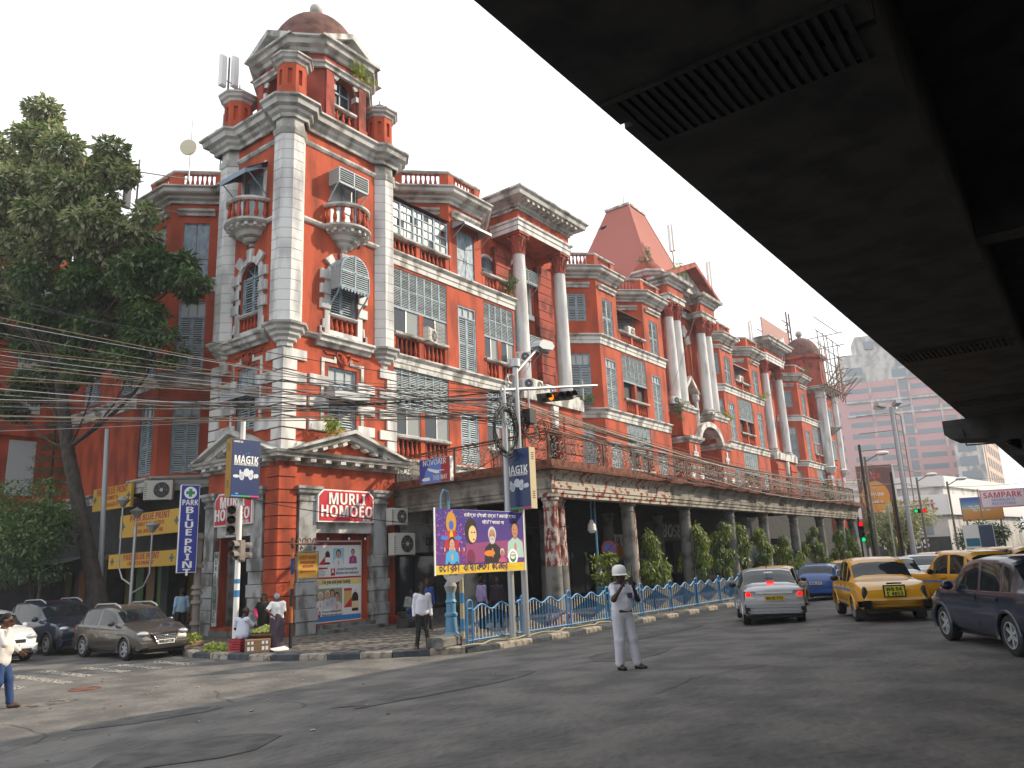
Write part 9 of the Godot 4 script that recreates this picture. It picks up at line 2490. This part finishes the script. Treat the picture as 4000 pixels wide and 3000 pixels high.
# average the normals of faces that meet at a shallow angle
func smooth(m: MB,limit: float) -> void:
	var by := {}
	for i in m.v.size():
		var k := Vector3i((m.v[i]*2000.0).round())
		if not by.has(k): by[k] = []
		by[k].append(i)
	var out := m.n.duplicate()
	for k in by:
		for i in by[k]:
			var s := Vector3.ZERO
			for j in by[k]:
				if m.n[i].dot(m.n[j]) > limit: s += m.n[j]
			out[i] = s.normalized()
	m.n = out

func facing(d: Vector3) -> float:
	return atan2(d.x,d.z)

func vehicles() -> void:
	M.carglass = mat(lin(0.02,0.024,0.026),0.04)
	M.headlamp = mat(lin(0.55,0.57,0.6),0.1,0.4)
	var yel := paint(lin(0.6,0.29,0.012)); var silver := paint(lin(0.42,0.43,0.45)); silver.metallic = 0.35
	var white := paint(lin(0.66,0.67,0.68)); var navy := paint(lin(0.008,0.014,0.035)); var blue := paint(lin(0.03,0.1,0.36)); var bronze := paint(lin(0.075,0.066,0.058)); bronze.metallic = 0.4
	var g1 := "cars in the traffic on the main road"; var g2 := "yellow taxis in the traffic"; var g3 := "cars parked in the side street"
	var ylp := mat(lin(0.6,0.4,0.02),0.5)
	var pos := func(x: float,z: float) -> Vector3: return Vector3(x,yroad(z),z)
	var dir := func(a: float) -> float: return facing(Vector3(cos(deg_to_rad(a)),0,sin(deg_to_rad(a))))
	# kind,label,group,centre x,z,heading in degrees from +x,paint,options
	var s := vehicle("sedan","silver sedan with lit brake lamps and yellow plate, nearest the railing",g1,pos.call(6.95,14.25),dir.call(-25.0),silver,{"brake": true,"plate": "WB 19C 8133","plate_mat": ylp,"bar": 1,"aerial": 1,"mirror": M.black})
	letters(s,"UBER",0.07,0.3,M.letter,Transform3D(Basis(Vector3.UP,PI)*Basis(Vector3.RIGHT,-1.0),Vector3(0,1.4,-1.1)))
	var bl := MB.new(); bl.bb(-0.1,0.1,1.13,1.17,-1.36,-1.33); obj("high_brake_lamp",bl,glow(Color(1,0.1,0.05),1.5),s)
	vehicle("taxi","nearest yellow taxi seen from behind with black bumper, centre of the lanes",g2,pos.call(6.5,17.4),dir.call(-24.0),yel,{"plate": "WB 04 E 4853"})
	vehicle("hatch","dark navy hatchback cutting across at the right edge, closest car",g1,pos.call(-0.42,21.25),dir.call(-30.0),navy,{"scale": 1.02,"alloy": M.zinc})
	vehicle("taxi","yellow taxi mostly hidden behind the silver sedan",g2,pos.call(13.4,12.35),dir.call(-6.0),yel,{"plate": "WB 04 F 1172"})
	vehicle("hatch","bright blue hatchback beside the far railing",g1,pos.call(19.3,12.4),dir.call(-7.0),blue,{"plate": "WB 06 J 5521","scale": 0.96})
	vehicle("taxi","yellow taxi ahead of the blue hatchback near the mast trees",g2,pos.call(25.6,11.9),dir.call(0.0),yel,{"plate": "WB 04 D 9310"})
	vehicle("sedan","white sedan half hidden right of the nearest taxi, brake lamp lit",g1,pos.call(12.4,16.6),dir.call(-22.0),white,{"brake": true,"plate": "WB 02 AF 3340"})
	vehicle("sedan","white saloon with yellow plate two cars ahead of the nearest taxi",g1,pos.call(17.0,16.8),dir.call(-20.0),white,{"brake": true,"plate": "WB 23 C 1410","plate_mat": ylp})
	vehicle("taxi","orange yellow taxi seen from the side behind the navy hatchback",g2,pos.call(8.3,19.6),dir.call(-48.0),yel,{"plate": "WB 04 B 7745"})
	vehicle("taxi","yellow taxi between the white saloon and the side-on taxi",g2,pos.call(22.5,17.2),dir.call(-18.0),yel,{"plate": "WB 04 G 2098","brake": true})
	vehicle("taxi","farther yellow taxi left of the white saloon roof",g2,pos.call(27.0,15.6),dir.call(-10.0),yel,{"plate": "WB 04 H 6650"})
	vehicle("hatch","white hatchback glimpsed beyond the nearest taxi's roof",g1,pos.call(27.5,13.6),dir.call(-8.0),white,{"plate": "WB 20 K 7781"})
	vehicle("taxi","yellow taxi at the right edge beyond the side-on taxi, brake lamps lit",g2,pos.call(15.0,20.6),dir.call(-14.0),yel,{"brake": true,"plate": "WB 04 C 3316"})
	vehicle("sedan","pale silver car above the navy hatchback's roof",g1,pos.call(24.0,20.6),dir.call(-10.0),silver,{"plate": "WB 12 M 4402"})
	vehicle("taxi","small distant yellow taxi in the middle of the queue",g2,pos.call(31.0,18.2),dir.call(-8.0),yel,{"plate": "WB 04 A 5127"})
	vehicle("sedan","distant white car near the head of the queue",g1,pos.call(36.0,16.5),dir.call(-5.0),white,{"brake": true,"plate": "WB 24 P 9035"})
	vehicle("hatch","distant silver hatchback near the head of the queue",g1,pos.call(41.0,14.2),dir.call(-4.0),silver,{"plate": "WB 18 N 2216"})
	vehicle("taxi","farthest yellow taxi near the mast at the junction",g2,pos.call(45.0,16.0),dir.call(-4.0),yel,{"plate": "WB 04 R 8462"})
	vehicle("suv","grey people carrier at the head of the queue under the flyover",g1,pos.call(38.0,19.5),dir.call(-4.0),silver,{"plate": "WB 22 T 1590"})
	# side street
	vehicle("hatch","muddy bronze grey compact with chrome grille parked at the side street kerb",g3,Vector3(-4.12,0,-1.55),0.0,bronze,{"grille": 1,"front_plate": "WB02AH1290","rails": 1,"scale": 1.06,"alloy": M.zinc})
	vehicle("suv","glossy black sport utility car parked behind the bronze compact",g3,Vector3(-4.35,0,-6.1),0.03,navy,{"rails": 1,"alloy": M.steel,"front_plate": "WB06K4471"})
	vehicle("hatch","white hatchback waiting at the left edge behind the phone man",g3,Vector3(-6.75,0,-5.4),0.02,white,{"front_plate": "WB02Z5664","scale": 1.05})

# ---------------------------------------------------------------- flyover overhead
func flyover() -> void:
	var t := thing("flyover","dark concrete flyover crossing overhead on the right with ribbed joints and a pier head","flyover")
	var h := 7.0
	var joints := [-40.0,-9.45,4.95,13.75,21.0,60.0,120.0]
	# edge girders,span by span,and the deck over them
	for i in joints.size() - 1:
		var x0: float = joints[i]; var x1: float = joints[i + 1]
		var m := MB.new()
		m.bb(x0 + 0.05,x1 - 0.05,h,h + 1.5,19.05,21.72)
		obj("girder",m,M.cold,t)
		var m2 := MB.new()
		m2.bb(x0 + 0.05,x1 - 0.05,h,h + 1.5,24.4,27.1)
		obj("girder",m2,M.cold,t)
		for z in [30.0,35.5,41.0]:
			var m3 := MB.new(); m3.bb(x0 + 0.05,x1 - 0.05,h,h + 1.5,z,z + 2.7); obj("girder",m3,M.cold,t)
		# ribbed strip of bolts and ribs at each joint
		var n := 22
		for k in n:
			if i == 0: break
			var z := 19.2 + k*(2.4/n)
			var q := MB.new(); q.bb(x0 - 0.5,x0 + 0.5,h - 0.05,h - 0.002,z,z + 0.055)
			obj("joint_rib",q,M.rib,t)
		if i > 0:
			var q2 := MB.new(); q2.bb(x0 - 0.55,x0 - 0.5,h - 0.04,h - 0.003,19.1,21.6); q2.bb(x0 + 0.5,x0 + 0.55,h - 0.04,h - 0.003,19.1,21.6); obj("joint_plate",q2,M.cold,t)
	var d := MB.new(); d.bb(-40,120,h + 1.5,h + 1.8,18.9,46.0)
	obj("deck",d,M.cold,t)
	var p := MB.new(); p.bb(-40,120,h + 1.8,h + 2.2,18.9,19.1); p.bb(-40,120,h + 1.8,h + 2.7,45.8,46.0); obj("parapet",p,M.concrete,t)
	for x in [-32.0,-16.0,-2.0,9.5,18.0,40.0]:
		var q := MB.new(); q.bb(x - 0.25,x + 0.25,h + 0.2,h + 1.5,21.72,24.4); obj("cross_beam",q,M.cold,t)
	for x in [18.4,58.0,-38.0]:
		var c := MB.new()
		c.poly(PackedVector2Array([Vector2(-18.25,6.99),Vector2(-18.25,6.45),Vector2(-18.55,6.25),Vector2(-20.0,6.1),Vector2(-20.6,5.6),Vector2(-25.4,5.6),Vector2(-26.0,6.1),Vector2(-44.5,6.3),Vector2(-44.5,6.99)]),-0.9,0.9)
		obj("pier_head",c,M.cold,t,Transform3D(Basis(Vector3(0,0,-1),Vector3.UP,Vector3(1,0,0)),Vector3(x,0,0)))
		var cm := MB.new(); cm.cyl(Vector3(x,0,23.0),Vector3(x,5.6,23.0),0.9,0.9,18); obj("pier",cm,M.concrete,t)
		var lf := MB.new(); lf.bb(x - 0.9,x - 0.6,5.4,6.0,20.3,20.7); lf.cyl(Vector3(x - 0.95,6.6,18.9),Vector3(x - 0.95,5.95,18.95),0.03,0.03,5); lf.cyl(Vector3(x - 0.95,5.95,18.95),Vector3(x - 0.95,5.9,20.4),0.03,0.03,5); obj("cable_bracket",lf,M.black,t)

# ---------------------------------------------------------------- far side of the junction
func far_buildings() -> void:
	var pink := mat(lin(0.58,0.36,0.36),0.85); var pale := worn(lin(0.6,0.58,0.55),0.85,tex.blot,Vector3(0.1,0.05,0.1)); var cream := mat(lin(0.66,0.45,0.36),0.85)
	# pink slab block with bands of windows,26 m wide
	var t := thing("office_tower","tall hazy pink and white office block with long bands of grey windows","building",Vector3(178.4,0,-22.0),0)
	var F := Transform3D(Basis(Vector3(0.32,0,0.947),Vector3.UP,Vector3(-0.947,0,0.32)),Vector3.ZERO)
	var W := 26.5
	var m := MB.new(); m.bb(-6,W,0,41.5,-14,0); obj("wall",m,pink,t,F)
	var m2 := MB.new(); m2.bb(-0.02,W,41.5,48.5,-14,0.02); m2.bb(4,10,48.5,53,-10,-0.5); m2.bb(9.2,W,48.5,50.5,-12,-1.0); obj("top_storeys",m2,pale,t,F)
	for f in 15:
		var y := 3.0 + f*2.75
		for s in [[-5.0,-1.5],[0.5,5.2],[6.2,11.4],[12.2,13.8],[14.6,19.9],[20.8,23.2],[24.0,26.3]]:
			if s[0] < 0 and f > 11: continue
			if f == 14 and s[0] > 6 and s[0] < 12: continue
			var q := MB.new(); q.bb(s[0],s[1],y,y + (1.15 if s[0] != 12.2 else 2.2),-0.2,0.05)
			obj("window",q,M.towerglass,t,F)
	for s in [[11.6,12.0],[14.0,14.4],[20.1,20.5],[5.5,5.9]]:
		var q := MB.new(); q.bb(s[0],s[1],28.0 if s[0] != 20.1 else 24.0,41.5,0.0,0.25); obj("white_fin",q,pale,t,F)
	for y in [36.4,41.3,33.0]:
		var q := MB.new(); q.bb(0 if y < 40 else 12,W,y,y + 0.5,0.0,0.28); obj("white_band",q,pale,t,F)
	for s in [[6.0,49.5,2.0],[12.2,44.5,2.4],[1.2,43.2,3.5],[11.0,41.9,1.2],[15.0,41.9,1.4],[12.2,41.9,2.0]]:
		var q := MB.new(); q.bb(s[0],s[0] + s[2],s[1],s[1] + 2.2*0.9,-0.4,0.06); obj("window",q,M.towerglass,t,F)
	for s in [[21.5,24.0,"lattice"]]:
		var q := MB.new();
		for k in 12: q.cyl(F*Vector3(22.0,13 + k*1.4,2.0),F*Vector3(23.4,14.4 + k*1.4,2.0),0.08,0.08,4); q.cyl(F*Vector3(23.4,13 + k*1.4,2.0),F*Vector3(22.0,14.4 + k*1.4,2.0),0.08,0.08,4)
		for x in [22.0,23.4]: q.cyl(F*Vector3(x,10,2.0),F*Vector3(x,30,2.0),0.12,0.12,5)
		obj("lattice_mast",q,M.steel,t)
	# white block to its right with a lit peach flank
	var w := thing("apartment_block","white apartment block with a sunlit peach flank of paired windows","building",Vector3(150.0,0,-2.0))
	var wm := MB.new(); wm.bb(0,30,0,24.5,4.6,9.2); wm.bb(-0.3,30.3,24.5,25.1,4.3,9.5); obj("wall",wm,pale,w)
	var wf := MB.new(); wf.bb(2.0,30,0,24.5,9.2,9.4); obj("peach_flank",wf,cream,w)
	for f in 8:
		for k in 6:
			var q := MB.new(); q.bb(4.0 + k*4.3,6.2 + k*4.3,3.0 + f*2.7,4.7 + f*2.7,9.35,9.46); obj("window",q,M.towerglass,w)
		var q2 := MB.new(); q2.bb(-0.06,0.05,3.0 + f*2.7,4.8 + f*2.7,5.2,8.2); obj("window",q2,M.towerglass,w)
	# low white corner showroom
	var b := thing("corner_showroom","low white corner showroom with BFL lettering and dark TRENDS shopfront","building",Vector3(96.0,0,7.0))
	var bm := MB.new()
	var o := PackedVector2Array([Vector2(0,0),Vector2(-5.5,14.0),Vector2(28,22),Vector2(34,-5.5)])
	bm.poly(o,0.3,9.6)
	obj("wall",bm,pale,b,Transform3D(Basis(Vector3.RIGHT,Vector3(0,0,-1),Vector3.UP),Vector3.ZERO))
	var G := frame(Vector3(-5.5,0,-14.0),Vector3(0,0,0)); var S := frame(Vector3(0,0,0),Vector3(34,0,5.5))
	for e in [[G,15.0],[S,34.0]]:
		var q := MB.new(); q.bb(-0.3,e[1] + 0.3,9.6,11.0,-0.3,0.3); q.bb(-0.2,e[1] + 0.2,6.0,8.6,0.0,0.5); obj("fascia",q,M.letter,b,e[0])
	for k in 3:
		var q := MB.new(); q.bb(1.5 + k*4.4,4.4 + k*4.4,3.6,5.8,0.02,0.1); obj("window",q,M.towerglass,b,G)
	var tq := MB.new(); tq.bb(5.0,14.9,0.3,3.3,0.02,0.3); obj("shopfront",tq,M.cold,b,G)
	letters(b,"TRENDS",1.1,7.0,M.letter,G*at(9.6,2.5,0.32),true,0.1); letters(b,"YOUR BFL",1.25,8.5,mat(lin(0.45,0.03,0.05),0.6),G*at(10.0,7.3,0.52),true,0.1)
	# hoardings
	var pt := thing("painted_hoarding","hoarding with blue sky fading to golden sand on the showroom corner","billboard",Vector3(88.5,6.2,11.7),-1.35)
	var im := Image.create(128,80,false,Image.FORMAT_RGB8)
	for y in 80: im.fill_rect(Rect2i(0,y,128,1),Color(0.1,0.3,0.65).lerp(Color(0.65,0.75,0.7),y/40.0) if y < 40 else Color(0.75,0.6,0.35).lerp(Color(0.75,0.5,0.15),(y - 40)/40.0))
	for k in 10: ell(im,64 + (k - 5)*7,30 + (k % 3)*8,9,3,Color(0.75,0.8,0.75))
	var pm := MB.new(); pm.quaduv(Vector3(-2.0,-1.25,0.06),Vector3(2.0,-1.25,0.06),Vector3(2.0,1.25,0.06),Vector3(-2.0,1.25,0.06)); obj("printed_sheet",pm,printed(im),pt)
	var pb := MB.new(); pb.bb(-2.1,2.1,-1.35,1.35,-0.15,0.05); pb.bb(-1.8,-1.6,-6.0,-1.35,-0.1,0.0); pb.bb(1.6,1.8,-6.0,-1.35,-0.1,0.0); obj("frame",pb,M.iron,pt)
	var sm := thing("phone_banner","pink bordered SAMPARK banner with phone numbers strung at the right","banner",Vector3(84.5,7.0,14.3),-1.3)
	var s1 := MB.new(); s1.bb(-2.2,2.2,-1.0,1.0,-0.02,0.0); obj("sheet",s1,mat(lin(0.6,0.25,0.32),0.7),sm)
	var s2 := MB.new(); s2.bb(-2.05,2.05,-0.85,0.85,0.001,0.012); obj("face",s2,mat(lin(0.68,0.62,0.66),0.7),sm)
	letters(sm,"SAMPARK",0.62,3.7,mat(lin(0.5,0.03,0.06),0.6),at(0,0.4,0.012)); letters(sm,"9830562975",0.3,2.6,mat(lin(0.2,0.2,0.45),0.6),at(0,-0.15,0.012)); letters(sm,"9831077692",0.3,2.6,mat(lin(0.2,0.2,0.45),0.6),at(0,-0.55,0.012))
	var sp := MB.new()
	for x in [-2.3,2.3]: sp.cyl(Vector3(x,-7,-0.05),Vector3(x,1.2,-0.05),0.08,0.06,6)
	obj("poles",sp,M.iron,sm)
	var rb := thing("roadside_hoarding","low white and teal roadside hoarding under the right hand tree","billboard",Vector3(70.0,2.9,13.0),-1.25)
	var r1 := MB.new(); r1.bb(-1.3,1.3,-1.1,1.1,-0.1,0.0); obj("board",r1,M.letter,rb)
	var r2 := MB.new(); r2.bb(-1.15,0.0,-0.9,-0.15,0.001,0.01); obj("teal_panel",r2,mat(lin(0.03,0.16,0.22),0.5),rb)
	var r3 := MB.new(); r3.bb(0.05,1.25,-1.0,1.05,0.001,0.011); obj("dark_panel",r3,mat(lin(0.05,0.07,0.12),0.5),rb)
	var r4 := MB.new(); r4.bb(-1.2,-1.1,-2.9,-1.1,-0.08,-0.02); r4.bb(1.1,1.2,-2.9,-1.1,-0.08,-0.02); obj("legs",r4,M.iron,rb)
	# orange disc hoarding at the end of the red building
	var oh := thing("orange_hoarding","brown hoarding with a big orange disc at the far end of the red building","billboard",Vector3(79.0,7.5,3.0),-1.15)
	var o1 := MB.new(); o1.bb(-2.2,1.6,-5.0,4.0,-0.25,0.0); obj("board",o1,mat(lin(0.16,0.07,0.06),0.7),oh)
	circle_print(oh,-0.5,0.4,1.5,1.8,mat(lin(0.75,0.3,0.03),0.6),0.02); letters(oh,"PIZZA",0.6,1.8,mat(lin(0.6,0.05,0.05),0.6),at(-0.6,2.8,0.01)); letters(oh,"HOTLINE",0.35,1.8,M.letter,at(-0.5,0.7,0.02)); letters(oh,"OPEN",0.35,1.4,M.letter,at(-0.5,-0.2,0.02))
	var o3 := MB.new(); o3.bb(1.62,1.8,-7.3,4.0,-0.2,0.0); o3.bb(-2.0,-1.8,-7.3,-5.0,-0.2,-0.05); obj("edge_post",o3,M.letter,oh)
	# steel grid mast beside it
	var gm := thing("steel_frame","thin steel frame scaffold beside the orange hoarding","frame",Vector3(78.0,0.1,6.0))
	for x in [0.0,3.2]:
		var q := MB.new(); q.cyl(Vector3(x,0,0),Vector3(x,17.0,0),0.07,0.07,6); obj("upright",q,M.iron,gm)
	for k in 8:
		var q := MB.new(); q.cyl(Vector3(0,3 + k*2.0,0),Vector3(3.2,3 + k*2.0,0),0.05,0.05,5); q.cyl(Vector3(0,3 + k*2.0,0),Vector3(-0.5,3 + k*2.0,-4.0),0.05,0.05,5); obj("rung",q,M.iron,gm)
	# right-hand background,hazy blue grey block
	var rbk := thing("distant_block","distant blue grey block at the right edge beyond the pier","building",Vector3(210,0,22.0))
	var rm := MB.new(); rm.bb(0,30,0,32,-12,25); obj("wall",rm,mat(lin(0.3,0.34,0.36),0.8),rbk)
	for f in 10:
		var q := MB.new(); q.bb(-0.1,0.05,2.5 + f*3.0,3.9 + f*3.0,-11,24); obj("window_band",q,M.towerglass,rbk)
	# far ends of the street: long plain blocks that close the view behind the traffic
	var lb := thing("street_block","long low shaded block behind the trees on the right","building",Vector3(100,0,24))
	var lm := MB.new(); lm.bb(0,60,0,7.0,-5,16); obj("wall",lm,mat(lin(0.22,0.22,0.22),0.9),lb)
	for k in 6:
		var q := MB.new(); q.bb(-0.1,0.05,1.0,4.5,-4.0 + k*3.2,-1.6 + k*3.2); obj("window",q,M.towerglass,lb)
	# side street,left: blue and white old house and its neighbour
	var lh := thing("white_house","pale blue white old house with long shutters behind the street tree","building",Vector3(-4.6,0,-44.0),0.15)
	var hm := MB.new(); hm.bb(-14,3.0,0.1,19.0,-12,0); hm.bb(-14.2,3.3,18.6,19.3,-12,0.4); hm.bb(-14.1,3.15,9.6,10.1,-1,0.3); obj("wall",hm,mat(lin(0.5,0.55,0.58),0.8),lh)
	for f in 4:
		for k in 7:
			var q := MB.new(); q.bb(-13.2 + k*2.3,-12.0 + k*2.3,2.0 + f*4.4,4.9 + f*4.4,-0.05,0.06); obj("window",q,M.blue,lh)
	var ln := thing("quoined_house","sunlit red house end with white quoins behind the leaning trunk","building",Vector3(-1.6,0,-22.5))
	var nm := MB.new(); nm.bb(-1.4,4.2,0.1,20.0,-8,0); nm.bb(-1.6,4.2,9.9,10.4,-8,0.25); nm.bb(-1.6,4.2,14.7,15.2,-8,0.25); nm.bb(-1.7,4.2,19.6,20.3,-8,0.4); obj("wall",nm,M.red,ln)
	var nd := MB.new(); nd.bb(-1.45,4.2,0.1,5.9,0.0,0.12); obj("shop_front",nd,M.shade,ln)
	for k in 32:
		var q := MB.new(); var lw := 1.5 if k % 2 else 1.0
		q.cbox(-1.48,-1.48 + lw,6.2 + k*0.43,6.58 + k*0.43,-0.6,0.08,0.02); obj("quoin_block",q,M.white,ln)
	for y in [6.8,11.2,15.6]:
		var q := MB.new(); q.bb(1.0,2.3,y,y + 2.9,-0.1,0.06); obj("window",q,M.slat,ln)
	# wall panel AC clutter on the side street
	var bird := thing("crow","small dark crow flying beside the first portico cornice","bird",Vector3(22.5,22.3,1.0))
	var bm2 := MB.new(); bm2.ball(Vector3.ZERO,Vector3(0.1,0.09,0.24),8,6); bm2.ball(Vector3(0,0.04,0.24),Vector3(0.06,0.06,0.09),8,5)
	bm2.quad(Vector3(0.05,0.02,0.12),Vector3(0.4,0.2,0.0),Vector3(0.36,0.18,-0.14),Vector3(0.05,0.02,-0.12)); bm2.quad(Vector3(-0.05,0.02,0.12),Vector3(-0.3,-0.2,0.0),Vector3(-0.28,-0.2,-0.14),Vector3(-0.05,0.02,-0.12)); bm2.tri(Vector3(-0.06,0,-0.2),Vector3(0.06,0,-0.2),Vector3(0,0,-0.42))
	obj("body",bm2,M.black,bird)

func _ready() -> void:
	rng.seed = 11
	environment()
	materials()
	M.towerglass = mat(lin(0.25,0.29,0.32),0.3)
	ground()
	building()
	far_buildings()
	verandah()
	flyover()
	fence()
	signs_and_posts()
	banner()
	fittings()
	trees()
	people()
	stall()
	vehicles()
	cables()
